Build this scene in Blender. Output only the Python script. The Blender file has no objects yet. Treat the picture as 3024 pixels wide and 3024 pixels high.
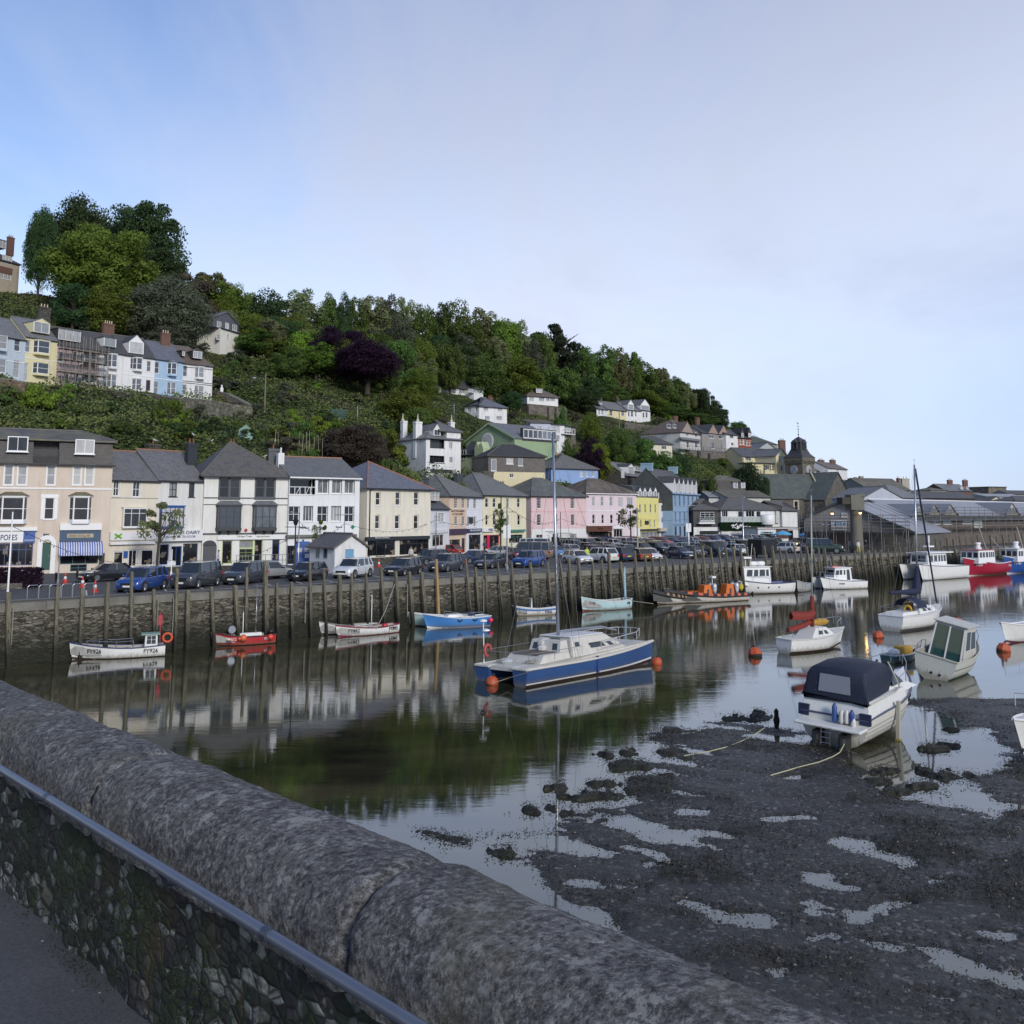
import bpy, math, random
import numpy as np
from mathutils import Vector, Matrix, noise as mnoise
from mathutils.bvhtree import BVHTree
R=math.radians; rnd=random.Random(7)
C=bpy.context.scene.collection
# ------------------------------------------------------------ camera (eye 8.9 m above the low-tide water)
F,CX,CY,EZ=2900.,1512.,1154.,8.9
PIT=math.atan(366/2900.); cPI,sPI=math.cos(PIT),math.sin(PIT)
cam=bpy.data.cameras.new('camera'); co=bpy.data.objects.new('camera',cam); C.objects.link(co)
co.location=(0,0,EZ); co.rotation_euler=(math.pi/2+PIT,0,0)
cam.sensor_width=36; cam.lens=36*F/3024; cam.shift_y=-(1512-CY)/3024; cam.clip_start=.05; cam.clip_end=6000
S=bpy.context.scene; S.camera=co
# ------------------------------------------------------------ sky, sun, exposure
w=bpy.data.worlds.new('World'); S.world=w; w.use_nodes=True; nt=w.node_tree; nt.nodes.clear()
N=nt.nodes.new; L=nt.links.new
SUN_EL,SUN_AZ=24,152
sky=N('ShaderNodeTexSky'); sky.sky_type='NISHITA'; sky.sun_disc=False; sky.sun_elevation=R(SUN_EL); sky.sun_rotation=R(SUN_AZ); sky.air_density=1.3; sky.dust_density=.15; sky.ozone_density=2.5
tc=N('ShaderNodeTexCoord'); sep=N('ShaderNodeSeparateXYZ'); L(tc.outputs['Generated'],sep.inputs[0])
def mth(op,a,b=None,c=None,clamp=False):
    n=N('ShaderNodeMath'); n.operation=op; n.use_clamp=clamp
    for i,x in enumerate((a,b,c)):
        if x is None: continue
        if isinstance(x,(int,float)): n.inputs[i].default_value=x
        else: L(x,n.inputs[i])
    return n.outputs[0]
# plane-projected cloud coordinates: thin high cloud sheets
den=mth('ADD',mth('MAXIMUM',sep.outputs[2],0.0),.16)
cx_=mth('DIVIDE',sep.outputs[0],den); cy_=mth('DIVIDE',sep.outputs[1],den)
cmb=N('ShaderNodeCombineXYZ'); L(cx_,cmb.inputs[0]); L(cy_,cmb.inputs[1])
def cnoise(sc,det,rough,loc,scl,rot=0,dist=0):
    mp=N('ShaderNodeMapping'); mp.inputs[1].default_value=loc; mp.inputs[3].default_value=scl; mp.inputs[2].default_value=(0,0,R(rot)); L(cmb.outputs[0],mp.inputs[0])
    n=N('ShaderNodeTexNoise'); n.inputs['Scale'].default_value=sc; n.inputs['Detail'].default_value=det; n.inputs['Roughness'].default_value=rough; n.inputs['Distortion'].default_value=dist
    L(mp.outputs[0],n.inputs['Vector']); return n.outputs[0]
n1=cnoise(.7,6,.6,(3.1,1.2,0),(1,.7,1),25,.6); n2=cnoise(1.6,7,.6,(1.,7.,0),(1,.3,1),-35,.8)
az=mth('DIVIDE',sep.outputs[0],mth('MAXIMUM',sep.outputs[1],.2))   # left negative, right positive
m=mth('ADD',mth('MULTIPLY',n1,1.3),mth('MULTIPLY',n2,1.0)); m=mth('ADD',m,mth('MULTIPLY',az,.42)); m=mth('SUBTRACT',m,mth('MULTIPLY',sep.outputs[2],1.0))
mr=N('ShaderNodeMapRange'); mr.interpolation_type='SMOOTHSTEP'; L(m,mr.inputs[0]); mr.inputs[1].default_value=.15; mr.inputs[2].default_value=1.1; mr.inputs[4].default_value=.93
# the cloud sheet thins out close to the right-hand horizon
lowr=N('ShaderNodeMapRange'); lowr.interpolation_type='SMOOTHSTEP'; L(mth('SUBTRACT',sep.outputs[2],mth('MULTIPLY',az,.12)),lowr.inputs[0]); lowr.inputs[1].default_value=-.03; lowr.inputs[2].default_value=.16; lowr.inputs[3].default_value=.75; lowr.inputs[4].default_value=1
fac=mth('MULTIPLY',mr.outputs[0],lowr.outputs[0])
# cloud radiance (before the 0.1 background strength): brighter low over the hill, greyer overhead
cr=N('ShaderNodeMapRange'); L(mth('ADD',sep.outputs[2],mth('ADD',mth('MULTIPLY',n1,.55),mth('MULTIPLY',n2,.35))),cr.inputs[0]); cr.inputs[1].default_value=.42; cr.inputs[2].default_value=1.08; cr.interpolation_type='SMOOTHSTEP'
mixc=N('ShaderNodeMix'); mixc.data_type='RGBA'; L(cr.outputs[0],mixc.inputs[0]); mixc.inputs[6].default_value=(5.7,6.2,7.4,1); mixc.inputs[7].default_value=(3.3,3.65,4.8,1)
tint=N('ShaderNodeMix'); tint.data_type='RGBA'; tint.blend_type='MULTIPLY'; tint.inputs[0].default_value=1; L(sky.outputs[0],tint.inputs[6]); tint.inputs[7].default_value=(.95,.92,1.1,1)
mx=N('ShaderNodeMix'); mx.data_type='RGBA'; L(fac,mx.inputs[0]); L(tint.outputs[2],mx.inputs[6]); L(mixc.outputs[2],mx.inputs[7])
dk=mth('MULTIPLY',mth('MULTIPLY',az,1.8,None,True),mth('SUBTRACT',1,mth('MULTIPLY',sep.outputs[2],3.0),None,True)); dm_=N('ShaderNodeMix'); dm_.data_type='RGBA'; dm_.blend_type='MULTIPLY'; L(dk,dm_.inputs[0]); L(mx.outputs[2],dm_.inputs[6]); dm_.inputs[7].default_value=(.62,.76,.95,1)
bg=N('ShaderNodeBackground'); bg.inputs[1].default_value=.1; L(dm_.outputs[2],bg.inputs[0]); ow=N('ShaderNodeOutputWorld'); L(bg.outputs[0],ow.inputs[0])
sl=bpy.data.lights.new('sun','SUN'); sl.energy=1.75; sl.angle=R(14); sl.color=(1,.95,.88); so=bpy.data.objects.new('sun',sl); C.objects.link(so)
so.rotation_euler=(R(90-SUN_EL),0,R(180-SUN_AZ)); so.location=(0,-50,60)
V=S.view_settings; V.view_transform='Standard'; V.look='None'; V.exposure=.62; V.gamma=1
# ------------------------------------------------------------ photograph geometry helpers
def ray(px,py):
    u=(px-CX)/F; v=(CY-py)/F; return Vector((u,cPI-v*sPI,sPI+v*cPI))
def P(px,py,Y):
    d=ray(px,py); return Vector((0,0,EZ))+d*(Y/d.y)
def Pz(px,py,z):
    d=ray(px,py); return Vector((0,0,EZ))+d*((z-EZ)/d.z)
def zat(q,py):           # height at which the vertical through q crosses picture row py
    v=(CY-py)/F; return EZ+q[1]*(sPI+v*cPI)/(cPI-v*sPI)
def proj(q):
    y=q[1]; z=q[2]-EZ; zc=y*cPI+z*sPI; return CX+F*q[0]/zc, CY-F*(-y*sPI+z*cPI)/zc
QZ=3.55
CR={'1':(0,1200,2.76),'2':(500,1200,2.76),'3':(1000,1200,2.76),'4':(1500,1200,2.76),'5':(2000,1200,2.76),'6':(2424,1300,3.22),
 'a':(0,550,2.76),'b':(600,750,2.76),'c':(1200,850,2.76),'d':(1700,900,2.76),'e':(1950,1180,4.83),'f':(2250,1200,4.83),'g':(2650,1350,5.166),
 'w':(0,1700,2.76),'x':(600,1700,3.22),'y':(1200,1600,2.415),'z':(1900,1600,3.22),'r':(2424,1600,3.22),'s':(2024,2000,1.932),'t':(1000,2000,1.8867),'u':(0,2000,1.8867),'v':(2200,1850,2.76),'n':(0,0,1)}
def K(k,x,y): a,b,c=CR[k]; return a+x/c,b+y/c
# ------------------------------------------------------------ tagging
def tag(o,label=None,cat=None,group=None,kind=None):
    if label: o['label']=label
    if cat: o['category']=cat
    if group: o['group']=group
    if kind: o['kind']=kind
    return o
def empty(name,loc=(0,0,0),rz=0,rot=None,parent=None):
    o=bpy.data.objects.new(name,None); C.objects.link(o); o.location=loc; o.rotation_euler=rot if rot else (0,0,rz); o.empty_display_size=.3
    if parent: o.parent=parent
    return o
def copytree(o,parent=None):
    c=o.copy(); C.objects.link(c); c.parent=parent
    for ch in o.children: copytree(ch,c)
    return c
ORD='first second third fourth fifth sixth seventh eighth ninth tenth eleventh twelfth thirteenth fourteenth fifteenth sixteenth seventeenth eighteenth nineteenth'.split()
TENS='twentieth thirtieth fortieth fiftieth sixtieth seventieth eightieth ninetieth'.split(); TN='twenty thirty forty fifty sixty seventy eighty ninety'.split()
def ordn(i):             # i from 0
    n=i+1
    if n<20: return ORD[n-1]
    if n>=100: return 'hundred and '+ordn(n-101) if n>100 else 'hundredth'
    return TENS[n//10-2] if n%10==0 else TN[n//10-2]+'-'+ORD[n%10-1]
# ------------------------------------------------------------ mesh builder
class MB:
    def __init__(s): s.v=[]; s.f=[]; s.mi=[]; s.cm=0
    def add(s,vs,fs):
        n=len(s.v); s.v+=[tuple(p) for p in vs]; s.f+=[tuple(i+n for i in f) for f in fs]; s.mi+=[s.cm]*len(fs); return s
    def poly(s,*pts): return s.add(pts,[tuple(range(len(pts)))])
    def box(s,x0,y0,z0,x1,y1,z1):
        if x0>x1:x0,x1=x1,x0
        if y0>y1:y0,y1=y1,y0
        if z0>z1:z0,z1=z1,z0
        return s.add([(x0,y0,z0),(x1,y0,z0),(x1,y1,z0),(x0,y1,z0),(x0,y0,z1),(x1,y0,z1),(x1,y1,z1),(x0,y1,z1)],[(0,3,2,1),(4,5,6,7),(0,1,5,4),(1,2,6,5),(2,3,7,6),(3,0,4,7)])
    def prism(s,pts,f,t0,t1):      # pts 2-D outline; f maps (a,b,t) to a point
        n=len(pts); return s.add([f(a,b,t0) for a,b in pts]+[f(a,b,t1) for a,b in pts],[tuple(range(n-1,-1,-1)),tuple(range(n,2*n))]+[(i,(i+1)%n,n+(i+1)%n,n+i) for i in range(n)])
    def slab(s,pts,t=.14):          # polygon with a thickness downwards
        n=len(pts); return s.add([tuple(p) for p in pts]+[(p[0],p[1],p[2]-t) for p in pts],[tuple(range(n)),tuple(range(2*n-1,n-1,-1))]+[(i,n+i,n+(i+1)%n,(i+1)%n) for i in range(n)])
    def tube(s,pts,r,n=6,cap=True):
        pts=[Vector(p) for p in pts]; m=len(pts); rs=r if isinstance(r,(list,tuple)) else [r]*m; vs=[];fs=[]; up=None
        for i,p in enumerate(pts):
            d=(pts[min(i+1,m-1)]-pts[max(i-1,0)]).normalized()
            a=d.cross(Vector((0,0,1))) if abs(d.z)<.95 else d.cross(Vector((1,0,0)))
            a.normalize()
            if up is not None and a.dot(up)<0: a=-a
            up=a; b=d.cross(a)
            for k in range(n):
                t=2*math.pi*(k+.5)/n; vs.append(p+(a*math.cos(t)+b*math.sin(t))*rs[i])
        for i in range(m-1):
            for k in range(n): fs.append((i*n+k,i*n+(k+1)%n,(i+1)*n+(k+1)%n,(i+1)*n+k))
        if cap: fs+= [tuple(range(n-1,-1,-1)),tuple((m-1)*n+k for k in range(n))]
        return s.add(vs,fs)
    def bar(s,a,b,w,h=None):
        h=h or w; return s.tube([a,b],[w*.7071,w*.7071],4)
    def lathe(s,prof,c=(0,0,0),n=12,axis='z'):
        vs=[];fs=[];m=len(prof)
        for r,h in prof:
            for k in range(n):
                t=2*math.pi*k/n; a,b=r*math.cos(t),r*math.sin(t)
                vs.append((c[0]+a,c[1]+b,c[2]+h) if axis=='z' else ((c[0]+a,c[1]+h,c[2]+b) if axis=='y' else (c[0]+h,c[1]+a,c[2]+b)))
        for i in range(m-1):
            for k in range(n): fs.append((i*n+k,i*n+(k+1)%n,(i+1)*n+(k+1)%n,(i+1)*n+k))
        fs+=[tuple(range(n-1,-1,-1)),tuple((m-1)*n+k for k in range(n))]
        return s.add(vs,fs)
    def ball(s,c,r,n=10,m=6,sz=1):
        prof=[(max(.001,r*math.sin(math.pi*i/m)),-r*sz*math.cos(math.pi*i/m)) for i in range(m+1)]; return s.lathe(prof,c,n)
    def loft(s,rings,closed=False,caps=False):
        n=len(rings[0]); vs=[p for r in rings for p in r]; fs=[]
        for i in range(len(rings)-1):
            for k in range(n if closed else n-1): fs.append((i*n+k,i*n+(k+1)%n,(i+1)*n+(k+1)%n,(i+1)*n+k))
        if caps: fs+=[tuple(range(n-1,-1,-1)),tuple((len(rings)-1)*n+k for k in range(n))]
        return s.add(vs,fs)
    def build(s,name,mats,parent=None,smooth=False,bevel=0,uv=True,M=None):
        me=bpy.data.meshes.new(name)
        vs=s.v if M is None else [tuple(M@Vector(p)) for p in s.v]
        me.from_pydata(vs,[],s.f); me.update()
        for q in (mats if isinstance(mats,(list,tuple)) else [mats]): me.materials.append(q)
        if any(s.mi): me.polygons.foreach_set('material_index',s.mi)
        if smooth:
            me.polygons.foreach_set('use_smooth',[True]*len(me.polygons))
            if smooth!=2:
                try: me.set_sharp_from_angle(angle=R(38))
                except Exception: pass
        if uv: boxuv(me)
        o=bpy.data.objects.new(name,me); C.objects.link(o)
        if parent: o.parent=parent
        if bevel:
            b=o.modifiers.new('b','BEVEL'); b.width=bevel; b.segments=2; b.limit_method='ANGLE'; b.angle_limit=R(40)
        return o
def boxuv(me):
    nl=len(me.loops)
    if not nl: return
    co_=np.empty(len(me.vertices)*3,np.float32); me.vertices.foreach_get('co',co_); co_=co_.reshape(-1,3)
    vi=np.empty(nl,np.int32); me.loops.foreach_get('vertex_index',vi)
    nrm=np.empty(len(me.polygons)*3,np.float32); me.polygons.foreach_get('normal',nrm); nrm=nrm.reshape(-1,3)
    lt=np.empty(len(me.polygons),np.int32); me.polygons.foreach_get('loop_total',lt)
    n=np.repeat(nrm,lt,0); t=np.stack([-n[:,1],n[:,0],np.zeros(len(n))],1); ln=np.linalg.norm(t,axis=1)
    flat=ln<.08; t[flat]=(1,0,0); ln[flat]=1; t/=ln[:,None]; b=np.cross(n,t); p=co_[vi]
    uv=np.stack([(p*t).sum(1),(p*b).sum(1)],1).astype(np.float32)
    l=me.uv_layers.new(name='uv'); l.data.foreach_set('uv',uv.ravel())
def npmesh(name,v,f,mat,parent=None,smooth=False,uv=False):
    me=bpy.data.meshes.new(name); nf,k=f.shape
    me.vertices.add(len(v)); me.vertices.foreach_set('co',np.asarray(v,np.float32).ravel())
    me.loops.add(nf*k); me.loops.foreach_set('vertex_index',np.asarray(f,np.int32).ravel())
    me.polygons.add(nf); me.polygons.foreach_set('loop_start',np.arange(0,nf*k,k,dtype=np.int32)); me.update(calc_edges=True); me.validate()
    if smooth: me.polygons.foreach_set('use_smooth',np.ones(nf,bool))
    me.materials.append(mat)
    if uv: boxuv(me)
    o=bpy.data.objects.new(name,me); C.objects.link(o)
    if parent: o.parent=parent
    return o
# ------------------------------------------------------------ materials
MATS={}
class NT:
    def __init__(s,name):
        s.m=bpy.data.materials.new(name); s.m.use_nodes=True; s.t=s.m.node_tree; s.b=s.t.nodes['Principled BSDF']
    def n(s,ty,**kw):
        x=s.t.nodes.new(ty)
        for k,v in kw.items():
            if k.startswith('i_'):
                x.inputs[k[2:].replace('_',' ')].default_value=v
            else: setattr(x,k,v)
        return x
    def l(s,a,b): s.t.links.new(a,b)
    def coord(s,kind='Object',scale=(1,1,1),rot=(0,0,0),loc=(0,0,0)):
        c=s.n('ShaderNodeTexCoord') if kind!='World' else s.n('ShaderNodeNewGeometry')
        mp=s.n('ShaderNodeMapping'); mp.inputs[3].default_value=scale; mp.inputs[2].default_value=rot; mp.inputs[1].default_value=loc
        s.l(c.outputs['Position' if kind=='World' else kind],mp.inputs[0]); return mp.outputs[0]
    def noise(s,vec,sc,det=4,ro=.55,di=0):
        x=s.n('ShaderNodeTexNoise'); x.inputs['Scale'].default_value=sc; x.inputs['Detail'].default_value=det; x.inputs['Roughness'].default_value=ro; x.inputs['Distortion'].default_value=di
        s.l(vec,x.inputs['Vector']); return x.outputs[0]
    def ramp(s,fac,stops,interp='LINEAR'):
        x=s.n('ShaderNodeValToRGB'); x.color_ramp.interpolation=interp; e=x.color_ramp.elements
        while len(e)<len(stops): e.new(.5)
        for q,(p,c) in zip(e,stops): q.position=p; q.color=(*c,1) if not isinstance(c,(int,float)) else (c,c,c,1)
        s.l(fac,x.inputs[0]); return x.outputs[0]
    def mix(s,fac,a,b,mode='MIX'):
        x=s.n('ShaderNodeMix',data_type='RGBA',blend_type=mode)
        for i,q in ((0,fac),(6,a),(7,b)):
            if isinstance(q,(int,float)): x.inputs[i].default_value=q
            elif isinstance(q,tuple): x.inputs[i].default_value=(*q,1)
            else: s.l(q,x.inputs[i])
        return x.outputs[2]
    def math(s,op,a,b=None,clamp=False):
        x=s.n('ShaderNodeMath',operation=op,use_clamp=clamp)
        for i,q in enumerate((a,b)):
            if q is None: continue
            if isinstance(q,(int,float)): x.inputs[i].default_value=q
            else: s.l(q,x.inputs[i])
        return x.outputs[0]
    def bump(s,h,st,dist=.1):
        x=s.n('ShaderNodeBump'); x.inputs['Strength'].default_value=st; x.inputs['Distance'].default_value=dist; s.l(h,x.inputs['Height']); s.l(x.outputs[0],s.b.inputs['Normal'])
    def done(s,col=None,rough=None,metal=None,spec=None):
        for k,v in (('Base Color',col),('Roughness',rough),('Metallic',metal),('Specular IOR Level',spec)):
            if v is None: continue
            if isinstance(v,tuple): s.b.inputs[k].default_value=(*v,1)
            elif isinstance(v,(int,float)): s.b.inputs[k].default_value=v
            else: s.l(v,s.b.inputs[k])
        return s.m
def sc3(c,k): return tuple(x*k for x in c)
def paint(c,rough=.35,metal=0,var=.12,spec=.5):       # painted / moulded things
    k=('p',c,rough,metal,var)
    if k in MATS: return MATS[k]
    t=NT('paint'); v=t.coord('Object'); n=t.noise(v,3.5,5,.6)
    m=t.done(t.mix(t.ramp(n,[(.3,0),(.75,1)]),sc3(c,1-var),c),rough,metal,spec); MATS[k]=m; return m
def render_(c,dirt=.28):                                # painted masonry with weather streaks
    k=('r',c,dirt)
    if k in MATS: return MATS[k]
    t=NT('painted_render'); v=t.coord('Object',(1.6,1.6,.22)); s_=t.noise(v,1.3,6,.65); v2=t.coord('Object'); b_=t.noise(v2,.35,5,.6); f=t.noise(v2,14,3,.6)
    col=t.mix(t.ramp(s_,[(.47,0),(.78,1)]),c,sc3((c[0]*.92,c[1]*.93,c[2]*.88),1-dirt)); col=t.mix(t.ramp(b_,[(.4,0),(.75,.5)]),col,sc3((c[0]*.95,c[1]*.98,c[2]*.94),.82))
    t.bump(f,.15,.02); m=t.done(col,.85,None,.25); MATS[k]=m; return m
def slate(c=(.11,.115,.125),lich=.45,lc=(.17,.165,.11),key=0):
    k=('s',c,lich,lc,key)
    if k in MATS: return MATS[k]
    t=NT('slate_roof'); v=t.coord('UV'); br=t.n('ShaderNodeTexBrick'); t.l(v,br.inputs['Vector'])
    br.inputs['Color1'].default_value=(*sc3(c,1.3),1); br.inputs['Color2'].default_value=(*sc3(c,.78),1); br.inputs['Mortar'].default_value=(*sc3(c,.45),1)
    br.inputs['Scale'].default_value=1; br.inputs['Brick Width'].default_value=.34; br.inputs['Row Height'].default_value=.24; br.inputs['Mortar Size'].default_value=.014; br.inputs['Bias'].default_value=0
    o=t.coord('Object'); n=t.noise(o,.7,8,.75); n2=t.noise(t.coord('UV',(3,.35,1)),1.2,5,.6); n3=t.noise(o,4,5,.75)
    col=t.mix(t.ramp(n2,[(.35,0),(.75,.7)]),br.outputs[0],sc3(c,.7)); col=t.mix(t.ramp(n,[(.42,0),(.62,lich)]),col,lc); col=t.mix(t.ramp(n3,[(.54,0),(.7,.55)]),col,sc3(c,2.1))
    t.bump(br.outputs[1],.3,.02); m=t.done(col,.55,None,.4); MATS[k]=m; return m
def stone(c1=(.2,.18,.15),c2=(.07,.065,.055),mort=(.05,.048,.04),sx=2.2,sy=5,key=0,moss=0,tide=False,flip=False):
    k=('st',c1,c2,sx,sy,key,moss,tide)
    if k in MATS: return MATS[k]
    t=NT('rubble_stone'); v0=t.coord('UV',(sx,sy,1)); w_=t.n('ShaderNodeTexNoise'); w_.inputs['Scale'].default_value=1.1; w_.inputs['Detail'].default_value=3; t.l(v0,w_.inputs['Vector'])
    v=t.mix(.16,v0,w_.outputs[1],'ADD')
    vo=t.n('ShaderNodeTexVoronoi',feature='F1'); vo.inputs['Scale'].default_value=1; t.l(v,vo.inputs['Vector']); ve=t.n('ShaderNodeTexVoronoi',feature='DISTANCE_TO_EDGE'); ve.inputs['Scale'].default_value=1; t.l(v,ve.inputs['Vector'])
    sep_=t.n('ShaderNodeSeparateColor'); t.l(vo.outputs['Color'],sep_.inputs[0])
    col=t.ramp(sep_.outputs[0],[(0,c2),(.55,tuple((a+b)/2 for a,b in zip(c1,c2))),(1,c1)]); fn=t.noise(t.coord('UV'),7,5,.65); col=t.mix(t.ramp(fn,[(.3,.35),(.7,0)]),col,sc3(c2,.6))
    edge=t.ramp(ve.outputs[0],[(0,1),(.09,0)]); col=t.mix(edge,col,mort)
    if moss:
        mn=t.noise(t.coord('UV'),.8,5,.65); col=t.mix(t.ramp(mn,[(.5,0),(.66,moss)]),col,(.045,.06,.02))
    if tide:
        g=t.coord('World'); sx_=t.n('ShaderNodeSeparateXYZ'); t.l(g,sx_.inputs[0]); nn=t.noise(t.coord('World'),.6,5,.7)
        z=t.math('ADD',sx_.outputs[2],t.math('MULTIPLY',t.math('SUBTRACT',nn,.5),2.2)); col=t.mix(t.ramp(t.math('DIVIDE',z,4.),[(.2,.92),(.58,0)]),col,(.014,.016,.01))
        col=t.mix(t.ramp(t.math('DIVIDE',z,4.),[(.7,0),(.92,.5)]),col,(.14,.13,.1))
    t.bump(t.math('SUBTRACT',t.ramp(ve.outputs[0],[(0,0),(.12,1)]),t.math('MULTIPLY',fn,-.4)),.6,.06)
    m=t.done(col,.85,None,.3); MATS[k]=m; return m
def plain(c,rough=.7,metal=0,spec=.4,emit=0):
    k=('q',c,rough,metal,emit)
    if k in MATS: return MATS[k]
    t=NT('plain'); n=t.noise(t.coord('Object'),6,3,.5); m=t.done(t.mix(n,sc3(c,.88),c),rough,metal,spec)
    if emit: t.b.inputs['Emission Color'].default_value=(*c,1); t.b.inputs['Emission Strength'].default_value=emit
    MATS[k]=m; return m
def glassm(kind):          # window glass; 'd' dark room, 'n' net curtain, 'b' blind
    k=('g',kind)
    if k in MATS: return MATS[k]
    t=NT('window_glass'); oi=t.n('ShaderNodeObjectInfo'); n=t.noise(t.coord('Object',(1.5,1.5,.7)),1.7,3,.5)
    base={'d':((.008,.01,.014),(.035,.036,.038)),'n':((.22,.23,.24),(.42,.42,.41)),'b':((.05,.055,.06),(.3,.3,.3)),'s':((.015,.015,.018),(.22,.17,.13)),'w':((.05,.06,.075),(.16,.18,.2))}[kind]
    if kind=='s':
        vo=t.n('ShaderNodeTexVoronoi',distance='CHEBYCHEV'); vo.inputs['Scale'].default_value=2.6; t.l(t.coord('Object',(1,1,.8)),vo.inputs['Vector']); col=t.mix(t.ramp(vo.outputs[1],[(.5,0),(.8,1)],'CONSTANT') ,base[0],base[1]); col=t.mix(.25,col,vo.outputs['Color'],'MULTIPLY')
    else:
        f=t.math('ADD',t.math('MULTIPLY',oi.outputs['Random'],.8),t.math('MULTIPLY',n,.5)); col=t.mix(t.ramp(f,[(.55,0),(.95,1)]),base[0],base[1])
    m=t.done(col,.06,None,.6); MATS[k]=m; return m
def carpaint(c):
    k=('cp',c)
    if k in MATS: return MATS[k]
    t=NT('car_paint'); t.b.inputs['Coat Weight'].default_value=1; t.b.inputs['Coat Roughness'].default_value=.05
    n=t.noise(t.coord('Object'),2,5,.6); m=t.done(t.mix(n,sc3(c,.8),c),.38,.25,.5); MATS[k]=m; return m
WHITE=(.66,.66,.66)
M_frame=paint((.7,.7,.7),.45,0,.06); M_dark=plain((.02,.021,.024),.5); M_metal=plain((.45,.46,.48),.3,.9); M_rubber=plain((.014,.014,.015),.75); M_rope=plain((.33,.31,.25),.9)
M_grey=plain((.2,.21,.22),.5); M_black=plain((.012,.012,.014),.45); M_orange=paint((.5,.1,.03),.55,0,.3); M_red=paint((.42,.02,.025),.45)
def lettering(txt,h,mat,parent,mtx,name='lettering',depth=.02,shear=0,sx=1,align='CENTER'):
    cu=bpy.data.curves.new(name,'FONT'); cu.body=txt; cu.size=h*1.42; cu.extrude=depth; cu.align_x=align; cu.align_y='CENTER'; cu.shear=shear; cu.resolution_u=2
    cu.offset=h*.012
    o=bpy.data.objects.new(name,cu); C.objects.link(o); bpy.context.view_layer.update()
    me=bpy.data.meshes.new_from_object(o); bpy.data.objects.remove(o); bpy.data.curves.remove(cu)
    me.transform(mtx@Matrix.Diagonal((sx,1,1,1))); me.materials.clear(); me.materials.append(mat); me.name=name
    q=bpy.data.objects.new(name,me); C.objects.link(q); q.parent=parent; return q
FRONT=Matrix.Rotation(math.pi/2,4,'X')      # text facing -y
def T(x,y,z): return Matrix.Translation((x,y,z))
# ------------------------------------------------------------ terrain
COLS=[-900,-200,0,150,300,450,600,750,900,1050,1200,1350,1500,1650,1800,1950,2050,2150,2300,2600,3000,4200]
def tab(*kv):
    xs=[a for a,_ in kv]
    return lambda x: tuple(float(np.interp(x,xs,[b[i] for _,b in kv])) for i in range(len(kv[0][1])))
r_foot=tab((-900,(70,)),(0,(100,)),(320,(108,)),(700,(118,)),(1060,(128,)),(1300,(146,)),(1560,(165,)),(1800,(200,)),(2050,(225,)),(2300,(245,)),(3000,(300,)),(4200,(380,)))
rows=[lambda x:(r_foot(x)[0],3.3)]
def rz(f): return lambda x:(lambda y,Y:(Y,P(x,y,Y).z))(*f(x))
rows.append(rz(tab((-900,(1330,95)),(0,(1275,117)),(300,(1280,121)),(600,(1310,125)),(900,(1345,136)),(1100,(1400,142)),(1200,(1430,150)),(1400,(1440,160)),(1600,(1440,180)),(1900,(1440,215)),(2050,(1440,235)),(2300,(1465,262)),(2600,(1497,310)),(3000,(1500,330)),(4200,(1505,400)))))
rows.append(rz(tab((-900,(1100,118)),(0,(1130,143)),(300,(1152,157)),(600,(1185,171)),(700,(1225,172)),(900,(1260,170)),(1100,(1340,168)),(1200,(1398,178)),(1300,(1396,191)),(1400,(1392,207)),(1600,(1400,207)),(1900,(1370,232)),(2050,(1375,248)),(2300,(1430,272)),(2600,(1480,330)),(3000,(1492,360)),(4200,(1500,430)))))
rows.append(rz(tab((-900,(1080,135)),(0,(1104,158)),(300,(1126,172)),(600,(1150,186)),(900,(1185,188)),(1100,(1240,188)),(1200,(1240,199)),(1300,(1238,209)),(1400,(1236,220)),(1600,(1250,236)),(1750,(1265,262)),(1900,(1268,275)),(2050,(1300,268)),(2300,(1380,285)),(2600,(1462,345)),(3000,(1482,400)),(4200,(1495,480)))))
rows.append(rz(tab((-900,(850,180)),(0,(930,192)),(300,(968,200)),(600,(1045,212)),(900,(1115,218)),(1200,(1140,235)),(1500,(1145,262)),(1800,(1196,305)),(2050,(1262,315)),(2150,(1290,318)),(2300,(1345,318)),(2600,(1452,370)),(3000,(1475,440)),(4200,(1490,540)))))
rows.append(rz(tab((-900,(780,205)),(0,(862,216)),(300,(880,220)),(450,(915,230)),(600,(965,243)),(900,(1030,255)),(1200,(1050,270)),(1500,(1085,290)),(1800,(1138,330)),(1950,(1180,340)),(2050,(1222,350)),(2150,(1260,352)),(2300,(1342,350)),(2600,(1450,400)),(3000,(1473,470)),(4200,(1488,600)))))
base5=rows[-1]
rows.append(lambda x:(base5(x)[0]+60,max(3,base5(x)[1]-9))); rows.append(lambda x:(base5(x)[0]+260,max(1,base5(x)[1]-45)))
SX=160; SR=14
ctrl=np.array([[r(x) for x in np.interp(np.linspace(0,len(COLS)-1,SX),range(len(COLS)),COLS)] for r in rows])   # rows x SX x (Y,z)
xs=np.interp(np.linspace(0,len(COLS)-1,SX),range(len(COLS)),COLS)
tv=[];
for i in range(len(rows)-1):
    for k in range(SR):
        t=k/SR
        for j in range(SX):
            Y=ctrl[i,j,0]*(1-t)+ctrl[i+1,j,0]*t; z=ctrl[i,j,1]*(1-t)+ctrl[i+1,j,1]*t
            X=(xs[j]-CX)/F*Y
            z+= (mnoise.noise((X*.06,Y*.06,0))*1.2+mnoise.noise((X*.2,Y*.2,5))*.5)*(0 if i==0 and k==0 else min(1,(i*SR+k)/6))
            tv.append((X,Y,z))
for j in range(SX): tv.append(((xs[j]-CX)/F*ctrl[-1,j,0],ctrl[-1,j,0],ctrl[-1,j,1]))
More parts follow.
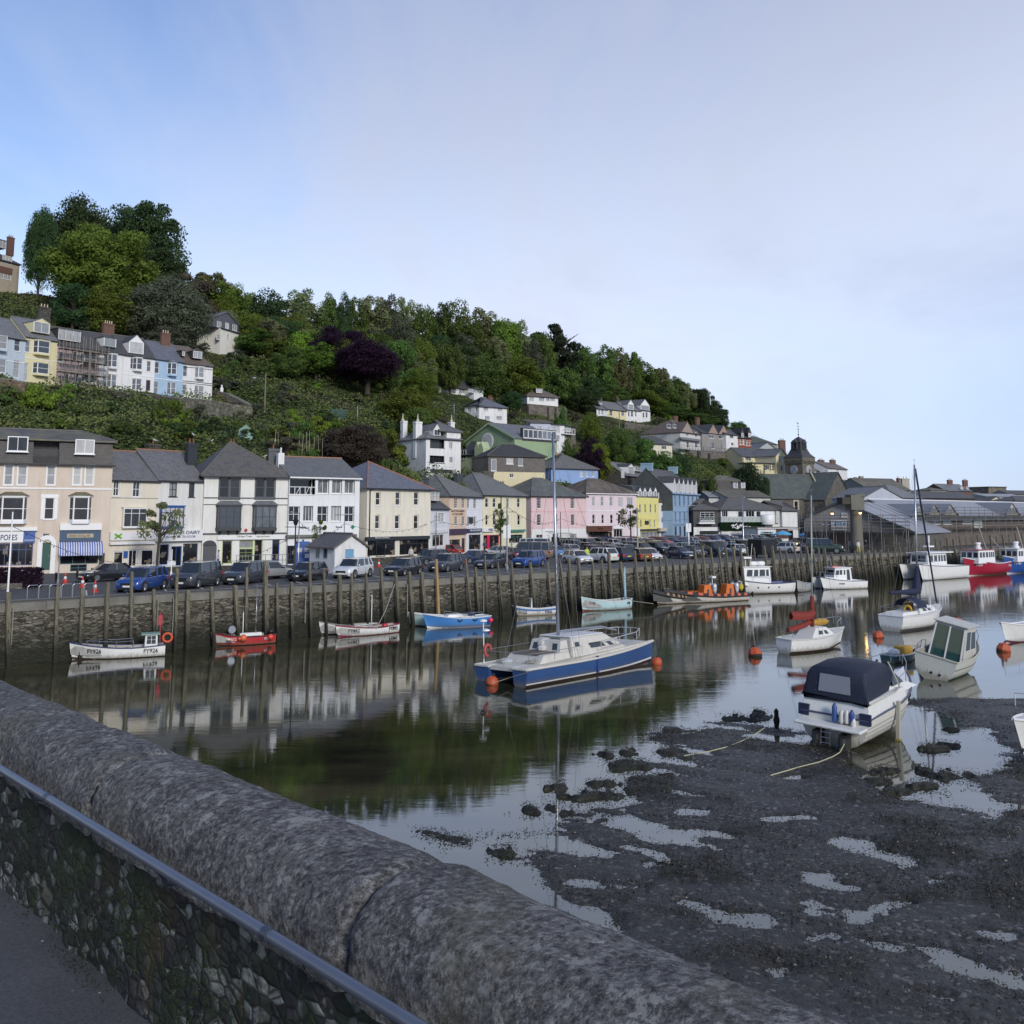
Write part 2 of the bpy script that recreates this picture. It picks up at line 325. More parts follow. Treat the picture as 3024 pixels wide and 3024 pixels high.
nr=(len(rows)-1)*SR+1
tf=np.array([(i*SX+j,i*SX+j+1,(i+1)*SX+j+1,(i+1)*SX+j) for i in range(nr-1) for j in range(SX-1)])
t=NT('hillside_earth'); o_=t.coord('World'); n=t.noise(o_,.15,6,.65); n2=t.noise(o_,1.5,4,.6)
M_earth=t.done(t.mix(t.ramp(n2,[(.35,0),(.7,.6)]),t.ramp(n,[(.3,(.022,.032,.012)),(.55,(.04,.052,.018)),(.75,(.06,.052,.03))]),(.02,.026,.012)),.95,None,.2); t.bump(n2,.6,.4)
hill=npmesh('hill',np.array(tv),tf,M_earth,None,True); tag(hill,kind='structure',label='steep green hillside rising behind the quayside buildings')
BVH=BVHTree.FromPolygons([Vector(v) for v in tv],[tuple(f) for f in tf])
def gray(px,py):
    d=ray(px,py).normalized(); h=BVH.ray_cast(Vector((0,0,EZ)),d); return h[0]
def ground(x,y):
    h=BVH.ray_cast(Vector((x,y,300)),Vector((0,0,-1))); return h[0].z if h[0] else QZ
# ------------------------------------------------------------ numpy noise
def h3(ix,iy,iz):
    n=(ix.astype(np.int64)*374761393+iy.astype(np.int64)*668265263+iz*2147483647)&0xffffffff
    n=((n^(n>>13))*1274126177)&0xffffffff; return ((n^(n>>16))&0xffff)/65535.
def vn(x,y,z=0):
    ix=np.floor(x); iy=np.floor(y); fx=x-ix; fy=y-iy; fx=fx*fx*(3-2*fx); fy=fy*fy*(3-2*fy)
    a=h3(ix,iy,z); b=h3(ix+1,iy,z); c=h3(ix,iy+1,z); d=h3(ix+1,iy+1,z)
    return (a*(1-fx)+b*fx)*(1-fy)+(c*(1-fx)+d*fx)*fy-.5
def fbm(x,y,o=4,z=0,g=.5):
    s=0;a=1
    for k in range(o): s=s+a*vn(x,y,z+k*7); x=x*2.03+11.3; y=y*2.03+3.7; a*=g
    return s
# ------------------------------------------------------------ water
t=NT('harbour_water'); wv=t.coord('World')
sepw=t.n('ShaderNodeSeparateXYZ'); t.l(wv,sepw.inputs[0])
a1=t.noise(t.coord('World',(.55,1.9,1),(0,0,R(-12))),1.7,5,.6,.3); a2=t.noise(t.coord('World',(.16,.5,1),(0,0,R(8))),1,4,.6,.5); a3=t.noise(t.coord('World',(1,1,1)),.05,3,.5)
calm=t.n('ShaderNodeMapRange'); t.l(sepw.outputs[1],calm.inputs[0]); calm.inputs[1].default_value=24; calm.inputs[2].default_value=62; calm.inputs[3].default_value=.12; calm.inputs[4].default_value=1
hgt=t.math('MULTIPLY',t.math('ADD',t.math('MULTIPLY',a1,.42),a2),t.math('MULTIPLY',calm.outputs[0],t.math('ADD',t.math('MULTIPLY',a3,1.2),.35)))
t.bump(hgt,.4,.018)
bed=t.noise(t.coord('World',(.35,1,1)),.28,6,.65)
M_water=t.done(t.ramp(bed,[(.35,(.012,.014,.009)),(.5,(.03,.032,.015)),(.66,(.065,.06,.03))]),.025); t.b.inputs['IOR'].default_value=2.25; t.b.inputs['Specular Tint'].default_value=(.93,.96,1,1)
mb=MB(); mb.poly((-1500,-100,0),(2600,-100,0),(2600,3500,0),(-1500,3500,0)); wo=mb.build('water',M_water,uv=False); tag(wo,'still dark harbour water at low tide mirroring the town and sky',kind='structure')
# ------------------------------------------------------------ mud flat
def poly_w(pts): return np.array([Pz(a,b,0)[:2] for a,b in pts])
def sdpoly(X,Y,pg):
    d=np.full(X.shape,1e9); ins=np.zeros(X.shape,bool); n=len(pg)
    for i in range(n):
        x0,y0=pg[i]; x1,y1=pg[(i+1)%n]; ex,ey=x1-x0,y1-y0; t_=np.clip(((X-x0)*ex+(Y-y0)*ey)/(ex*ex+ey*ey+1e-9),0,1)
        d=np.minimum(d,np.hypot(X-x0-t_*ex,Y-y0-t_*ey)); c=((y0>Y)!=(y1>Y))&(X<(x1-x0)*(Y-y0)/((y1-y0) if abs(y1-y0)>1e-9 else 1e-9)+x0); ins^=c
    return np.where(ins,d,-d)
MUD=[[(1700,2800),(1610,2660),(1545,2600),(1500,2540),(1461,2500),(1500,2486),(1583,2500),(1650,2490),(1700,2440),(1795,2390),(1869,2352),(1960,2300),(2015,2250),(2024,2190),(2086,2146),(2127,2137),(2170,2150),(2231,2147),(2330,2160),(2386,2186),(2440,2205),(2505,2212),(2540,2250),(2570,2300),(2600,2352),(2635,2360),(2697,2366),(2821,2382),(2904,2410),(3024,2424),(3700,2440),(4200,3300),(2600,4600),(1900,3600)],
 [(2680,2052),(2740,2048),(2850,2046),(3024,2044),(3600,2050),(3600,2400),(3024,2290),(2981,2264),(2930,2243),(2893,2207),(2904,2166),(2873,2150),(2800,2129),(2738,2085)],
 [(2862,2345),(2880,2300),(2940,2286),(3024,2300),(3300,2330),(3300,2385),(3024,2380),(2950,2376),(2875,2368)]]
PUD=[(2690,2150,2840,2215,1.9),(2700,2250,2860,2262,1.3),(2690,2335,2830,2348,.9),(2620,2300,2700,2330,.8),(2275,2420,2400,2418,.35),(2485,2482,2560,2495,.4),(2560,2500,2680,2560,.6),(2385,2582,2440,2588,.25),(2410,2603,2495,2628,.33),(2390,2678,2510,2705,.45),(2540,2720,2600,2708,.35),(2610,2690,2670,2672,.35),(2745,2600,2815,2605,.22),(2280,2870,2345,2835,.45),(2805,2860,2970,2890,.4),(2720,2935,2775,2945,.2),(2024,2396,2085,2400,.35),(2030,2458,2140,2468,.35),(2040,2670,2130,2705,.35),(2140,2710,2240,2725,.35),(2400,2770,2465,2765,.25),(2028,2215,2120,2228,.4),(2345,2296,2375,2292,.35),
 (1730,2608,1890,2622,.45),(1860,2440,1990,2475,.7),(1600,2490,1760,2530,.6),(1450,2545,1560,2640,.55),(1560,2640,1740,2700,.5),(1740,2700,1830,2740,.35),(1900,2560,2020,2560,.3),(1850,2500,1950,2535,.3),(2240,2178,2330,2188,.5),(2560,2780,2640,2810,.2),(2760,2810,2800,2840,.25),(2900,2760,2960,2770,.25),(2560,2255,2660,2290,.9),(1980,2340,2060,2350,.3)]
gy=9*np.exp(np.arange(0,500)*.0034); gu=np.arange(-.2,.76,.0034); U,YY=np.meshgrid(gu,gy); XX=U*YY
sd=np.full(XX.shape,-9.); 
wx=XX+fbm(XX*.9,YY*.9,4,3)*.35; wy=YY+fbm(XX*.9,YY*.9,4,33)*.35
for pg in MUD: sd=np.maximum(sd,sdpoly(wx,wy,poly_w(pg)))
H=np.clip(sd*.045,-.16,.055)
for (a,b,c,d,r) in PUD:
    p=Pz(a,b,0); q=Pz(c,d,0); ex,ey=q.x-p.x,q.y-p.y; t_=np.clip(((wx-p.x)*ex+(wy-p.y)*ey)/(ex*ex+ey*ey+1e-6),0,1); dd=np.hypot(wx-p.x-t_*ex,wy-p.y-t_*ey)
    H-=.085*np.clip(1.35-dd/r,0,1)
weed=np.clip(fbm(XX*.45,YY*.9,5,50)*2.6-.3,0,1)*np.clip((YY-14)/12,0,1)
al_=XX*.85-YY*.5; ac_=XX*.5+YY*.85; H+=fbm(al_*.22,ac_*1.1,4,15,.55)*.075+fbm(XX*2.2,YY*2.6,3,19)*.03*np.clip(1-np.abs(sd)/2.5,0,1)
H+=fbm(XX*5,YY*5,3,9,.7)*.03+fbm(XX*.7,YY*.9,3,70)*.035+weed*(.06+.1*np.abs(fbm(XX*6,YY*6,3,80)))
# loose seaweed clumps lying in the shallows
for (a,b,r) in [(1620,2392,.45),(1570,2392,.28),(1665,2350,.3),(1655,2328,.22),(1770,2352,.45),(1805,2315,.35),(1790,2330,.22),(1850,2260,.55),(1860,2223,.35),(1795,2230,.25),(1930,2305,.45),(1905,2330,.45),(1955,2295,.3),(1885,2303,.2),(1815,2274,.15),(1980,2157,.25),(1960,2222,.4),(2215,2120,.55),(2240,2103,.2),(2810,2156,.22),(2755,2213,.35),(2775,2200,.2),(2720,2325,.3),(2690,2323,.25),(2665,2340,.3),(2715,2280,.25),(2745,2275,.3),(2790,2290,.5),(2640,2280,.4),(2820,2205,.15),(2590,2310,.25),(1490,2526,.35),(1430,2105,.1)]:
    p=Pz(a,b,0); dd=np.hypot((XX-p.x)*.6,(YY-p.y)*1.1)/r+fbm(XX*2.6,YY*2.6,4,90,.6)*1.7; k_=np.clip(1.1-dd,0,1); H=np.maximum(H,-.14+.26*np.minimum(k_*2,1)+.05*fbm(XX*9,YY*9,2,91)*k_); weed=np.maximum(weed,np.minimum(k_*3,1))
keep=H>-.11
nyy,nxx=XX.shape; idx=np.arange(nyy*nxx).reshape(nyy,nxx); q=np.stack([idx[:-1,:-1],idx[:-1,1:],idx[1:,1:],idx[1:,:-1]],-1).reshape(-1,4); kk=keep.ravel()[q].any(1); q=q[kk]
used=np.unique(q); rm=np.full(nyy*nxx,-1); rm[used]=np.arange(len(used)); vv=np.stack([XX.ravel(),YY.ravel(),H.ravel()],1)[used]
t=NT('wet_shingle_mud'); o_=t.coord('World'); at=t.n('ShaderNodeAttribute',attribute_name='weed')
vo=t.n('ShaderNodeTexVoronoi'); vo.inputs['Scale'].default_value=11; t.l(t.mix(.1,o_,t.n('ShaderNodeTexNoise').outputs[1],'ADD'),vo.inputs['Vector']); sc_=t.n('ShaderNodeSeparateColor'); t.l(vo.outputs['Color'],sc_.inputs[0])
n=t.noise(o_,1.1,6,.65); n2=t.noise(o_,22,4,.7)
col=t.ramp(sc_.outputs[0],[(0,(.01,.0085,.007)),(.6,(.024,.02,.0165)),(.86,(.046,.04,.034)),(.975,(.2,.19,.18))]); col=t.mix(t.ramp(n2,[(.35,.6),(.65,0)]),col,(.014,.013,.014)); col=t.mix(t.ramp(n,[(.45,0),(.65,.65)]),col,(.022,.021,.012))
col=t.mix(at.outputs['Fac'],col,t.ramp(n2,[(.3,(.006,.007,.004)),(.7,(.025,.024,.01))]))
t.bump(t.math('ADD',t.math('MULTIPLY',vo.outputs[0],-.6),n2),.9,.035); M_mud=t.done(col,t.ramp(n2,[(.3,.32),(.7,.7)]),None,.5)
mud=npmesh('mud_flat',vv,rm[q],M_mud,None,True); al=mud.data.attributes.new('weed','FLOAT','POINT'); al.data.foreach_set('value',weed.ravel()[used].astype(np.float32)); tag(mud,'dark wet shingle and mud flat with weed and puddles exposed at low tide',kind='structure')
rgm=np.random.default_rng(12); Hf=H.ravel(); Wf=weed.ravel(); pr_w=np.clip(Wf*1.2+np.clip(.05-np.abs(Hf-.02),0,1)*9,0.004,1)*(Hf>-.02)*(YY.ravel()**1.2); pr_w/=pr_w.sum(); ii_=rgm.choice(len(Hf),90000,p=pr_w)
pt_=np.stack([XX.ravel()[ii_]+rgm.normal(size=90000)*.09,YY.ravel()[ii_]+rgm.normal(size=90000)*.12,np.maximum(Hf[ii_],0)+rgm.uniform(0,.04,90000)+Wf[ii_]*rgm.uniform(0,.09,90000)],1)
SEAWEED=(pt_,rgm)
# ------------------------------------------------------------ quay: ground, wall, piles
Q0=Vector((-30.5,60.2,0)); QD=Vector((.7292,.6844,0)); QN=Vector((.6844,-.7292,0))
def qp(s,o,z): return Q0+QD*s+QN*o+Vector((0,0,z))
t=NT('asphalt'); n=t.noise(t.coord('World'),.25,5,.6); n2=t.noise(t.coord('World'),30,3,.6); M_asph=t.done(t.mix(.3,t.ramp(n,[(.35,(.06,.06,.062)),(.7,(.095,.094,.093))]),t.ramp(n2,[(.3,(.03,.03,.03)),(.7,(.13,.13,.13))])),.85,None,.3)
mb=MB(); mb.poly(qp(-120,-.6,QZ),qp(420,-.6,QZ),qp(420,-330,QZ),qp(-120,-330,QZ)); g_=mb.build('ground',M_asph,uv=False); tag(g_,'grey asphalt quayside road and car park',kind='structure')
t=NT('concrete'); n=t.noise(t.coord('World'),.6,6,.65); n2=t.noise(t.coord('World'),9,4,.6); M_conc=t.done(t.mix(t.ramp(n2,[(.3,.5),(.7,0)]),t.ramp(n,[(.3,(.12,.115,.1)),(.7,(.24,.23,.2))]),(.09,.088,.075)),.9,None,.3)
M_qwall=stone((.25,.225,.18),(.03,.027,.022),(.014,.013,.011),2.3,8,1,.3,True)
qw=empty('quay_wall',qp(60,0,0)); tag(qw,'long rubble stone quay wall with concrete coping and weed-darkened foot','wall')
mb=MB(); n_=260; top=[];bot=[]
rings=[]
for i in range(n_+1):
    s=-45+i*1.05; j=.05*math.sin(i*1.7)
    rings.append([tuple(qp(s,.45+j,-1)-qp(60,0,0)),tuple(qp(s,.3+j*.8,1.2)-qp(60,0,0)),tuple(qp(s,.14+j*.6,QZ-.42)-qp(60,0,0)),tuple(qp(s,-.1,QZ-.42)-qp(60,0,0))])
mb.loft(rings); mb.build('wall_face',M_qwall,qw)
mb=MB(); s=-45.
while s<228:
    l=rnd.uniform(2.2,3.6); a=rnd.uniform(-.02,.02); 
    pts=[qp(s,.24+a,0),qp(s+l-.025,.24+a,0),qp(s+l-.025,-.62,0),qp(s,-.62,0)]; o0=qp(60,0,0)
    mb.slab([(p.x-o0.x,p.y-o0.y,QZ+.06+a) for p in pts],.5); s+=l
mb.build('coping',M_conc,qw)
mb=MB(); mb.slab([qp(-45,-.64,QZ+.1),qp(228,-.64,QZ+.1),qp(228,-1.0,QZ+.1),qp(-45,-1.0,QZ+.1)],.12); tag(mb.build('kerb',plain((.07,.06,.045),.9)),'low dark kerb running along the quay edge',kind='structure')
mb=MB(); mb.poly(qp(-45,-1.0,QZ+.006),qp(228,-1.0,QZ+.006),qp(228,-3.1,QZ+.006),qp(-45,-3.1,QZ+.006)); tag(mb.build('quay_path',plain((.15,.15,.145),.9)),'pale grey strip of footway along the quay edge',kind='structure')
# parking bay lines, real painted markings
mb=MB()
for k in range(44):
    s=6+k*2.75; a=qp(s,-3.3,QZ+.008); b=qp(s+1.6,-7.8,QZ+.008); d=QD*.06
    mb.poly(a-d,a+d,b+d,b-d)
tag(mb.build('bay_markings',plain((.5,.5,.48),.8),uv=False),'worn white parking bay lines',kind='structure')
t=NT('weathered_timber'); wc=t.coord('Object',(6,6,.6)); n=t.noise(wc,2.2,6,.65); g=t.coord('World'); sx_=t.n('ShaderNodeSeparateXYZ'); t.l(g,sx_.inputs[0]); oi=t.n('ShaderNodeObjectInfo')
col=t.ramp(n,[(.3,(.06,.052,.035)),(.55,(.15,.135,.095)),(.75,(.25,.23,.17))]); col=t.mix(t.ramp(oi.outputs['Random'],[(.0,0),(1,.4)]),col,(.07,.068,.055)); z=t.math('ADD',sx_.outputs[2],t.math('MULTIPLY',n,1.6)); col=t.mix(t.ramp(t.math('DIVIDE',z,5),[(.3,.94),(.66,0)]),col,(.013,.014,.01)); t.bump(n,.5,.03)
M_pile=t.done(col,.85,None,.25)
PX=[('1',60,1510),('1',465,1465),('1',665,1480),('1',873,1435),('1',1070,1345),('1',1250,1490),('1',1440,1320),('1',1525,1495),('1',1718,1470),('2',530,1455),('2',627,1310),('2',777,1262),('2',872,1440),('2',992,1430),('2',1140,1270),('2',1255,1325),('2',1380,1370),('2',1483,1360),('2',1600,1355),('2',1720,1310),('2',1838,1340),
('3',568,1345),('3',668,1350),('3',790,1245),('3',920,1340),('3',1030,1235),('3',1110,1310),('3',1187,1215),('3',1293,1270),('3',1402,1265),('3',1555,1270),('3',1697,1270),('3',1800,1270),('3',1868,1240),('4',565,1235),('4',683,1270),('4',757,1250),('4',812,1185),('4',908,1265),('4',1025,1175),('4',1110,1215),('4',1170,1230),('4',1232,1225),('4',1283,1225),('4',1340,1270),('4',1400,1265),('4',1465,1245),('4',1512,1150),('4',1575,1135),('4',1645,1150),('4',1712,1145),('4',1765,1150),('4',1828,1140),('4',1885,1145),
('5',560,1145),('5',620,1150),('5',703,1135),('5',765,1135),('5',828,1150),('5',880,1180),('5',945,1130),('5',1000,1175),('5',1045,1140),('5',1100,1170),('5',1145,1150),('5',1190,1155),('5',1250,1195),('5',1330,1215),('5',1380,1220),('5',1440,1175),('5',1500,1170),('5',1550,1170),('5',1600,1170),('5',1650,1170),('5',1710,1160),('5',1757,1105),('5',1800,1105),('5',1845,1150)]
PX+=[('6',a,b) for a,b in [(860,985),(930,980),(990,960),(1022,950),(1080,940),(1130,950),(1190,930),(1250,940),(1310,920),(1370,900),(1430,920),(1480,900),(1540,900),(1600,900),(1660,910),(1720,900),(1780,890),(1840,880),(1900,870),(1960,870),(2030,880),(2110,880)]]
def wallhit(px,py,o=.2):
    d=ray(px,py); e=Vector((0,0,EZ)); c=Q0+QN*o; tt=(c-e).dot(QN)/d.dot(QN); return e+d*tt
for i,(k,a,b) in enumerate(PX):
    px,py=K(k,a,b); q_=wallhit(px,py,.32); s=(q_-Q0).dot(QD); z1=q_.z; out=.75+rnd.uniform(-.12,.18); w_=rnd.uniform(.075,.135)
    new=(k=='3' and a==790)
    base=qp(s+rnd.uniform(-.22,.22),.3+out,-.9); root=base
    mb=MB(); tp=qp(s,.3+w_,z1)-root; u=(tp).normalized(); X_=QD; Y_=QN
    jt=rnd.uniform(-.1,.1)
    def ring(c,w): return [tuple(c+(X_*math.cos(jt)+Y_*math.sin(jt))*w*sx+(Y_*math.cos(jt)-X_*math.sin(jt))*w*sy) for sx,sy in ((-1,-.85),(-.85,-1),(.85,-1),(1,-.85),(1,.85),(.85,1),(-.85,1),(-1,.85))]
    mb.loft([ring(tp*f+Vector((rnd.uniform(-.012,.012),0,0)),w_*(1.12-.15*f)) for f in (0,.2,.4,.6,.8,.985)]+[ring(tp,w_*.8)],True,True)
    m_=M_pile
    if new: m_=stone and plain((.3,.2,.09),.8)
    o=mb.build('timber_pile',m_,uv=False); o.location=root
    lab=('newer yellow-brown timber mooring pile standing proud of the grey ones along the quay wall' if new else 'weathered grey timber pile leaning on the quay wall, %s from the left end'%ordn(i))
    tag(o,lab,'mooring pile','timber piles along the quay wall')
# thin galvanised ladder rails and pipes between the piles
for i,(k,a,b,zb) in enumerate([('1',108,1640,1.2),('1',1288,1570,1.4),('1',1415,1555,1.0),('2',805,1520,.8),('2',1110,1480,1.),('2',1625,1480,1.2),('3',560,1440,.8),('3',1180,1400,.6)]):
    px,py=K(k,a,b); q_=wallhit(px,py,.5); s=(q_-Q0).dot(QD); mb=MB(); z1=min(q_.z,QZ+.2)
    mb.tube([tuple(QN*-.45+Vector((0,0,z1-zb))),(0,0,z1-zb-.15),(0,0,0)],.035,6)
    o=mb.build('ladder_rail',plain((.3,.29,.26),.5,.3),uv=False); o.location=qp(s,.55,zb); tag(o,'thin pale metal rail hooked over the quay wall, %s from the left'%ordn(i),'rail','metal rails on the quay wall')
# ------------------------------------------------------------ bridge parapet in the foreground
PN=Vector((math.sin(R(47)),math.cos(R(47)),0)); PD=Vector((math.cos(R(47)),-math.sin(R(47)),0)); PH=1.75; PZ0=EZ-PH
def pp(s,o,h): return PN*o+PD*s+Vector((0,0,EZ-h))
t=NT('granite_coping'); o_=t.coord('Object'); n=t.noise(o_,3.2,7,.62); sp=t.noise(t.coord('Object',(1,1,1)),120,3,.75); gr=t.noise(t.coord('Object',(1,1.35,1.35),(0,0,R(-43))),38,6,.8,.15); lich=t.noise(o_,11,7,.75); ms=t.noise(o_,2.1,5,.65); pit=t.noise(t.coord('Object',(1,1,.45)),17,3,.5)
col=t.ramp(n,[(.3,(.075,.073,.074)),(.7,(.13,.127,.125))]); col=t.mix(t.ramp(gr,[(.42,.9),(.49,0)]),col,(.028,.027,.029)); col=t.mix(t.ramp(gr,[(.53,0),(.6,.8)]),col,(.26,.26,.26)); col=t.mix(t.ramp(sp,[(.6,0),(.72,.6)]),col,(.3,.3,.32)); col=t.mix(t.ramp(lich,[(.56,0),(.61,.75)]),col,(.3,.3,.29)); col=t.mix(t.ramp(ms,[(.5,0),(.7,.55)]),col,(.12,.115,.075))
col=t.mix(t.ramp(lich,[(.36,.75),(.42,0)]),col,(.025,.025,.027))
col=t.mix(t.ramp(pit,[(.25,1),(.3,0)]),col,(.01,.01,.01)); t.bump(t.math('ADD',t.math('ADD',gr,t.math('MULTIPLY',sp,.5)),t.math('MULTIPLY',lich,.8)),1,.009); M_gran=t.done(col,.85,None,.3)
pr=empty('stone_parapet',pp(-3,1.55,PH)); tag(pr,'old rounded granite-topped rubble parapet running across the foreground','wall')
joints=[-13,-10.2,-7.6]+sorted([float((Pz(*K('u',90,400),EZ-1.12)).dot(PD)),float(Pz(*K('u',545,690),EZ-1.12).dot(PD)),float(Pz(*K('u',1895,1640),EZ-1.12).dot(PD))-.12])+[.9,3.2,6]
p0=pp(-3,1.55,PH)
NA=30
for bi in range(len(joints)-1):
    s0,s1=joints[bi]+.004,joints[bi+1]-.004; ns=max(6,int((s1-s0)/.022)) if s0>-6 and s1<3 else 24
    sg=np.linspace(s0,s1,ns+1); ag=np.linspace(-.12,1.12,NA+1)*math.pi
    Sg,Ag=np.meshgrid(sg,ag,indexing='ij'); ca=np.cos(Ag); sa=np.sin(Ag); e_=2/2.35
    ox=-np.sign(ca)*np.abs(ca)**e_*.225; hz=np.sign(sa)*np.abs(sa)**e_*.2
    edge=np.minimum(Sg-s0,s1-Sg); rd=np.clip(1-edge/.05,0,1)**2*.02
    rr=fbm(Sg*3.1+bi*9,Ag*2.2,4,bi)*.014+fbm(Sg*24,Ag*10,3,bi+40,.55)*.008-rd
    tone=fbm(Sg*1.1,Sg*0+bi,2,7)*.008
    ox2=1.755+tone+ox*(1+rr/.2); hh=1.165-hz*(1+rr/.2)+fbm(Sg*.9,Sg*0,2,77)*.008
    vx=PN.x*ox2+PD.x*Sg-p0.x; vy=PN.y*ox2+PD.y*Sg-p0.y; vz=EZ-hh-p0.z
    vs=np.stack([vx,vy,vz],-1).reshape(-1,3); n1_=NA+1; ii=np.arange(ns)[:,None]*n1_+np.arange(NA)[None]; f_=np.stack([ii,ii+n1_,ii+n1_+1,ii+1],-1).reshape(-1,4)
    cs=[0,ns*n1_]
    o=npmesh('coping_stone',vs,f_,M_gran,pr,True)
    for c_ in cs:      # end caps
        mb=MB(); ring=[tuple(vs[c_+k]) for k in range(n1_)]; mb.poly(*ring); cm=mb.build('coping_end',M_gran,None,uv=False)
        bm_=bpy.data.meshes
        import bmesh
        b_=bmesh.new(); b_.from_mesh(o.data); b_.from_mesh(cm.data); b_.to_mesh(o.data); b_.free(); bpy.data.objects.remove(cm)
# rubble face towards the path
t=NT('parapet_rubble'); v0=t.coord('Object',(3.2,3.2,5)); wn=t.n('ShaderNodeTexNoise'); wn.inputs['Scale'].default_value=1.4; wn.inputs['Detail'].default_value=4; t.l(v0,wn.inputs['Vector']); v=t.mix(.14,v0,wn.outputs[1],'ADD')
vo=t.n('ShaderNodeTexVoronoi'); vo.inputs['Scale'].default_value=4.6; t.l(v,vo.inputs['Vector']); ve=t.n('ShaderNodeTexVoronoi',feature='DISTANCE_TO_EDGE'); ve.inputs['Scale'].default_value=4.6; t.l(v,ve.inputs['Vector']); se=t.n('ShaderNodeSeparateColor'); t.l(vo.outputs['Color'],se.inputs[0])
fn=t.noise(t.coord('Object'),16,6,.7); mo=t.noise(t.coord('Object'),2.6,5,.62); br_=t.noise(t.coord('Object',loc=(5,2,1)),3.5,5,.6)
col=t.ramp(se.outputs[0],[(0,(.018,.018,.02)),(.5,(.05,.05,.052)),(.7,(.06,.06,.057)),(.8,(.27,.28,.26))],'LINEAR'); col=t.mix(t.ramp(ve.outputs[0],[(0,1),(.11,0)]),col,(.022,.021,.018)); col=t.mix(t.ramp(fn,[(.4,.8),(.56,0)]),col,(.02,.019,.018)); col=t.mix(t.ramp(fn,[(.6,0),(.66,.7)]),col,(.2,.2,.18))
col=t.mix(t.ramp(br_,[(.55,0),(.68,.7)]),col,(.075,.05,.03)); col=t.mix(t.ramp(mo,[(.46,0),(.6,.85)]),col,(.026,.038,.016))
t.bump(t.math('ADD',t.ramp(ve.outputs[0],[(0,0),(.2,1)]),t.math('MULTIPLY',fn,.6)),.6,.012); M_prub=t.done(col,.9,None,.25)
sg=np.arange(-13,6,.03); zg=np.linspace(0,PH-1.13,26); Sg,Zg=np.meshgrid(sg,zg,indexing='ij'); dsp=fbm(Sg*6,Zg*9,3,5)*.022+fbm(Sg*1.5,Zg*2,2,8)*.03
ox2=1.575-dsp-.0*Zg; vs=np.stack([PN.x*ox2+PD.x*Sg-p0.x,PN.y*ox2+PD.y*Sg-p0.y,Zg],-1).reshape(-1,3); n1_=len(zg); ii=np.arange(len(sg)-1)[:,None]*n1_+np.arange(n1_-1)[None]; f_=np.stack([ii,ii+n1_,ii+n1_+1,ii+1],-1).reshape(-1,4)
npmesh('wall_face',vs,f_,M_prub,pr,True,True)
mb=MB(); mb.slab([pp(-13,1.6,1.17)-p0,pp(6,1.6,1.17)-p0,pp(6,1.95,1.17)-p0,pp(-13,1.95,1.17)-p0],7.7); mb.build('wall_core',M_qwall,pr)
# moss and fern tufts along the foot
def leafquads(pts,nrm,size,rng,asp=.6):
    n=len(pts); r=rng.normal(size=(n,3)); nn=nrm+r*.55; nn/=np.linalg.norm(nn,axis=1)[:,None]+1e-9; a=np.cross(nn,rng.normal(size=(n,3))); a/=np.linalg.norm(a,axis=1)[:,None]+1e-9; b=np.cross(nn,a)
    s=(size*rng.uniform(.55,1.3,n))[:,None]; v=np.stack([pts-a*s-b*s*asp*.3,pts-b*s*asp,pts+a*s+b*s*asp*.3,pts+b*s*asp],1).reshape(-1,3); return v,np.arange(n*4).reshape(n,4)
def leafmat(key,c,c2=None,var=.5):
    k=('leaf',key)
    if k in MATS: return MATS[k]
    t=NT('foliage'); oi=t.n('ShaderNodeObjectInfo'); n=t.noise(t.coord('Object'),.55,4,.65); n2=t.noise(t.coord('Object'),3.1,3,.6); c2=c2 or sc3(c,1.9)
    col=t.mix(t.ramp(n,[(.36,0),(.66,1)]),sc3(c,.72),c2); col=t.mix(t.ramp(n2,[(.3,.4),(.6,0)]),col,sc3(c,.6)); hs=t.n('ShaderNodeHueSaturation'); t.l(t.math('ADD',t.math('MULTIPLY',oi.outputs['Random'],.05),.475),hs.inputs['Hue']); t.l(t.math('ADD',t.math('MULTIPLY',oi.outputs['Random'],var),1-var/2),hs.inputs['Value']); hs.inputs['Saturation'].default_value=1; t.l(col,hs.inputs['Color'])
    tr=t.n('ShaderNodeBsdfTranslucent'); t.l(hs.outputs[0],tr.inputs[0]); ms_=t.n('ShaderNodeMixShader'); ms_.inputs[0].default_value=.42; out=[q for q in t.t.nodes if q.type=='OUTPUT_MATERIAL'][0]
    t.done(hs.outputs[0],.75,None,.2); t.l(t.b.outputs[0],ms_.inputs[1]); t.l(tr.outputs[0],ms_.inputs[2]); t.l(ms_.outputs[0],out.inputs[0]); MATS[k]=t.m; return t.m
rg=np.random.default_rng(3); pts=[];
for (s,z,r,n_) in [(-4.1,.16,.3,900),(-3.7,.3,.2,500),(-3.1,.2,.3,900),(-2.6,.12,.25,700),(-2.2,.3,.15,300),(-1.95,.1,.22,500),(-1.5,.2,.2,400),(-4.8,.25,.3,600),(-1.2,.35,.12,200),(-3.4,.4,.12,200)]:
    a=rg.normal(size=(n_,2))*[r*.55,r*.35]; ss=s+a[:,0]; zz=np.clip(z+a[:,1],.01,.5); oo=1.55-rg.uniform(.0,.06,n_); pts.append(np.stack([PN.x*oo+PD.x*ss,PN.y*oo+PD.y*ss,PZ0+zz],1))
pts=np.concatenate(pts); v_,f_=leafquads(pts,np.tile([-PN.x,-PN.y,.6],(len(pts),1)),np.full(len(pts),.006),rg,.5); o=npmesh('moss',v_,f_,leafmat('moss',(.022,.036,.014),(.05,.075,.028))); tag(o,'moss and small ferns growing from the joints at the foot of the stone parapet','moss',kind='stuff')
hr=empty('handrail',pp(-3,1.43,1.118)); tag(hr,'blue-grey painted pipe handrail fixed along the stone parapet','handrail')
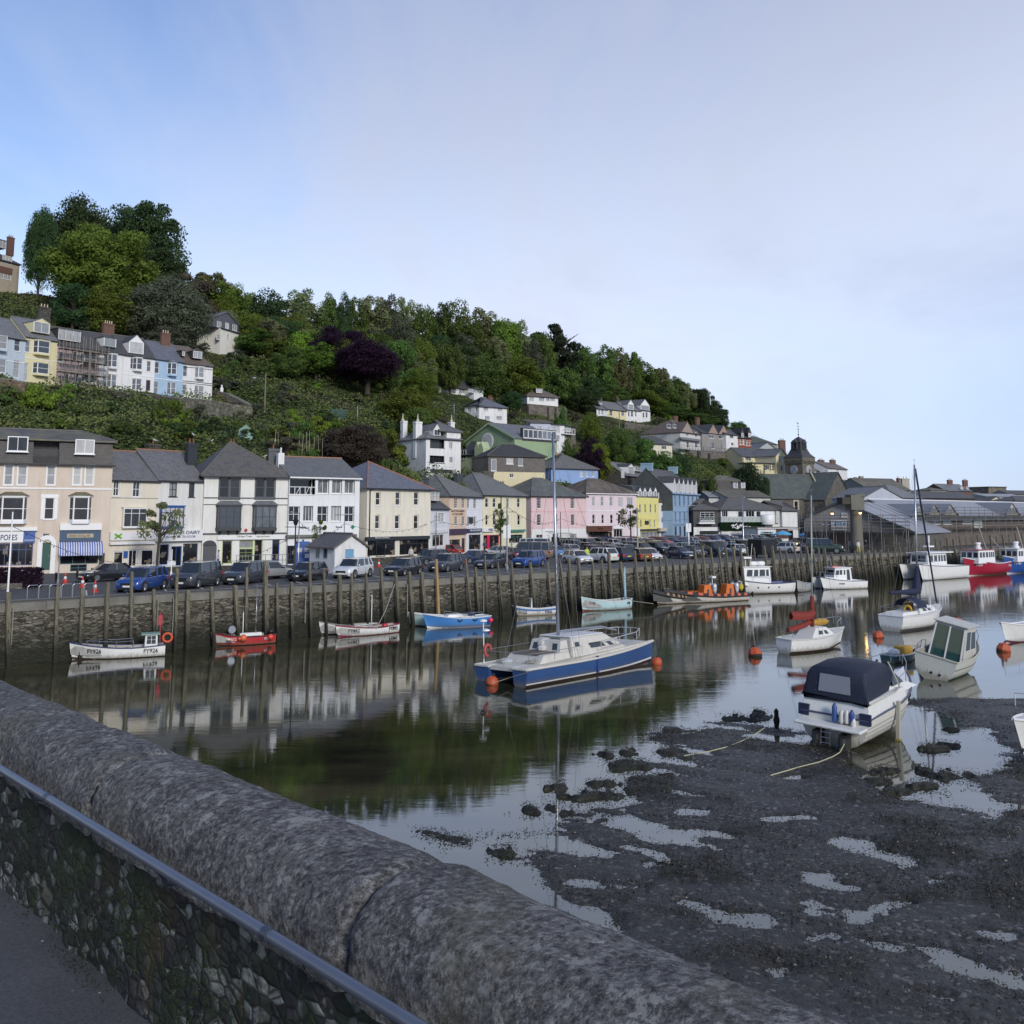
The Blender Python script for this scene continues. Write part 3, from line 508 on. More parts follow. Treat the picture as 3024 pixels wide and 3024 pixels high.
t=NT('rail_paint'); n=t.noise(t.coord('Object'),8,5,.6); M_rail=t.done(t.mix(n,(.09,.105,.14),(.15,.165,.21)),.32,.35,.5)
h0=pp(-3,1.43,1.118); pl=[pp(s,1.43,1.118)-h0 for s in np.linspace(-12,2,15)]
for k in range(14): pl[k]=pl[k]+PN*.0
mb=MB(); mb.tube(pl,.0165,16); mb.build('rail_pipe',M_rail,hr,2,uv=False)
for (a,b) in [(185,2350),(784,2763)]:
    s=Pz(a,b,EZ-1.118).dot(PD); mb=MB(); mb.tube([pp(s-.018,1.43,1.118)-h0,pp(s+.012,1.43,1.118)-h0],.0195,16); mb.build('rail_joint',plain((.06,.07,.1),.4,.4),hr,uv=False)
for s in np.arange(-11,2,1.3):
    mb=MB(); mb.tube([pp(s,1.435,1.13)-h0,pp(s,1.46,1.18)-h0,pp(s,1.58,1.2)-h0],.008,8); mb.build('bracket',plain((.05,.06,.08),.5,.4),hr,uv=False)
t=NT('pavement'); n=t.noise(t.coord('World'),2.2,6,.6); n2=t.noise(t.coord('World'),90,3,.7); n3=t.noise(t.coord('World'),26,2,.5); col=t.mix(.45,t.ramp(n,[(.3,(.06,.062,.068)),(.7,(.1,.102,.108))]),t.ramp(n2,[(.3,(.03,.03,.033)),(.7,(.15,.15,.155))])); col=t.mix(t.ramp(n3,[(.735,0),(.745,1)]),col,(.5,.5,.5)); t.bump(n2,.4,.004); M_pav=t.done(col,.75,None,.35)
mb=MB(); mb.poly(pp(-16,1.6,PH),pp(8,1.6,PH),pp(8,-6,PH),pp(-16,-6,PH)); tag(mb.build('pavement',M_pav,uv=False),'dark tarmac footpath beside the parapet',kind='structure')
mb=MB(); mb.slab([pp(-16,1.5,PH+.01),pp(8,1.5,PH+.01),pp(8,-6,PH+.01),pp(-16,-6,PH+.01)],7.2); tag(mb.build('bridge_deck',M_qwall),'solid stone body of the bridge under the path',kind='structure')
v_,f_=leafquads(SEAWEED[0],np.tile([0,0,1.],(90000,1)),np.full(90000,.034),SEAWEED[1],.45); t=NT('seaweed'); n=t.noise(t.coord('World'),4,4,.7); M_sw=t.done(t.ramp(n,[(.3,(.008,.007,.004)),(.6,(.03,.024,.013)),(.8,(.05,.046,.02))]),.45,None,.5); tag(npmesh('seaweed',v_,f_,M_sw),'black and olive seaweed and pebbles scattered over the mud',kind='stuff')
# ------------------------------------------------------------ trees
def crownmesh(seed,w,h,nlobe,nleaf,leaf,shape='round',low=.12):
    rg=np.random.default_rng(seed)
    c=[]
    while len(c)<nlobe:
        p=rg.uniform(-1,1,3)
        if (p**2).sum()>1: continue
        if shape=='pine' : p[2]=round(p[2]*2.2)/2.2+rg.normal()*.05
        if shape=='tall' and abs(p[0])>.9: continue
        c.append(p)
    c=np.array(c); c/= np.maximum(1,np.linalg.norm(c,axis=1)[:,None]); c*=.82
    rad=rg.uniform(.14,.34,nlobe)*(1 if shape!='tall' else .9)
    if shape=='round': c[:,2]+= -.25*(c[:,0]**2+c[:,1]**2)
    i=rg.integers(0,nlobe,nleaf); d=rg.normal(size=(nleaf,3)); d[:,2]+=.35; d/=np.linalg.norm(d,axis=1)[:,None]
    rr=rg.uniform(.45,1.2,nleaf)**.7; fl=.5 if shape=='pine' else .8
    p=c[i]+d*rad[i][:,None]*rr[:,None]*[1,1,fl]
    zc=h*(low+(1-low)/2); p=p*[w/2,w/2,h*(1-low)/2*.93]+[0,0,zc]; p[:,2]=np.clip(p[:,2],.02*h,None)
    return leafquads(p,d,np.full(nleaf,leaf),rg,.62)
M_bark=plain((.05,.042,.032),.9); M_ivy=plain((.09,.085,.07),.9)
PROT={}
def proto(kind):
    if kind in PROT: return PROT[kind]
    sh,seed,w,h,nl,n,lf,low={'r1':('round',1,10,11,75,15000,.19,.02),'r2':('round',2,10,10,60,14000,.2,.03),'r3':('round',3,9,11,85,15000,.18,.0),'t1':('tall',4,6,13,46,8500,.18,.1),'t2':('tall',5,7,13,52,9500,.18,.08),'p1':('pine',6,11,8,34,11000,.19,.2),'b1':('round',7,4,3,16,2600,.13,0),'b2':('round',8,5,3,18,2900,.13,0),'big':('round',9,14,15,140,42000,.19,.05),'big2':('round',11,14,15,90,28000,.2,.08),'sm':('round',12,2.6,3.6,12,1300,.075,.35)}[kind]
    v,f=crownmesh(seed,w,h,nl,n,lf,sh,low); cr=npmesh('crown',v,f,leafmat('proto',(.03,.05,.015)))
    rg=random.Random(seed); mb=MB(); top=h*(low+.45)
    k=.35*w/10
    if kind[0]!='b' or kind[:3]=='big':
        mb.tube([(0,0,-1.5),(.1,0,h*.15),(rg.uniform(-.3,.3)*k*3,rg.uniform(-.3,.3)*k*3,top),(rg.uniform(-1,1)*k*2,rg.uniform(-1,1)*k*2,h*.76)],[k*1.1,k*.85,k*.5,k*.12],8)
        for q in range(14):
            a=rg.uniform(0,6.28); z0=h*rg.uniform(low+.03,.6); l=w*rg.uniform(.25,.44); z2=min(h*.78,z0+l*rg.uniform(.3,1.1))
            mb.tube([(0,0,z0),(math.cos(a)*l*.5,math.sin(a)*l*.5,z0+(z2-z0)*.65),(math.cos(a)*l,math.sin(a)*l,z2)],[k*.38,k*.22,k*.07],5)
    else:
        for q in range(6):
            a=rg.uniform(0,6.28); mb.tube([(0,0,-.3),(math.cos(a)*w*.15,math.sin(a)*w*.15,h*.4),(math.cos(a)*w*.32,math.sin(a)*w*.32,h*.75)],[.08,.05,.02],5)
    tr=mb.build('trunk',M_bark,uv=False)
    root=empty('tree'); tr.parent=root; cr.parent=root; PROT[kind]=(root,w,h)
    root.hide_render=False
    return PROT[kind]
USED=set()
TREES=[]
def tree(kind,pos,h,w,mat,label,group=None,cat='tree',name='tree',bark=None):
    root,w0,h0=proto(kind)
    if kind in USED: r=copytree(root)
    else: r=root; USED.add(kind)
    r.name=name; r.location=pos; r.scale=(w/w0,w/w0,h/h0); r.rotation_euler=(0,0,rnd.uniform(0,6.28))
    for ch in r.children:
        if ch.name.startswith('crown'): ch.material_slots[0].link='OBJECT'; ch.material_slots[0].material=mat
        elif bark: ch.material_slots[0].link='OBJECT'; ch.material_slots[0].material=bark
    tag(r,label,cat,group); TREES.append(r); return r
LM={'dark':leafmat('dark',(0.047,0.083,0.034),(0.077,0.14,0.049)),'mid':leafmat('mid',(0.083,0.14,0.038),(0.16,0.24,0.055)),'olive':leafmat('olive',(.11,.165,.028),(.2,.27,.045)),'grey':leafmat('grey',(0.097,0.12,0.077),(0.18,0.2,0.13)),'purple':leafmat('purple',(.02,.009,.024),(.04,.017,.04)),'pale':leafmat('pale',(0.16,0.19,0.083),(0.28,0.31,0.14)),'bright':leafmat('bright',(0.17,0.26,0.034),(0.3,0.41,0.055)),'pine':leafmat('pine',(0.03,0.049,0.028),(0.049,0.077,0.036)),'brown':leafmat('brown',(0.097,0.083,0.061),(0.14,0.12,0.083))}
# ------------------------------------------------------------ buildings
KEEP=[]      # picture boxes of buildings with their depth, trees in front of them are left out
SL=slate(); SLD=slate((.065,.065,.072),.3,(.1,.095,.06),1); SLB=slate((.12,.13,.16),.15,(.16,.16,.15),2); SLM=slate((.09,.088,.08),.75,(.17,.15,.075),3); SLG=slate((.15,.155,.165),.2,(.2,.2,.19),4); SLBR=slate((.12,.1,.085),.5,(.15,.1,.07),5)
HUNG=slate((.05,.048,.05),.3,(.09,.085,.075),6)
STONE=stone((.2,.185,.155),(.09,.082,.07),(.07,.066,.058),2.4,4.2,2); STONED=stone((.12,.11,.095),(.045,.043,.04),(.05,.047,.042),2.4,4.5,3,.2)
BRICK=paint((.16,.085,.065),.9,0,.4); TERR=paint((.28,.11,.06),.9,0,.35); CREAM=render_((.62,.57,.42)); WH=render_((.66,.66,.66)); WHB=render_((.63,.65,.7),.15)
def cm(c,k=.28): return render_(c,k)
class Bd:
    def __init__(s,name,label,a,b,ze,D,wall,zb=QZ,down=0,group=None,cat='house'):
        A=P(*a); B=P(*b); s.A=Vector((A.x,A.y,0)); s.B=Vector((B.x,B.y,0)); d=(s.B-s.A); s.W=d.length; d.normalize(); s.d=d; s.n=Vector((-d.y,d.x,0))
        s.phi=math.atan2(d.y,d.x); s.zb=A.z if zb is None else zb; s.D=D; s.down=down; s.wall=wall
        s.ze=(zat(s.A,K(*ze)[1]) if isinstance(ze,tuple) else s.zb+ze)-s.zb
        s.root=empty(name,(s.A.x,s.A.y,s.zb),s.phi); tag(s.root,label,cat,group); s.holes=[]; s.polyw=[]; s.wq=[]
        p0=proj((*s.A.xy,s.zb)); p1=proj((*s.B.xy,s.zb+s.ze)); KEEP.append((min(p0[0],p1[0]),min(p0[1],p1[1])-8,max(p0[0],p1[0]),max(p0[1],p1[1]),s.A.y))
    def w(s,x,y,z=0): return s.A+s.d*x+s.n*y+Vector((0,0,s.zb+z))
    def xz(s,k,x,y,off=0):
        px,py=K(k,x,y); r=ray(px,py); e=Vector((0,0,EZ)); c=s.A+s.n*off; t_=(c-e).dot(s.n)/r.dot(s.n); q=e+r*t_; return (q-s.A).dot(s.d),q.z-s.zb
    def rect(s,k,x0,y0,x1,y1,off=0):
        ym,xm=(y0+y1)/2,(x0+x1)/2; return s.xz(k,x0,ym,off)[0],s.xz(k,xm,y1,off)[1],s.xz(k,x1,ym,off)[0],s.xz(k,xm,y0,off)[1]
    def part(s,mb,name,mat,parent=None,**kw):
        return mb.build(name,mat,parent or s.root,**kw)
    def ridge(s,k,y,x=None,off=None):
        q=s.w(s.W/2 if x is None else x,s.D/2 if off is None else off); return zat(q,K(k,0,y)[1])-s.zb
    def opening(s,x0,z0,x1,z1,kind='s',fc=M_frame,gl='d',rec=.11,sill=True,sur=None,y=0,arch=False,name='window',label=None,fw=.065,parent=None,hole=True):
        if hole and y==0: s.holes.append((x0,z0,x1,z1))
        mb=MB(); f=fw; yy=y+rec
        mb.box(x0,yy-.03,z0,x0+f,yy+.05,z1); mb.box(x1-f,yy-.03,z0,x1,yy+.05,z1); mb.box(x0+f,yy-.03,z1-f,x1-f,yy+.05,z1); mb.box(x0+f,yy-.03,z0,x1-f,yy+.05,z0+f)
        nx,ny={'s':(1,2),'c':(2,1),'x':(2,2),'p':(1,1),'g':(2,4),'G':(3,4),'t':(3,1),'q':(3,2),'f':(4,2),'5':(5,2)}[kind]
        bw=.03 if kind in 'gG' else .05
        for i in range(1,nx):
            c=x0+(x1-x0)*i/nx; mb.box(c-bw/2,yy-.022,z0+f,c+bw/2,yy+.045,z1-f)
        for j in range(1,ny):
            c=z0+(z1-z0)*j/ny
            if kind=='f' or kind=='5' or kind=='q': c=z0+(z1-z0)*.72
            mb.box(x0+f,yy-.026,c-bw/2,x1-f,yy+.047,c+bw/2)
        if sill: mb.box(x0-.08,y-.07,z0-.09,x1+.08,yy-.031,z0-.001)
        if sur:
            q=sur; mb.box(x0-q,y-.04,z0-.0,x0-.002,y+.01,z1); mb.box(x1+.002,y-.04,z0,x1+q,y+.01,z1); mb.box(x0-q-.04,y-.06,z1+.002,x1+q+.04,y+.01,z1+q*1.1)
        fr=s.part(mb,name,fc,parent); 
        if label: fr['label']=label
        mb=MB(); mb.poly((x0+f,yy+.02,z0+f),(x1-f,yy+.02,z0+f),(x1-f,yy+.02,z1-f),(x0+f,yy+.02,z1-f)); pn=mb.build('pane',glassm(gl)); pn.parent=fr
        return fr
    def win(s,kind,k,x0,y0,x1,y1,**kw):
        r=s.rect(k,x0,y0,x1,y1,kw.get('y',0)); return s.opening(*r,kind=kind,**kw)
    def wins(s,kind,k,y0,y1,xs,**kw):
        for x0,x1 in xs: s.win(kind,k,x0,y0,x1,y1,**kw)
    def box(s,name,k,x0,y0,x1,y1,mat,t=.1,off=0,parent=None,bevel=0):
        a,b,c,d=s.rect(k,x0,y0,x1,y1,-t); mb=MB(); mb.box(a,-t,b,c,off-.002,d); return s.part(mb,name,mat,parent,bevel=bevel)
    def finish(s,side_r=True,gable=None,wall2=None,zsplit=None):
        W,D,z0,z1=s.W,s.D,-s.down-.3,s.ze; hs=[h for h in s.holes if h[0]<W and h[2]>0]
        def grid(mb,za,zb_):
            xs_=sorted(set([0,W]+[min(W,max(0,v)) for h in hs for v in (h[0],h[2])])); zs=sorted(set([za,zb_]+[min(zb_,max(za,v)) for h in hs for v in (h[1],h[3])]))
            for i in range(len(xs_)-1):
                for j in range(len(zs)-1):
                    a,b,c,d=xs_[i],xs_[i+1],zs[j],zs[j+1]
                    if b-a<1e-4 or d-c<1e-4: continue
                    xm,zm=(a+b)/2,(c+d)/2
                    if any(h[0]<xm<h[2] and h[1]<zm<h[3] for h in hs): continue
                    mb.poly((a,0,c),(b,0,c),(b,0,d),(a,0,d))
        mb=MB(); grid(mb,z0 if zsplit is None else zsplit,z1)
        if zsplit is not None: mb.cm=1; grid(mb,z0,zsplit); mb.cm=0
        r=.17
        for a,b,c,d in hs:
            a=max(a,0);c=min(c,W);b=max(b,z0);d=min(d,z1)
            mb.poly((a,0,b),(a,0,d),(a,r,d),(a,r,b)); mb.poly((c,0,b),(c,r,b),(c,r,d),(c,0,d)); mb.poly((a,0,d),(c,0,d),(c,r,d),(a,r,d)); mb.poly((a,0,b),(a,r,b),(c,r,b),(c,0,b))
        mb.poly((0,0,z0),(0,0,z1),(0,D,z1),(0,D,z0)); mb.poly((W,0,z0),(W,D,z0),(W,D,z1),(W,0,z1)); mb.poly((0,D,z0),(0,D,z1),(W,D,z1),(W,D,z0))
        if gable:
            for x in (0,W): mb.poly((x,0,z1),(x,D,z1),(x,D/2,gable))
        mats=[s.wall] + ([wall2] if wall2 else [])
        return s.part(mb,'wall',mats)
    def roof(s,kind,zr,mat=None,il=None,ir=None,ov=.28,ridge_m=None,name='roof',z=None,x0=None,x1=None,y0=None,y1=None):
        mat=mat or SL; W,D=s.W,s.D; z=s.ze if z is None else z; X0=(0 if x0 is None else x0)-ov; X1=(W if x1 is None else x1)+ov; Y0=(0 if y0 is None else y0)-ov; Y1=(D if y1 is None else y1)+ov; ym=(Y0+Y1)/2; mb=MB(); o=mb
        il=(Y1-Y0)/2 if il is None else il+ov; ir=(Y1-Y0)/2 if ir is None else ir+ov
        if kind=='gable':
            X0+=ov-.12; X1-=ov-.12; o.slab([(X0,Y0,z),(X1,Y0,z),(X1,ym,zr),(X0,ym,zr)]); o.slab([(X0,ym,zr),(X1,ym,zr),(X1,Y1,z),(X0,Y1,z)])
            rid=[((X0,ym,zr+.02),(X1,ym,zr+.02))]
        elif kind=='hip':
            a,b=(X0+il,ym,zr),(X1-ir,ym,zr)
            if il<=.4: a=(X0,ym,zr)
            o.slab([(X0,Y0,z),(X1,Y0,z),b,a]); o.slab([(X1,Y1,z),(X0,Y1,z),a,b]); 
            if il>.4: o.slab([(X0,Y1,z),(X0,Y0,z),a])
            if ir>.4: o.slab([(X1,Y0,z),(X1,Y1,z),b])
            rid=[(a,b)]+([((X0,Y0,z+.02),a)] if il>.4 else [])+([((X1,Y0,z+.02),b)] if ir>.4 else [])
        elif kind=='gfront':
            xm=(X0+X1)/2; o.slab([(X0,Y1,z),(X0,Y0,z),(xm,Y0,zr),(xm,Y1,zr)]); o.slab([(X1,Y0,z),(X1,Y1,z),(xm,Y1,zr),(xm,Y0,zr)]); rid=[((xm,Y0,zr+.02),(xm,Y1,zr+.02))]
        elif kind=='mono':
            o.slab([(X0,Y0,z),(X1,Y0,z),(X1,Y1,zr),(X0,Y1,zr)]); rid=[]
        elif kind=='flat':
            o.slab([(X0,Y0,z+.12),(X1,Y0,z+.12),(X1,Y1,z+.12),(X0,Y1,z+.12)],.2); rid=[]
        r=s.part(mb,name,mat)
        if rid:
            mb=MB(); 
            for a,b in rid: mb.tube([a,b],.09,6)
            s.part(mb,'ridge_tiles',ridge_m or plain((.13,.125,.12),.8),r,uv=False)
        if kind in('gable','hip','mono','flat') and name=='roof':
            mb=MB(); mb.box(X0,Y0-.09,z-.17,X1,Y0+.05,z-.03); s.part(mb,'gutter',M_dark if s.gutter else M_frame,r,uv=False)
        return r
    gutter=True
    def tri(s,zr,mat=None,y=0,x0=0,x1=None,z=None,name='gable_wall'):
        x1=s.W if x1 is None else x1; z=s.ze if z is None else z; mb=MB(); mb.prism([(x0,z),(x1,z),((x0+x1)/2,zr)],lambda a,b,t_:(a,t_,b),y,y+.25); return s.part(mb,name,mat or s.wall)
    def chimney(s,x,y,z0,z1,wx=.9,wy=.6,mat=BRICK,pots=3,potm=TERR,cap=None):
        mb=MB(); mb.box(x-wx/2,y-wy/2,z0,x+wx/2,y+wy/2,z1-.3); mb.box(x-wx/2-.07,y-wy/2-.07,z1-.3,x+wx/2+.07,y+wy/2+.07,z1-.12); mb.box(x-wx/2-.02,y-wy/2-.02,z1-.12,x+wx/2+.02,y+wy/2+.02,z1)
        c=s.part(mb,'chimney',mat)
        for i in range(pots):
            px=x+(i-(pots-1)/2)*(wx*.8/max(1,pots)); mb=MB(); mb.lathe([(.11,0),(.09,.06),(.085,.4),(.11,.43),(.11,.48),(.07,.48)],(px,y,z1),8); mb.build('chimney_pot',potm,c,2,uv=False)
        return c
    def chim(s,k,x0,y0,x1,y1,off=None,mat=BRICK,pots=3,potm=TERR,dz=2):
        off=s.D/2 if off is None else off; a,b,c,d=s.rect(k,x0,y0,x1,y1,off); return s.chimney((a+c)/2,off,b-dz,d,c-a,.6,mat,pots,potm)
    def dormer(s,x0,z0,x1,z1,yf,depth,kind='s',gab=.5,wall=None,fc=M_frame,roofm=None,gl='n',hipped=False):
        mb=MB(); mb.cm=0; e=.12; mb.box(x0,yf,z0,x0+e,yf+depth,z1); mb.box(x1-e,yf,z0,x1,yf+depth,z1); mb.box(x0+e,yf+.1,z0,x1-e,yf+depth,z0+.05)
        xm=(x0+x1)/2; mb.cm=1
        if gab>0:
            o=.1; mb.slab([(x0-o,yf-o,z1),(xm,yf-o,z1+gab),(xm,yf+depth+gab*1.2,z1+gab),(x0-o,yf+depth,z1)],.07); mb.slab([(xm,yf-o,z1+gab),(x1+o,yf-o,z1),(x1+o,yf+depth,z1),(xm,yf+depth+gab*1.2,z1+gab)],.07)
            mb.cm=0; mb.prism([(x0,z1),(x1,z1),(xm,z1+gab-.04)],lambda a,b,t_:(a,t_,b),yf+.01,yf+.1)
        else: mb.slab([(x0-.12,yf-.12,z1+.1),(x1+.12,yf-.12,z1+.1),(x1+.12,yf+depth,z1+.16),(x0-.12,yf+depth,z1+.16)],.12)
        dm=s.part(mb,'dormer',[wall or s.wall,roofm or SLD])
        if True:
            mbf=MB(); f=.07; a,b,c,d=x0+e,z0+.05,x1-e,z1
            mbf.box(a,yf-.01,b,a+f,yf+.06,d); mbf.box(c-f,yf-.01,b,c,yf+.06,d); mbf.box(a+f,yf-.01,d-f,c-f,yf+.06,d); mbf.box(a+f,yf-.01,b,c-f,yf+.06,b+f)
            nx,ny={'s':(1,2),'c':(2,1),'x':(2,2),'p':(1,1),'g':(2,3),'t':(3,1)}[kind]
            for i in range(1,nx): q=a+(c-a)*i/nx; mbf.box(q-.025,yf-.005,b+f,q+.025,yf+.055,d-f)
            for j in range(1,ny): q=b+(d-b)*j/ny; mbf.box(a+f,yf-.003,q-.025,c-f,yf+.052,q+.025)
            mbf.build('window_frame',fc,dm); mbf=MB(); mbf.poly((a+f,yf+.04,b+f),(c-f,yf+.04,b+f),(c-f,yf+.04,d-f),(a+f,yf+.04,d-f)); mbf.build('pane',glassm(gl),dm)
        return dm
    def bay(s,x0,z0,x1,z1,out=.6,fc=M_frame,gl='n',roofh=.5,low=0,kind='s',roofm=None,base=None,flat=False,name='bay_window',cant=.35):
        c=min(cant,(x1-x0)*.3); pl=[(x0,0),(x0+c,-out),(x1-c,-out),(x1,0)]; mb=MB()
        def posts(za,zb_,t_=.05):
            pass
        segs=list(zip(pl[:-1],pl[1:]))
        for (a,b) in segs:
            L_=math.hypot(b[0]-a[0],b[1]-a[1]); ux,uy=(b[0]-a[0])/L_,(b[1]-a[1])/L_; nx_,ny_=uy,-ux
            def bb(u0,u1,q0,q1,o0=0,o1=.07):
                p=[(a[0]+ux*u0+nx_*o,a[1]+uy*u0+ny_*o) for u0,o in ((u0,-o0),(u1,-o0),(u1,-o1),(u0,-o1))]
                mb.slab([(x,y,q1) for x,y in p],q1-q0)
            f=.09; bb(0,f,z0,z1); bb(L_-f,L_,z0,z1); bb(f,L_-f,z1-f,z1); bb(f,L_-f,z0,z0+f); bb(f,L_-f,(z0+z1)/2-.03,(z0+z1)/2+.03,.01,.06)
            if kind=='x' and L_>1: bb(L_/2-.03,L_/2+.03,z0+f,z1-f,.005,.065); 
            if kind=='q' and L_>1:
                for q in (1,2): bb(L_*q/3-.03,L_*q/3+.03,z0+f,z1-f,.005,.065)
        w_=s.part(mb,name,fc)
        mb=MB(); 
        for (a,b) in segs: mb.poly((a[0]*.97+.03*(x0+x1)/2,a[1]+.05,z0+.05),(b[0]*.97+.03*(x0+x1)/2,b[1]+.05,z0+.05),(b[0]*.97+.03*(x0+x1)/2,b[1]+.05,z1-.05),(a[0]*.97+.03*(x0+x1)/2,a[1]+.05,z1-.05))
        mb.build('pane',glassm(gl),w_)
        mb=MB(); mb.slab([(x,y,z0) for x,y in [(x0-.05,0),(x0+c-.05,-out-.06),(x1-c+.05,-out-.06),(x1+.05,0)]],z0-low if low is not None else .3); mb.slab([(x,y,z1+.12) for x,y in [(x0-.06,0),(x0+c-.06,-out-.08),(x1-c+.06,-out-.08),(x1+.06,0)]],.12); mb.build('bay_base',base or s.wall,w_)
        if roofh:
            mb=MB(); o=.14; e=[(x0-o,.0,z1+.12),(x0+c-o,-out-o,z1+.12),(x1-c+o,-out-o,z1+.12),(x1+o,.0,z1+.12)]; k1,k2=(x0+c+.2,0,z1+.12+roofh),(x1-c-.2,0,z1+.12+roofh)
            mb.poly(e[0],e[1],k1); mb.poly(e[1],e[2],k2,k1); mb.poly(e[2],e[3],k2); mb.poly(e[3],e[0],k1,k2); mb.build('bay_roof',roofm or SLG,w_)
        return w_
    def band(s,k,y,t=.12,out=.06,mat=M_frame,x0=0,x1=None,name='string_course'):
        z=s.xz(k,*( (0,y) ),0)[1] if False else zat(s.A,K(k,0,y)[1])-s.zb; mb=MB(); mb.box(x0,-out,z-t/2,s.W if x1 is None else x1,-.002,z+t/2); return s.part(mb,name,mat)
    def text(s,txt,k,x0,y0,x1,y1,mat,off=.12,shear=0,sx=None,name='lettering'):
        a,b,c,d=s.rect(k,x0,y0,x1,y1,-off); h=d-b; o=lettering(txt,h,mat,s.root,Matrix.Identity(4),name,.012,shear)
        xs_=[v.co.x for v in o.data.vertices]; wdt=max(xs_)-min(xs_); k_=(c-a)/wdt; ys=[v.co.y for v in o.data.vertices]; ky=h/(max(ys)-min(ys)); cx_=(max(xs_)+min(xs_))/2; cy_=(max(ys)+min(ys))/2
        o.data.transform(T((a+c)/2,-off,(b+d)/2)@FRONT@Matrix.Diagonal((k_,ky,1,1))@T(-cx_,-cy_,0)); return o
    def door(s,k,x0,y0,x1,y1,mat,gl=None,name='door'):
        r=s.rect(k,x0,y0,x1,y1); a,b,c,d=r; b=max(b,0); s.holes.append((a,b,c,d)); mb=MB(); mb.box(a,.1,b,c,.16,d)
        for i in (0,1):
            for j in (0,1,2): 
                w_=(c-a)/2; h_=(d-b)/3; mb.box(a+i*w_+w_*.18,.085,b+j*h_+h_*.15,a+(i+1)*w_-w_*.18,.099,b+(j+1)*h_-h_*.15)
        o=s.part(mb,name,mat); mb=MB(); mb.ball((c-.12,.06,(b+d)/2),.035,6,4); mb.build('handle',M_metal,o,uv=False); return o
TEAL=paint((.03,.11,.13),.4); NAVY=paint((.02,.035,.08),.4); GREEN=paint((.01,.07,.05),.4); BLK=paint((.025,.03,.035),.5); DGREY=paint((.06,.065,.075),.5); BLUE=paint((.03,.09,.3),.4); TXW=plain((.75,.75,.75),.5); TXN=plain((.02,.03,.09),.5); SGN=paint((.68,.68,.68),.4,0,.03)
ROW='buildings facing the quay car park'
# 1 tall beige building
b=Bd('shop_building','tall beige building with black slate attic storey and blue and green shopfronts',(-250,1700,86.5),(317,1690,94),('1',200,455),9,cm((.58,.49,.41),.15),cat='building',group=ROW); b.gutter=True
z2=zat(b.w(0,1.6),K('1',400,243)[1])-b.zb; z3=zat(b.w(0,4.5),K('1',400,155)[1])-b.zb
b.wins('s','1',480,640,[(-330,-262),(-220,-150),(35,105),(145,218),(382,450),(597,660),(695,762)],gl='n',sur=.08); 
b.win('s','1',362,747,440,920,sur=.3)
for x0,x1,gl in ((-20,228,'d'),(565,755,'d'),(-400,-180,'n')):
    a,c,d,e=b.rect('1',x0,738,x1,930,-.6); b.bay(a,c,d,e,.6,gl=gl,roofh=.35,low=None,base=M_frame,roofm=SLM); b.holes.append((a+.1,c,d-.1,e))
b.band('1',657,.14); 
b.box('shop_cornice','1',-160,985,305,1015,M_frame,.35); b.box('shop_sign','1',-160,1020,190,1110,SGN,.2); b.box('shop_sign','1',190,1020,286,1110,BLUE,.2); b.text('POPES','1',5,1045,142,1092,TXN,.22)
b.text('ESTATE AGENTS','1',200,1086,280,1096,TXW,.22)
b.win('5','1',-20,1118,266,1298,fc=paint((.05,.08,.2),.4),gl='s',sill=False); b.win('5','1',-330,1118,-60,1298,fc=paint((.05,.08,.2),.4),gl='s',sill=False)
b.door('1',342,1110,410,1335,GREEN); b.win('p','1',345,1035,408,1072,gl='d',sill=False)
a,c,d,e=b.rect('1',342,1110,410,1335); mb=MB(); mb.box(a-.42,-.12,0,a-.02,-.002,e-.1); mb.box(d+.02,-.12,0,d+.42,-.002,e-.1)
xm=(a+d)/2; ro=(d-a)/2+.42; ri=(d-a)/2+.02
for i in range(12):
    t0,t1=math.pi*i/12,math.pi*(i+1)/12; f_=lambda r,t_:(xm+r*math.cos(t_),e-.1+r*1.0*math.sin(t_)); mb.prism([f_(ri,t0),f_(ro,t0),f_(ro,t1),f_(ri,t1)],lambda x,z,y:(x,y,z),-.12,-.002)
b.part(mb,'door_surround',M_frame)
b.box('shop_cornice','1',490,955,830,1008,M_frame,.4); b.box('shop_sign','1',487,1012,822,1100,paint((.03,.07,.13),.4),.2); b.box('sign_panel','1',548,1038,762,1070,paint((.4,.33,.22),.5),.24); b.text('SAND DOLLAR','1',560,1044,735,1064,paint((.05,.06,.07),.5),.25)
a,c,d,e=b.rect('1',480,1100,838,1185,-.6); t=NT('striped_awning'); wv=t.n('ShaderNodeTexWave',bands_direction='X'); wv.inputs['Scale'].default_value=1.5; t.l(t.coord('Object'),wv.inputs['Vector']); M_awn=t.done(t.mix(t.ramp(wv.outputs[1],[(.49,0),(.51,1)]),(.06,.1,.3),(.5,.52,.6)),.85)
mb=MB(); 
cr=[(0,e),(-.35,e-.12),(-.75,e-.45),(-1.05,e-1.0),(-1.05,e-1.3)]; mb.loft([[(a,y,z) for y,z in cr],[(d,y,z) for y,z in cr]]); mb.poly((a,0,e),(a,-1.05,e-1.),(a,-1.05,e-1.3),(a,0,e-1.1)); mb.poly((d,0,e),(d,-1.05,e-1.),(d,-1.05,e-1.3),(d,0,e-1.1)); b.part(mb,'awning',M_awn)
b.win('t','1',490,1180,800,1285,fc=TEAL,gl='s',sill=False); b.win('x','1',572,1288,708,1345,fc=TEAL,gl='d',sill=False,name='shop_door')
b.box('menu_board','1',808,1195,852,1300,paint((.02,.03,.02),.6),.08)
b.finish()
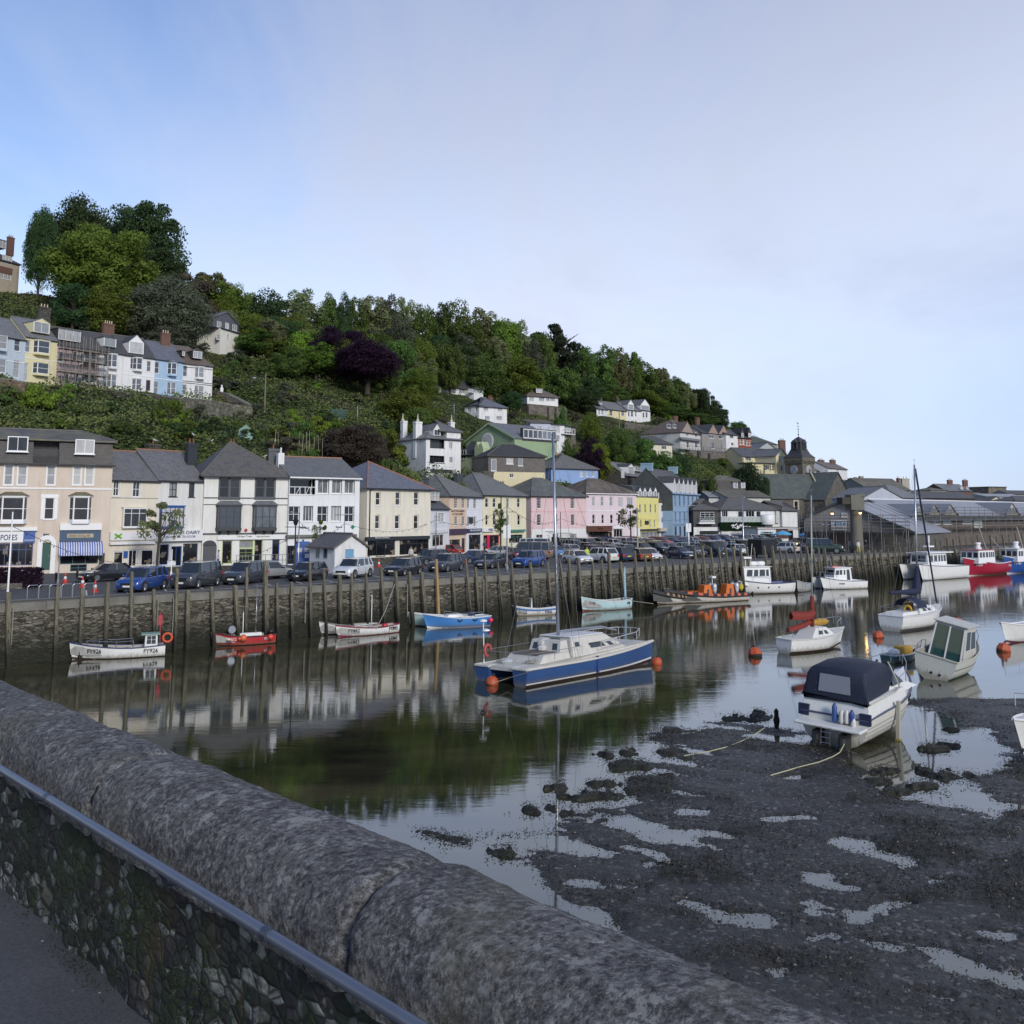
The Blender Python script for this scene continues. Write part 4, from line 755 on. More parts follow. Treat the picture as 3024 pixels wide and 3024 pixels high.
# attic storey: near-vertical slate face set back, with recessed balcony and two white casements
W_=b.W; yA=.25; mb=MB(); ax0,_,ax1,_=b.rect('1',275,250,485,430,yA); zb0=b.ze+.25
for (u0,u1) in ((0,ax0),(ax1,W_)): mb.poly((u0,yA,b.ze),(u1,yA,b.ze),(u1,yA+.5,z2),(u0,yA+.5,z2))
mb.poly((ax0,yA+1.4,b.ze),(ax1,yA+1.4,b.ze),(ax1,yA+1.4,z2),(ax0,yA+1.4,z2)); mb.poly((ax0,yA,b.ze),(ax0,yA+.5,z2),(ax0,yA+1.4,z2),(ax0,yA+1.4,b.ze)); mb.poly((ax1,yA,b.ze),(ax1,yA+1.4,b.ze),(ax1,yA+1.4,z2),(ax1,yA+.5,z2))
mb.poly((W_,yA,b.ze),(W_,9,b.ze),(W_,8.5,z2),(W_,yA+.5,z2)); mb.poly((0,yA,b.ze),(0,yA+.5,z2),(0,8.5,z2),(0,9,b.ze)); mb.poly((0,9,b.ze),(0,8.5,z2),(W_,8.5,z2),(W_,9,b.ze)); at_=b.part(mb,'attic_storey',slate((.035,.034,.038),.3,(.13,.105,.07),9))
mb=MB(); 
for i in range(26): x=ax0+(ax1-ax0)*i/25; mb.box(x-.02,yA+.02,b.ze+.15,x+.02,yA+.06,b.ze+1.35)
mb.box(ax0,yA,b.ze+1.35,ax1,yA+.07,b.ze+1.42); mb.box(ax0,yA,b.ze+.1,ax1,yA+.07,b.ze+.15); b.part(mb,'balcony_railing',plain((.05,.05,.055),.6),uv=False)
for r_,gl in (((60,245,230,368),'d'),((612,270,770,388),'n'),((-330,240,-160,360),'n')):
    a,c,d,e=b.rect('1',*r_,yA); b.opening(a,c,d,e,'c',gl=gl,y=yA-.12,rec=.05,hole=False,fw=.09)
b.roof('hip',z3,SLM,z=z2,ov=.35,y0=.7,y1=8.4,il=0,ir=2.5,name='upper_roof')
mb=MB(); mb.box(-.2,-.45,b.ze-.02,W_+.25,.24,b.ze+.12); b.part(mb,'black_eaves',M_black)
# 2 cream house, 3 white house
for nm,(a_,b_),wl,lab in (('shop_house',((317,1690,95),(458,1676,99)),cm((.66,.6,.5),.12),'cream two-storey house over a white shopfront with a green sign'),('shop_house',((458,1676,99),(594,1672,103)),cm((.63,.62,.6),.2),'white house with a bright blue bay window over the dairy tea room')):
    first=a_[0]<400; b=Bd(nm,lab,a_,b_,('1',900,597) if first else ('1',1300,600),9,wl,group=ROW); zr=b.ridge('1',360)
    if first:
        b.wins('x','1',605,730,[(925,972)],sur=.07); b.wins('x','1',612,738,[(1083,1142)],sur=.07); a,c,d,e=b.rect('1',1005,828,1198,985,-.3); b.opening(a,c,d,e,'q',y=-.3,rec=0,fw=.1,hole=False); mb=MB(); mb.box(a-.1,-.35,e+.01,d+.1,0,e+.12); mb.box(a,-.25,c,d,0,e-.01); b.part(mb,'bay_box',wl); b.band('1',745,.07,.03,plain((.3,.29,.25),.8))
        b.box('shop_sign','1',900,1022,1285,1090,SGN,.2); mb=MB(); a,c,d,e=b.rect('1',935,1040,990,1075,-.22)
        for q in ((a,c,d,e),(a,e,d,c)): mb.bar((q[0],-.22,q[1]),(q[2],-.22,q[3]),.14)
        b.part(mb,'sign_emblem',plain((.15,.4,.02),.5)); b.win('p','1',925,1180,1010,1300,gl='s',sill=False,fw=.12); b.win('c','1',1045,1165,1120,1310,gl='s',sill=False,fw=.12,name='shop_door'); b.win('p','1',1150,1165,1255,1300,gl='s',sill=False,fw=.12); b.box('shop_cornice','1',900,1105,1265,1125,M_frame,.3)
        b.box('pharmacy_notice','1',1012,1180,1042,1235,BLUE,.12)
    else:
        b.wins('x','1',620,735,[(1380,1442)],fc=BLK,gl='n'); b.wins('s','1',622,738,[(1540,1585)],fc=BLK,gl='d'); a,c,d,e=b.rect('1',1312,818,1500,988,-.4); b.opening(a,c,d,e,'5',fc=BLUE,gl='n',y=-.4,rec=0,fw=.11,hole=False); mb=MB(); mb.box(a-.12,-.5,e+.01,d+.12,0,e+.14); mb.box(a+.02,-.36,c,d-.02,0,e-.01); b.part(mb,'bay_box',BLUE)
        b.box('shop_sign','1',1285,1005,1652,1098,SGN,.5); b.text("MARTIN'S DAIRY",'1',1330,1014,1632,1042,TXN,.52); b.text('CREAMERY & TEA ROOM','1',1340,1052,1592,1072,plain((.2,.22,.3),.5),.52)
        b.win('p','1',1300,1125,1375,1290,fc=BLUE,gl='s',sill=False); b.win('c','1',1395,1140,1480,1300,fc=BLUE,gl='d',sill=False,name='shop_door'); b.win('p','1',1490,1118,1610,1280,fc=NAVY,gl='s',sill=False)
    b.finish(gable=zr); b.roof('gable',zr,slate((.13,.13,.14),.4,(.17,.16,.12),11),ridge_m=plain((.28,.14,.09),.8),ov=.2)
    if not first: b.chim('1',1520,300,1595,480,2.6,BLK,2,TERR)
    else: b.chim('1',1195,305,1300,352,6,STONED,1,TERR)
# 4 white building with dark bays
b=Bd('shop_building','white hipped-roof building with two dark oriel bays above a health food shop',(594,1672,102.6),(848,1668,107),('2',600,562),11,cm((.67,.66,.63),.2),cat='building',group=ROW); zr=b.ridge('2',292)
for x0,x1 in ((410,572),(705,858)):
    a,c,d,e=b.rect('2',x0,578,x1,742); xm=(a+d)/2; b.opening(a,c,xm-.08,e,'s',fc=DGREY,gl='d'); b.opening(xm+.08,c,d,e,'s',fc=DGREY,gl='d'); mb=MB(); mb.box(xm-.08,-.04,c-.15,xm+.08,.05,e); mb.box(a-.12,-.08,c-.25,d+.12,-.002,c-.1); mb.box(a-.12,-.05,c,a-.01,-.002,e+.08); mb.box(d+.01,-.05,c,d+.12,-.002,e+.08); b.part(mb,'window_surround',DGREY)
for x0,x1 in ((393,600),(690,887)):
    a,c,d,e=b.rect('2',x0,812,x1,990,-.7); bw=b.bay(a,c,d,e,.75,fc=BLK,gl='w',roofh=.45,low=None,base=BLK,kind='q',roofm=SLG,cant=.18); mb=MB()
    for q in (.15,.5,.85): mb=MB(); mb.prism([(0,c-.3),(-.6,c-.3),(0,c-.8)],lambda y,z,x:(x,y,z),a+(d-a)*q-.07,a+(d-a)*q+.07); mb.build('bracket',BLK,bw)
b.band('2',745,.12,.05,DGREY); b.band('2',800,.08,.04,DGREY); b.band('2',1040,.16,.1,DGREY)
b.box('shop_sign','2',393,1048,955,1085,SGN,.25); b.text('Grape Tree','2',555,1052,672,1070,plain((.05,.08,.06),.5),.27); b.text('Feel Good Foods','2',712,1054,818,1066,plain((.05,.08,.06),.5),.27,.3)
LG=paint((.33,.42,.08),.5); b.door('2',272,1135,384,1288,DGREY); a,c,d,e=b.rect('2',272,1092,384,1134); mb=MB(); xm=(a+d)/2
mb.prism([(xm+(d-a)/2*math.cos(math.pi*i/10),c+(e-c)*math.sin(math.pi*i/10)) for i in range(11)],lambda x,z,y:(x,y,z),-.03,.02); b.part(mb,'fanlight',BLK)
b.win('p','2',430,1095,510,1282,gl='s',fc=LG,sill=False); b.win('g','2',568,1160,680,1290,fc=LG,gl='d',sill=False,name='shop_door'); b.win('p','2',570,1092,684,1155,fc=LG,gl='n',sill=False); b.win('p','2',692,1088,758,1272,gl='s',fc=LG,sill=False); b.win('p','2',838,1080,897,1262,gl='s',fc=BLUE,sill=False)
b.finish(); b.roof('hip',zr,slate((.1,.095,.095),.5,(.13,.12,.08),12),il=3.8,ir=5.2,ov=.45); b.chim('2',803,345,888,485,4,DGREY,1,TERR); b.chim('2',480,300,545,345,9,BRICK,2,TERR,1)
mb=MB(); mb.tube([(b.W-.05,-.14,0),(b.W-.05,-.14,b.ze)],.06,6); b.part(mb,'downpipe',M_black,uv=False)
mb=MB(); q=b.xz('2',625,1010,-.1); mb.lathe([(.16,-.05),(.18,0),(.12,.05)],(q[0],-.08,q[1]),10,'y'); b.part(mb,'alarm_box',M_red,uv=False)
# 5 chemist
b=Bd('shop_building','white flat-fronted building with recessed windows above the chemist shop',(848,1668,106.6),(1058,1660,111.5),('2',1250,572),10,cm((.68,.69,.7),.1),cat='building',group=ROW); b.gutter=False; zr=b.ridge('2',415)
b.win('p','2',982,592,1190,718,rec=.9,gl='d',name='balcony_recess'); a,c,d,e=b.rect('2',978,660,1190,720); mb=MB()
for i in range(6): x=a+(d-a)*i/5; mb.box(x-.03,-.06,c,x+.03,-.003,e)
mb.box(a,-.07,e,d,-.003,e+.07); mb.bar((a+(d-a)*.25,-.03,c),(a+(d-a)*.4,-.03,e),.05); mb.bar((a+(d-a)*.75,-.03,e),(a+(d-a)*.62,-.03,c),.05); b.part(mb,'balcony_railing',M_frame)
b.wins('c','2',592,712,[(1212,1303),(1327,1408),(1430,1512)],rec=.3,gl='b',fw=.1); b.wins('x','2',815,943,[(975,1063),(1207,1293),(1428,1508)],rec=.25,gl='d',fw=.08); b.wins('t','2',812,937,[(1092,1172),(1318,1400)],rec=.3,gl='b',fw=.08)
b.text('Pharmacy','2',1063,982,1142,1000,TXN,.05,.05); b.text('Boots','2',1218,968,1278,1006,TXN,.05,.35); b.text('Beauty','2',1358,976,1412,992,TXN,.05,.05)
a,c,d,e=b.rect('2',1478,960,1508,1005); xm,zm=(a+d)/2,(c+e)/2; h=(d-a)/2; mb=MB(); mb.box(xm-h/3,-.12,zm-h,xm+h/3,-.03,zm+h); mb.box(xm-h,-.118,zm-h/3,xm+h,-.032,zm+h/3); b.part(mb,'green_cross',plain((.01,.25,.12),.4))
b.win('t','2',962,1135,1040,1285,fc=NAVY,gl='s',sill=False); b.win('c','2',1125,1130,1188,1260,gl='d',sill=False,name='shop_door'); b.win('t','2',1195,1075,1500,1250,gl='s',sill=False); b.box('canopy','2',960,1045,1530,1066,M_conc,.4)
b.finish(gable=zr); b.roof('gable',zr,slate((.12,.125,.13),.3,(.16,.16,.13),13),ov=.35,ridge_m=plain((.3,.16,.1),.8))
mb=MB(); x,z=b.xz('2',905,380,3); mb.box(x-.3,2.8,z-2,x+.4,3.4,z); mb.lathe([(.12,0),(.1,.6),(.14,.62)],(x+.1,3.1,z),8); b.part(mb,'chimney',WH)
# 6 cream building with arched sashes
b=Bd('shop_building','large cream building with round-headed sash windows above a charcoal shopfront',(1081,1648,113.5),(1270,1640,121.5),('3',250,663),11,cm((.67,.63,.54),.2),QZ+.3,1,cat='building',group=ROW); zr=b.ridge('3',447)
for y0,y1,xs in ((700,805,[(302,340),(463,502),(613,652)]),(888,998,[(297,335),(458,497),(612,650)])):
    for x0,x1 in xs:
        f_=b.win('s','3',x0,y0,x1,y1,gl='d',sur=.0); a,c,d,e=b.rect('3',x0,y0,x1,y1); mb=MB(); xm=(a+d)/2; r0,r1=(d-a)/2+.02,(d-a)/2+.2
        for i in range(8):
            t0,t1=math.pi*i/8,math.pi*(i+1)/8; g=lambda r,t_:(xm+r*math.cos(t_),e-.02+r*.45*math.sin(t_)); mb.prism([g(r0,t0),g(r1,t0),g(r1,t1),g(r0,t1)],lambda x,z,y:(x,y,z),-.04,-.002)
        mb.box(a-.2,-.04,c,a-.02,-.002,e); mb.box(d+.02,-.04,c,d+.2,-.002,e); b.part(mb,'window_arch',cm((.68,.63,.5),.1)); 
b.box('shop_sign','3',232,1060,745,1088,BLK,.35); b.text('Moore Clothing','3',300,1066,412,1078,TXW,.37); b.win('5','3',235,1092,460,1215,fc=BLK,gl='s',sill=False); b.win('5','3',497,1085,735,1205,fc=BLK,gl='s',sill=False); b.win('p','3',310,1110,385,1225,fc=BLK,gl='d',sill=False,name='shop_door',hole=False,y=-.12)
b.finish(); b.roof('hip',zr,SLB,il=5,ir=5.5,ov=.35,ridge_m=plain((.3,.13,.09),.8)); mb=MB(); mb.tube([(.35,-.12,0),(.35,-.12,b.ze-.4),(.8,-.2,b.ze-.1)],.06,6); b.part(mb,'downpipe',M_black,uv=False)
# 7 small white house with dormer
b=Bd('shop_house','small white house with a boxy slate dormer squeezed beside the cream building',(1271,1635,123.5),(1326,1630,132),('3',820,832),7,cm((.66,.67,.7),.1),QZ+.3,1,group=ROW)
b.win('x','3',812,872,865,942,gl='n'); b.win('t','3',765,1045,860,1140,gl='s',sill=False); b.box('shop_sign','3',745,1005,895,1032,SGN,.12); b.finish(); b.roof('gable',b.ze+2.6,SLD,ov=.15); a,c,d,e=b.rect('3',752,690,822,772,.6); b.dormer(a,c,d,e,.6,3,'x',0,HUNG)
b.chimney(b.W*.9,3,b.ze,b.ze+4.2,.8,.6,DGREY,0)
# 8 peach and white pair
b=Bd('shop_house','peach-painted house lettered for auctioneers above a purple-black shopfront',(1326,1632,133),(1377,1630,138),('3',960,727),9,cm((.62,.48,.37),.15),QZ+.3,1,group=ROW); zA=b.ze
b.wins('g','3',750,830,[(943,970),(1003,1028)],gl='d'); b.wins('g','3',897,972,[(945,970),(1003,1028)],gl='d'); b.text('AUCTIONEERS','3',917,845,1025,862,plain((.12,.05,.03),.6),.03); b.text('& VALUERS','3',928,870,1015,886,plain((.12,.05,.03),.6),.03)
b.box('shop_sign','3',903,998,1048,1042,paint((.06,.03,.06),.4),.3); b.win('q','3',905,1085,990,1190,fc=BLK,gl='s',sill=False); b.win('p','3',1003,1075,1030,1190,fc=BLK,gl='d',sill=False,name='shop_door'); b.finish()
b2=Bd('shop_house','white house with small-paned sashes next to the peach auctioneers',(1377,1630,138),(1424,1628,142.5),('3',1100,733),9,cm((.64,.65,.7),.1),QZ+.3,1,group=ROW)
b2.wins('g','3',752,832,[(1046,1068),(1099,1123)],gl='d'); b2.wins('g','3',897,978,[(1048,1068),(1100,1122)],gl='d'); b2.box('shop_sign','3',1052,997,1168,1025,NAVY,.3); b2.text('THE ROCK SHOP','3',1068,1004,1160,1017,TXW,.32); b2.win('q','3',1062,1045,1158,1165,fc=BLK,gl='s',sill=False); b2.box('hanging_sign','3',1075,902,1097,953,BLK,.2); b2.finish()
zr=b.ridge('3',552); b.ze=zA; b.roof('hip',zr,slate((.12,.125,.12),.35,(.17,.17,.13),14),il=4.5,ir=0); b2.roof('hip',zr+b.zb-b2.zb,slate((.12,.125,.12),.35,(.17,.17,.13),14),il=0,ir=5); b2.chim('3',953,548,1000,612,5,DGREY,0)
# 9 yellow pair
b=Bd('shop_house','pale yellow twin house with a big stone chimney above red and green shopfronts',(1425,1628,142.5),(1554,1620,153),('3',1300,720),9,cm((.67,.62,.45),.14),QZ+.3,1,group=ROW); zr=b.ridge('3',545)
b.wins('s','3',748,823,[(1195,1222),(1256,1283),(1367,1390),(1455,1480)],gl='d'); b.wins('s','3',885,968,[(1197,1220),(1258,1282),(1369,1390),(1458,1482)],gl='d')
b.box('shop_sign','3',1180,990,1270,1022,SGN,.3); b.text('WBC','3',1222,996,1262,1016,TXN,.32); b.win('t','3',1180,1048,1310,1160,fc=paint((.6,.01,.08),.4),gl='s',sill=False); b.box('shop_front_panel','3',1212,1048,1232,1160,paint((.6,.01,.08),.4),.1); b.box('shop_sign','3',1345,1005,1525,1022,paint((.06,.22,.16),.5),.4); b.win('q','3',1390,1045,1500,1112,fc=paint((.06,.22,.16),.5),gl='s',sill=False)
b.finish(); b.roof('hip',zr,slate((.12,.125,.125),.35,(.17,.17,.13),15),il=4,ir=6); b.chim('3',1170,530,1250,640,5,STONE,0,dz=1); mb=MB(); x=b.xz('3',1320,800)[0]; mb.tube([(x,-.1,0),(x,-.1,b.ze)],.06,6); b.part(mb,'downpipe',M_black,uv=False)
# 10 pink
b=Bd('public_house','rose pink inn with white ground floor and small-paned sashes',(1569,1600,165),(1732,1595,174),('4',300,728),10,cm((.64,.47,.48),.14),QZ,1,group=ROW,cat='inn'); zr=b.ridge('4',585)
b.wins('G','4',743,832,[(235,270),(371,403),(512,541)],gl='d'); b.wins('G','4',880,972,[(236,270),(373,405),(514,543)],gl='d'); b.wins('x','4',1045,1090,[(232,285)],gl='d'); b.wins('t','4',1037,1085,[(365,412),(508,560)],gl='d'); b.door('4',313,1052,342,1110,WH)
zs=b.xz('4',300,1000)[1]; b.band('4',855,.14,.06,cm((.65,.42,.43),.1)); b.finish(zsplit=zs,wall2=cm((.66,.66,.66),.15)); b.roof('hip',zr,slate((.08,.085,.085),.6,(.15,.16,.13),16),il=5,ir=6,ov=.35)
mb=MB(); x,z=b.xz('4',338,1018); mb.prism([(x-1,z),(x+1,z),(x,z+.5)],lambda a,c,t_:(a,t_,c),-.25,-.002); b.part(mb,'door_pediment',M_frame)
# 11 lavender
b=Bd('shop_building','pale lilac-pink terrace block with streaked mossy roof and a brown shop awning',(1732,1597,175),(1881,1590,183),('4',700,706),10,cm((.64,.54,.58),.1),QZ,1,group=ROW,cat='building'); zr=b.ridge('4',590)
b.wins('s','4',737,812,[(684,708),(757,779),(829,852)],gl='n'); b.wins('t','4',742,822,[(899,935)],gl='n'); b.wins('t','4',742,830,[(971,1018)],gl='n'); b.wins('s','4',882,955,[(688,710),(763,783),(834,856),(898,917)],gl='d'); b.wins('f','4',882,945,[(975,1025)],gl='n')
b.band('4',853,.14,.06,M_frame); b.box('awning','4',652,975,850,1020,paint((.1,.035,.02),.7),1.2); b.text('Tasty','4',730,985,775,1008,plain((.02,.01,.01),.6),1.23,.3); b.win('q','4',655,1022,848,1066,fc=BLK,gl='s',sill=False); b.win('t','4',862,1000,935,1066,gl='s',sill=False); b.box('shop_sign','4',858,975,945,998,SGN,.2); b.gutter=False
b.finish(); t=NT('mossy_slate'); n=t.noise(t.coord('UV',(2.2,.16,1),(0,0,R(18))),1.6,5,.7); n2=t.noise(t.coord('UV'),9,3,.6); M_ms=t.done(t.mix(t.ramp(n,[(.42,0),(.5,1)]),t.mix(n2,(.14,.125,.1),(.21,.19,.16)),(.075,.055,.04)),.8); b.roof('hip',zr,M_ms,il=5,ir=5,ov=.35)
# 12 bright yellow
b=Bd('public_house','narrow bright yellow inn with four gabled dormers and a black pub front',(1881,1590,190),(1947,1588,198),('4',1100,742),8,cm((.68,.62,.24),.06),QZ,1,group=ROW,cat='inn')
b.wins('s','4',798,868,[(1072,1085),(1114,1127),(1157,1170),(1197,1209)],gl='d'); b.wins('s','4',925,985,[(1080,1093),(1155,1165),(1190,1200)],gl='d'); b.box('hanging_sign','4',1122,932,1150,962,BLK,.2); b.box('shop_sign','4',1075,1000,1240,1012,BLK,.3); b.win('5','4',1080,1020,1235,1070,fc=BLK,gl='n',sill=False); b.finish()
z2=zat(b.w(0,1.),K('4',0,655)[1])-b.zb; mb=MB(); mb.slab([(0,.05,b.ze),(b.W,.05,b.ze),(b.W,1.,z2),(0,1.,z2)]); mb.slab([(0,1,z2),(b.W,1,z2),(b.W,4.,z2+.5),(0,4.,z2+.5)]); mb.slab([(0,4,z2+.5),(b.W,4,z2+.5),(b.W,8,b.ze),(0,8,b.ze)]); mb.poly((0,0,b.ze),(0,1,z2),(0,4,z2+.5),(0,8,b.ze)); mb.poly((b.W,0,b.ze),(b.W,1,z2),(b.W,4,z2+.5),(b.W,8,b.ze)); b.part(mb,'mansard_roof',SLD)
for c in (1078,1117,1160,1203):
    a,q,d,e=b.rect('4',c-13,690,c+13,734); b.dormer(a,q,d,e,0.02,1.2,'s',.9,M_frame,roofm=SLD)
# 13 narrow white
b=Bd('shop_house','narrow white house with double dormer between the yellow inn and the blue block',(1947,1588,198),(1988,1586,202),('4',1300,775),8,cm((.64,.62,.64),.1),QZ,1,group=ROW)
b.wins('s','4',807,860,[(1250,1267),(1300,1314)],gl='d'); b.wins('s','4',905,950,[(1252,1268),(1311,1327)],gl='d'); b.box('awning','4',1243,990,1365,1018,paint((.45,.4,.34),.6),.9); b.win('t','4',1250,1022,1340,1068,fc=BLK,gl='s',sill=False); b.finish(); zr=b.ze+2.8; b.roof('gable',zr,SLBR,ov=.2); a,c,d,e=b.rect('4',1226,700,1262,750,.5); b.dormer(a,c,d,e,.5,3,'c',0,M_frame); a,c,d,e=b.rect('4',1264,700,1300,750,.5); b.dormer(a,c,d,e,.5,3,'c',0,M_frame)
# 14 tall blue block
b=Bd('building','tall powder blue five-storey block with six steep dormers and dark slate end wall',(1989,1584,198),(2066,1580,214),('4',1345,712),11,cm((.25,.36,.5),.1),QZ,1,group=ROW,cat='building'); zr=b.ridge('4',520)
BL2=paint((.24,.35,.5),.4); n_=6
for i in range(n_):
    xc=b.W*(i+.5)/n_; 
    for (y0,y1) in ((728,810),(862,945)):
        _,c,_,e=b.rect('4',1400,y0,1420,y1); b.opening(xc-.55,c,xc+.55,e,'s',fc=BL2,gl='w',sur=.1)
    _,c,_,e=b.rect('4',1400,598,1420,690); b.dormer(xc-.7,b.ze+.2,xc+.7,b.ze+2.3,.05,2.5,'x',1.3,M_frame,roofm=SLD)
    b.opening(xc-.7,.4,xc+.7,3,'c',fc=paint((.06,.1,.15),.4),gl='d',sill=False)
b.band('4',855,.12,.1,BL2); b.band('4',960,.3,.2,BL2); mb=MB(); mb.box(-.1,-.4,b.ze-.05,b.W+.1,.1,b.ze+.25); b.part(mb,'cornice',BL2); b.finish(gable=zr); b.roof('gable',zr,SLD,ov=.1)
mb=MB(); mb.poly((-.03,0,b.ze-3.4),(-.03,0,b.ze),(-.03,b.D/2,zr-.05),(-.03,b.D,b.ze),(-.03,b.D,b.ze-3.4)); b.part(mb,'slate_hung_gable',slate((.06,.07,.07),.3,(.1,.11,.09),17)); b.chimney(.5,b.D/2,zr-.5,zr+1.1,.8,2.4,cm((.25,.36,.45),.1),0); b.chimney(b.W-.5,b.D/2,zr-.5,zr+1.1,.8,2.,cm((.25,.36,.45),.1),0)
# 15 restaurant with green sign wall
def simple(name,label,a,b_,ze,D,wall,roof,zr,wl=[],zb=None,down=4,rm=None,il=None,ir=None,ch=[],grp=None,ov=.3,fc=M_frame,dk=True,cat='house',split=None,wall2=None,post=None,bays=[],dorm=[],bands=[],gl='n'):
    B_=Bd(name,label,a,b_,ze,D,wall,zb,down,grp,cat); B_.gutter=dk
    z_=(B_.ridge(*zr) if isinstance(zr,tuple) else B_.ze+zr)
    for w_ in wl:
        kd,k,y0,y1,xs=w_[:5]; B_.wins(kd,k,y0,y1,xs,gl=w_[5] if len(w_)>5 else gl,fc=fc)
    for (k,x0,y0,x1,y1) in bays:
        a1,c1,d1,e1=B_.rect(k,x0,y0,x1,y1,-.6); B_.bay(a1,c1,d1,e1,.6,roofh=.3,low=None,base=M_frame)
    for (kd,k,x0,y0,x1,y1,yf,gab) in dorm:
        a1,c1,d1,e1=B_.rect(k,x0,y0,x1,y1,yf); B_.dormer(a1,c1,d1,e1,yf,3,kd,gab,M_frame if gab else HUNG)
    for (k,y,t_) in bands: B_.band(k,y,t_,.05,M_frame)
    B_.finish(gable=z_ if roof=='gable' else None,zsplit=B_.xz(*split)[1] if split else None,wall2=wall2)
    if roof=='gfront': B_.tri(z_-.05)
    B_.roof(roof,z_,rm or SL,il,ir,ov)
    for c in ch: B_.chim(*c[:5],**(c[5] if len(c)>5 else {}))
    return B_
b=simple('restaurant_wing','dark slate-hung corner wing with a scalloped balcony beside the green sign',(2049,1590,206),(2131,1588,208),('5',200,842),12,HUNG,'hip',('5',755),[],QZ,1,slate((.1,.095,.09),.3,(.14,.13,.11),18),cat='restaurant',split=('5',200,985),wall2=WH); b.win('q','5',188,862,300,930,gl='d',hole=False,y=-.1,rec=.02); b.box('balcony','5',180,945,308,958,M_frame,1.2)
def scallop(b,k,x0,y0,x1,y1,n,off,name='scalloped_railing'):
    a,c,d,e=b.rect(k,x0,y0,x1,y1,-off); mb=MB(); r=(d-a)/n/2
    for i in range(n):
        xc=a+r*(2*i+1); 
        for rr in (r*.95,r*.55): mb.tube([(xc+rr*math.cos(math.pi*j/6),-off,c+.25+(e-c-.3)*rr/r*math.sin(math.pi*j/6)) for j in range(7)],.045,4)
    mb.box(a,-off-.04,c,d,-off+.04,c+.18); mb.box(a,-off-.02,e-.05,d,-off+.02,e+.03); b.part(mb,name,paint((.35,.42,.4),.5),uv=False)
scallop(b,'5',182,898,303,942,4,1.15); b.win('p','5',180,1012,340,1060,gl='d',hole=False,y=-.1,rec=.02,name='arched_opening')
b=simple('restaurant','long slate-roofed restaurant with a leafy green wall sign in white script',(2131,1588,207.5),(2312,1586,213),('5',600,842),12,WH,'hip',('5',745),[('t','5',852,900,[(365,412),(560,630)],'d'),('p','5',855,905,[(497,545),(645,680)],'d')],QZ,1,slate((.1,.095,.09),.3,(.14,.13,.11),18),cat='restaurant')
gp=b.box('green_wall_sign','5',352,945,712,1012,leafmat('hedge',(.012,.03,.012)),.35); a,c,d,e=b.rect('5',352,945,712,1012,-.36); rg=np.random.default_rng(5); n_=2600; pts=np.stack([rg.uniform(a,d,n_),np.full(n_,-.38),rg.uniform(c,e,n_)],1); v_,f_=leafquads(pts,np.tile([0,-1,0],(n_,1)),np.full(n_,.13),rg); npmesh('sign_leaves',v_,f_,leafmat('hedge2',(.012,.035,.014),(.02,.06,.02)),gp)
mb=MB(); E_=CR['E']=(2050,1540,4.83); 
for st in ([(525,62),(548,52),(563,42),(556,62),(546,92),(556,90)],[(612,32),(585,52),(550,72),(575,84),(605,100),(632,104)],[(608,84),(626,76),(632,64),(620,60),(608,76),(618,90),(640,86)],[(640,86),(660,58),(664,38),(652,50),(646,88),(662,90)],[(662,90),(682,58),(688,36),(676,50),(668,88),(684,90)],[(684,90),(700,70),(716,68),(704,84),(716,88),(730,70),(724,92),(712,108)],[(742,70),(756,66),(744,76),(760,84),(740,90),(770,82),(800,72)]):
    mb.tube([(lambda q:(q[0],-.62,q[1]))(b.xz('E',x,y,-.62)) for x,y in st],.1,5)
o=b.part(mb,'script_lettering',TXW,uv=False)
scallop(b,'5',355,900,712,942,11,.5); mb=MB(); x,z=b.xz('5',758,965,-1.2); mb.lathe([(1.55,0),(1.6,.1),(1.6,2.0),(1.5,2.1),(.05,2.3)],(x,-.2,z),20); b.part(mb,'water_tank',M_frame,smooth=2)
for y in (872,905,935):
    x,z=b.xz('5',820,y,-.5); mb=MB(); mb.box(x-.45,-.5,z-.45,x+.45,-.01,z+.45); mb.lathe([(.3,-.03),(.3,0)],(x,-.5,z),12,'y'); b.part(mb,'air_conditioner',paint((.5,.5,.47),.5))
b=simple('restaurant_end','white gabled end block of the restaurant',(2312,1586,212),(2357,1585,214),('5',900,850),10,WH,'hip',('5',770),[],QZ,1,slate((.1,.095,.09),.3,(.14,.13,.11),18),cat='restaurant')
b=simple('kiosk_cafe','low white cafe with blue curtains in its window below the restaurant',(2239,1592,200),(2358,1591,203),('5',800,990),6,WH,'flat',.2,[('q','5',1022,1066,[(682,785)],'d')],QZ,1,M_conc,cat='cafe',dk=False); b.box('side_panel','5',810,1000,905,1075,paint((.08,.03,.025),.6),.15); CB=paint((.08,.4,.62),.6)
for x0,x1 in ((682,700),(765,785)): b.box('curtain','5',x0,1022,x1,1066,CB,.06)
b.win('p','5',910,1010,945,1090,gl='d',name='shop_door',fc=BRICK,hole=False,y=-.2,rec=.02)
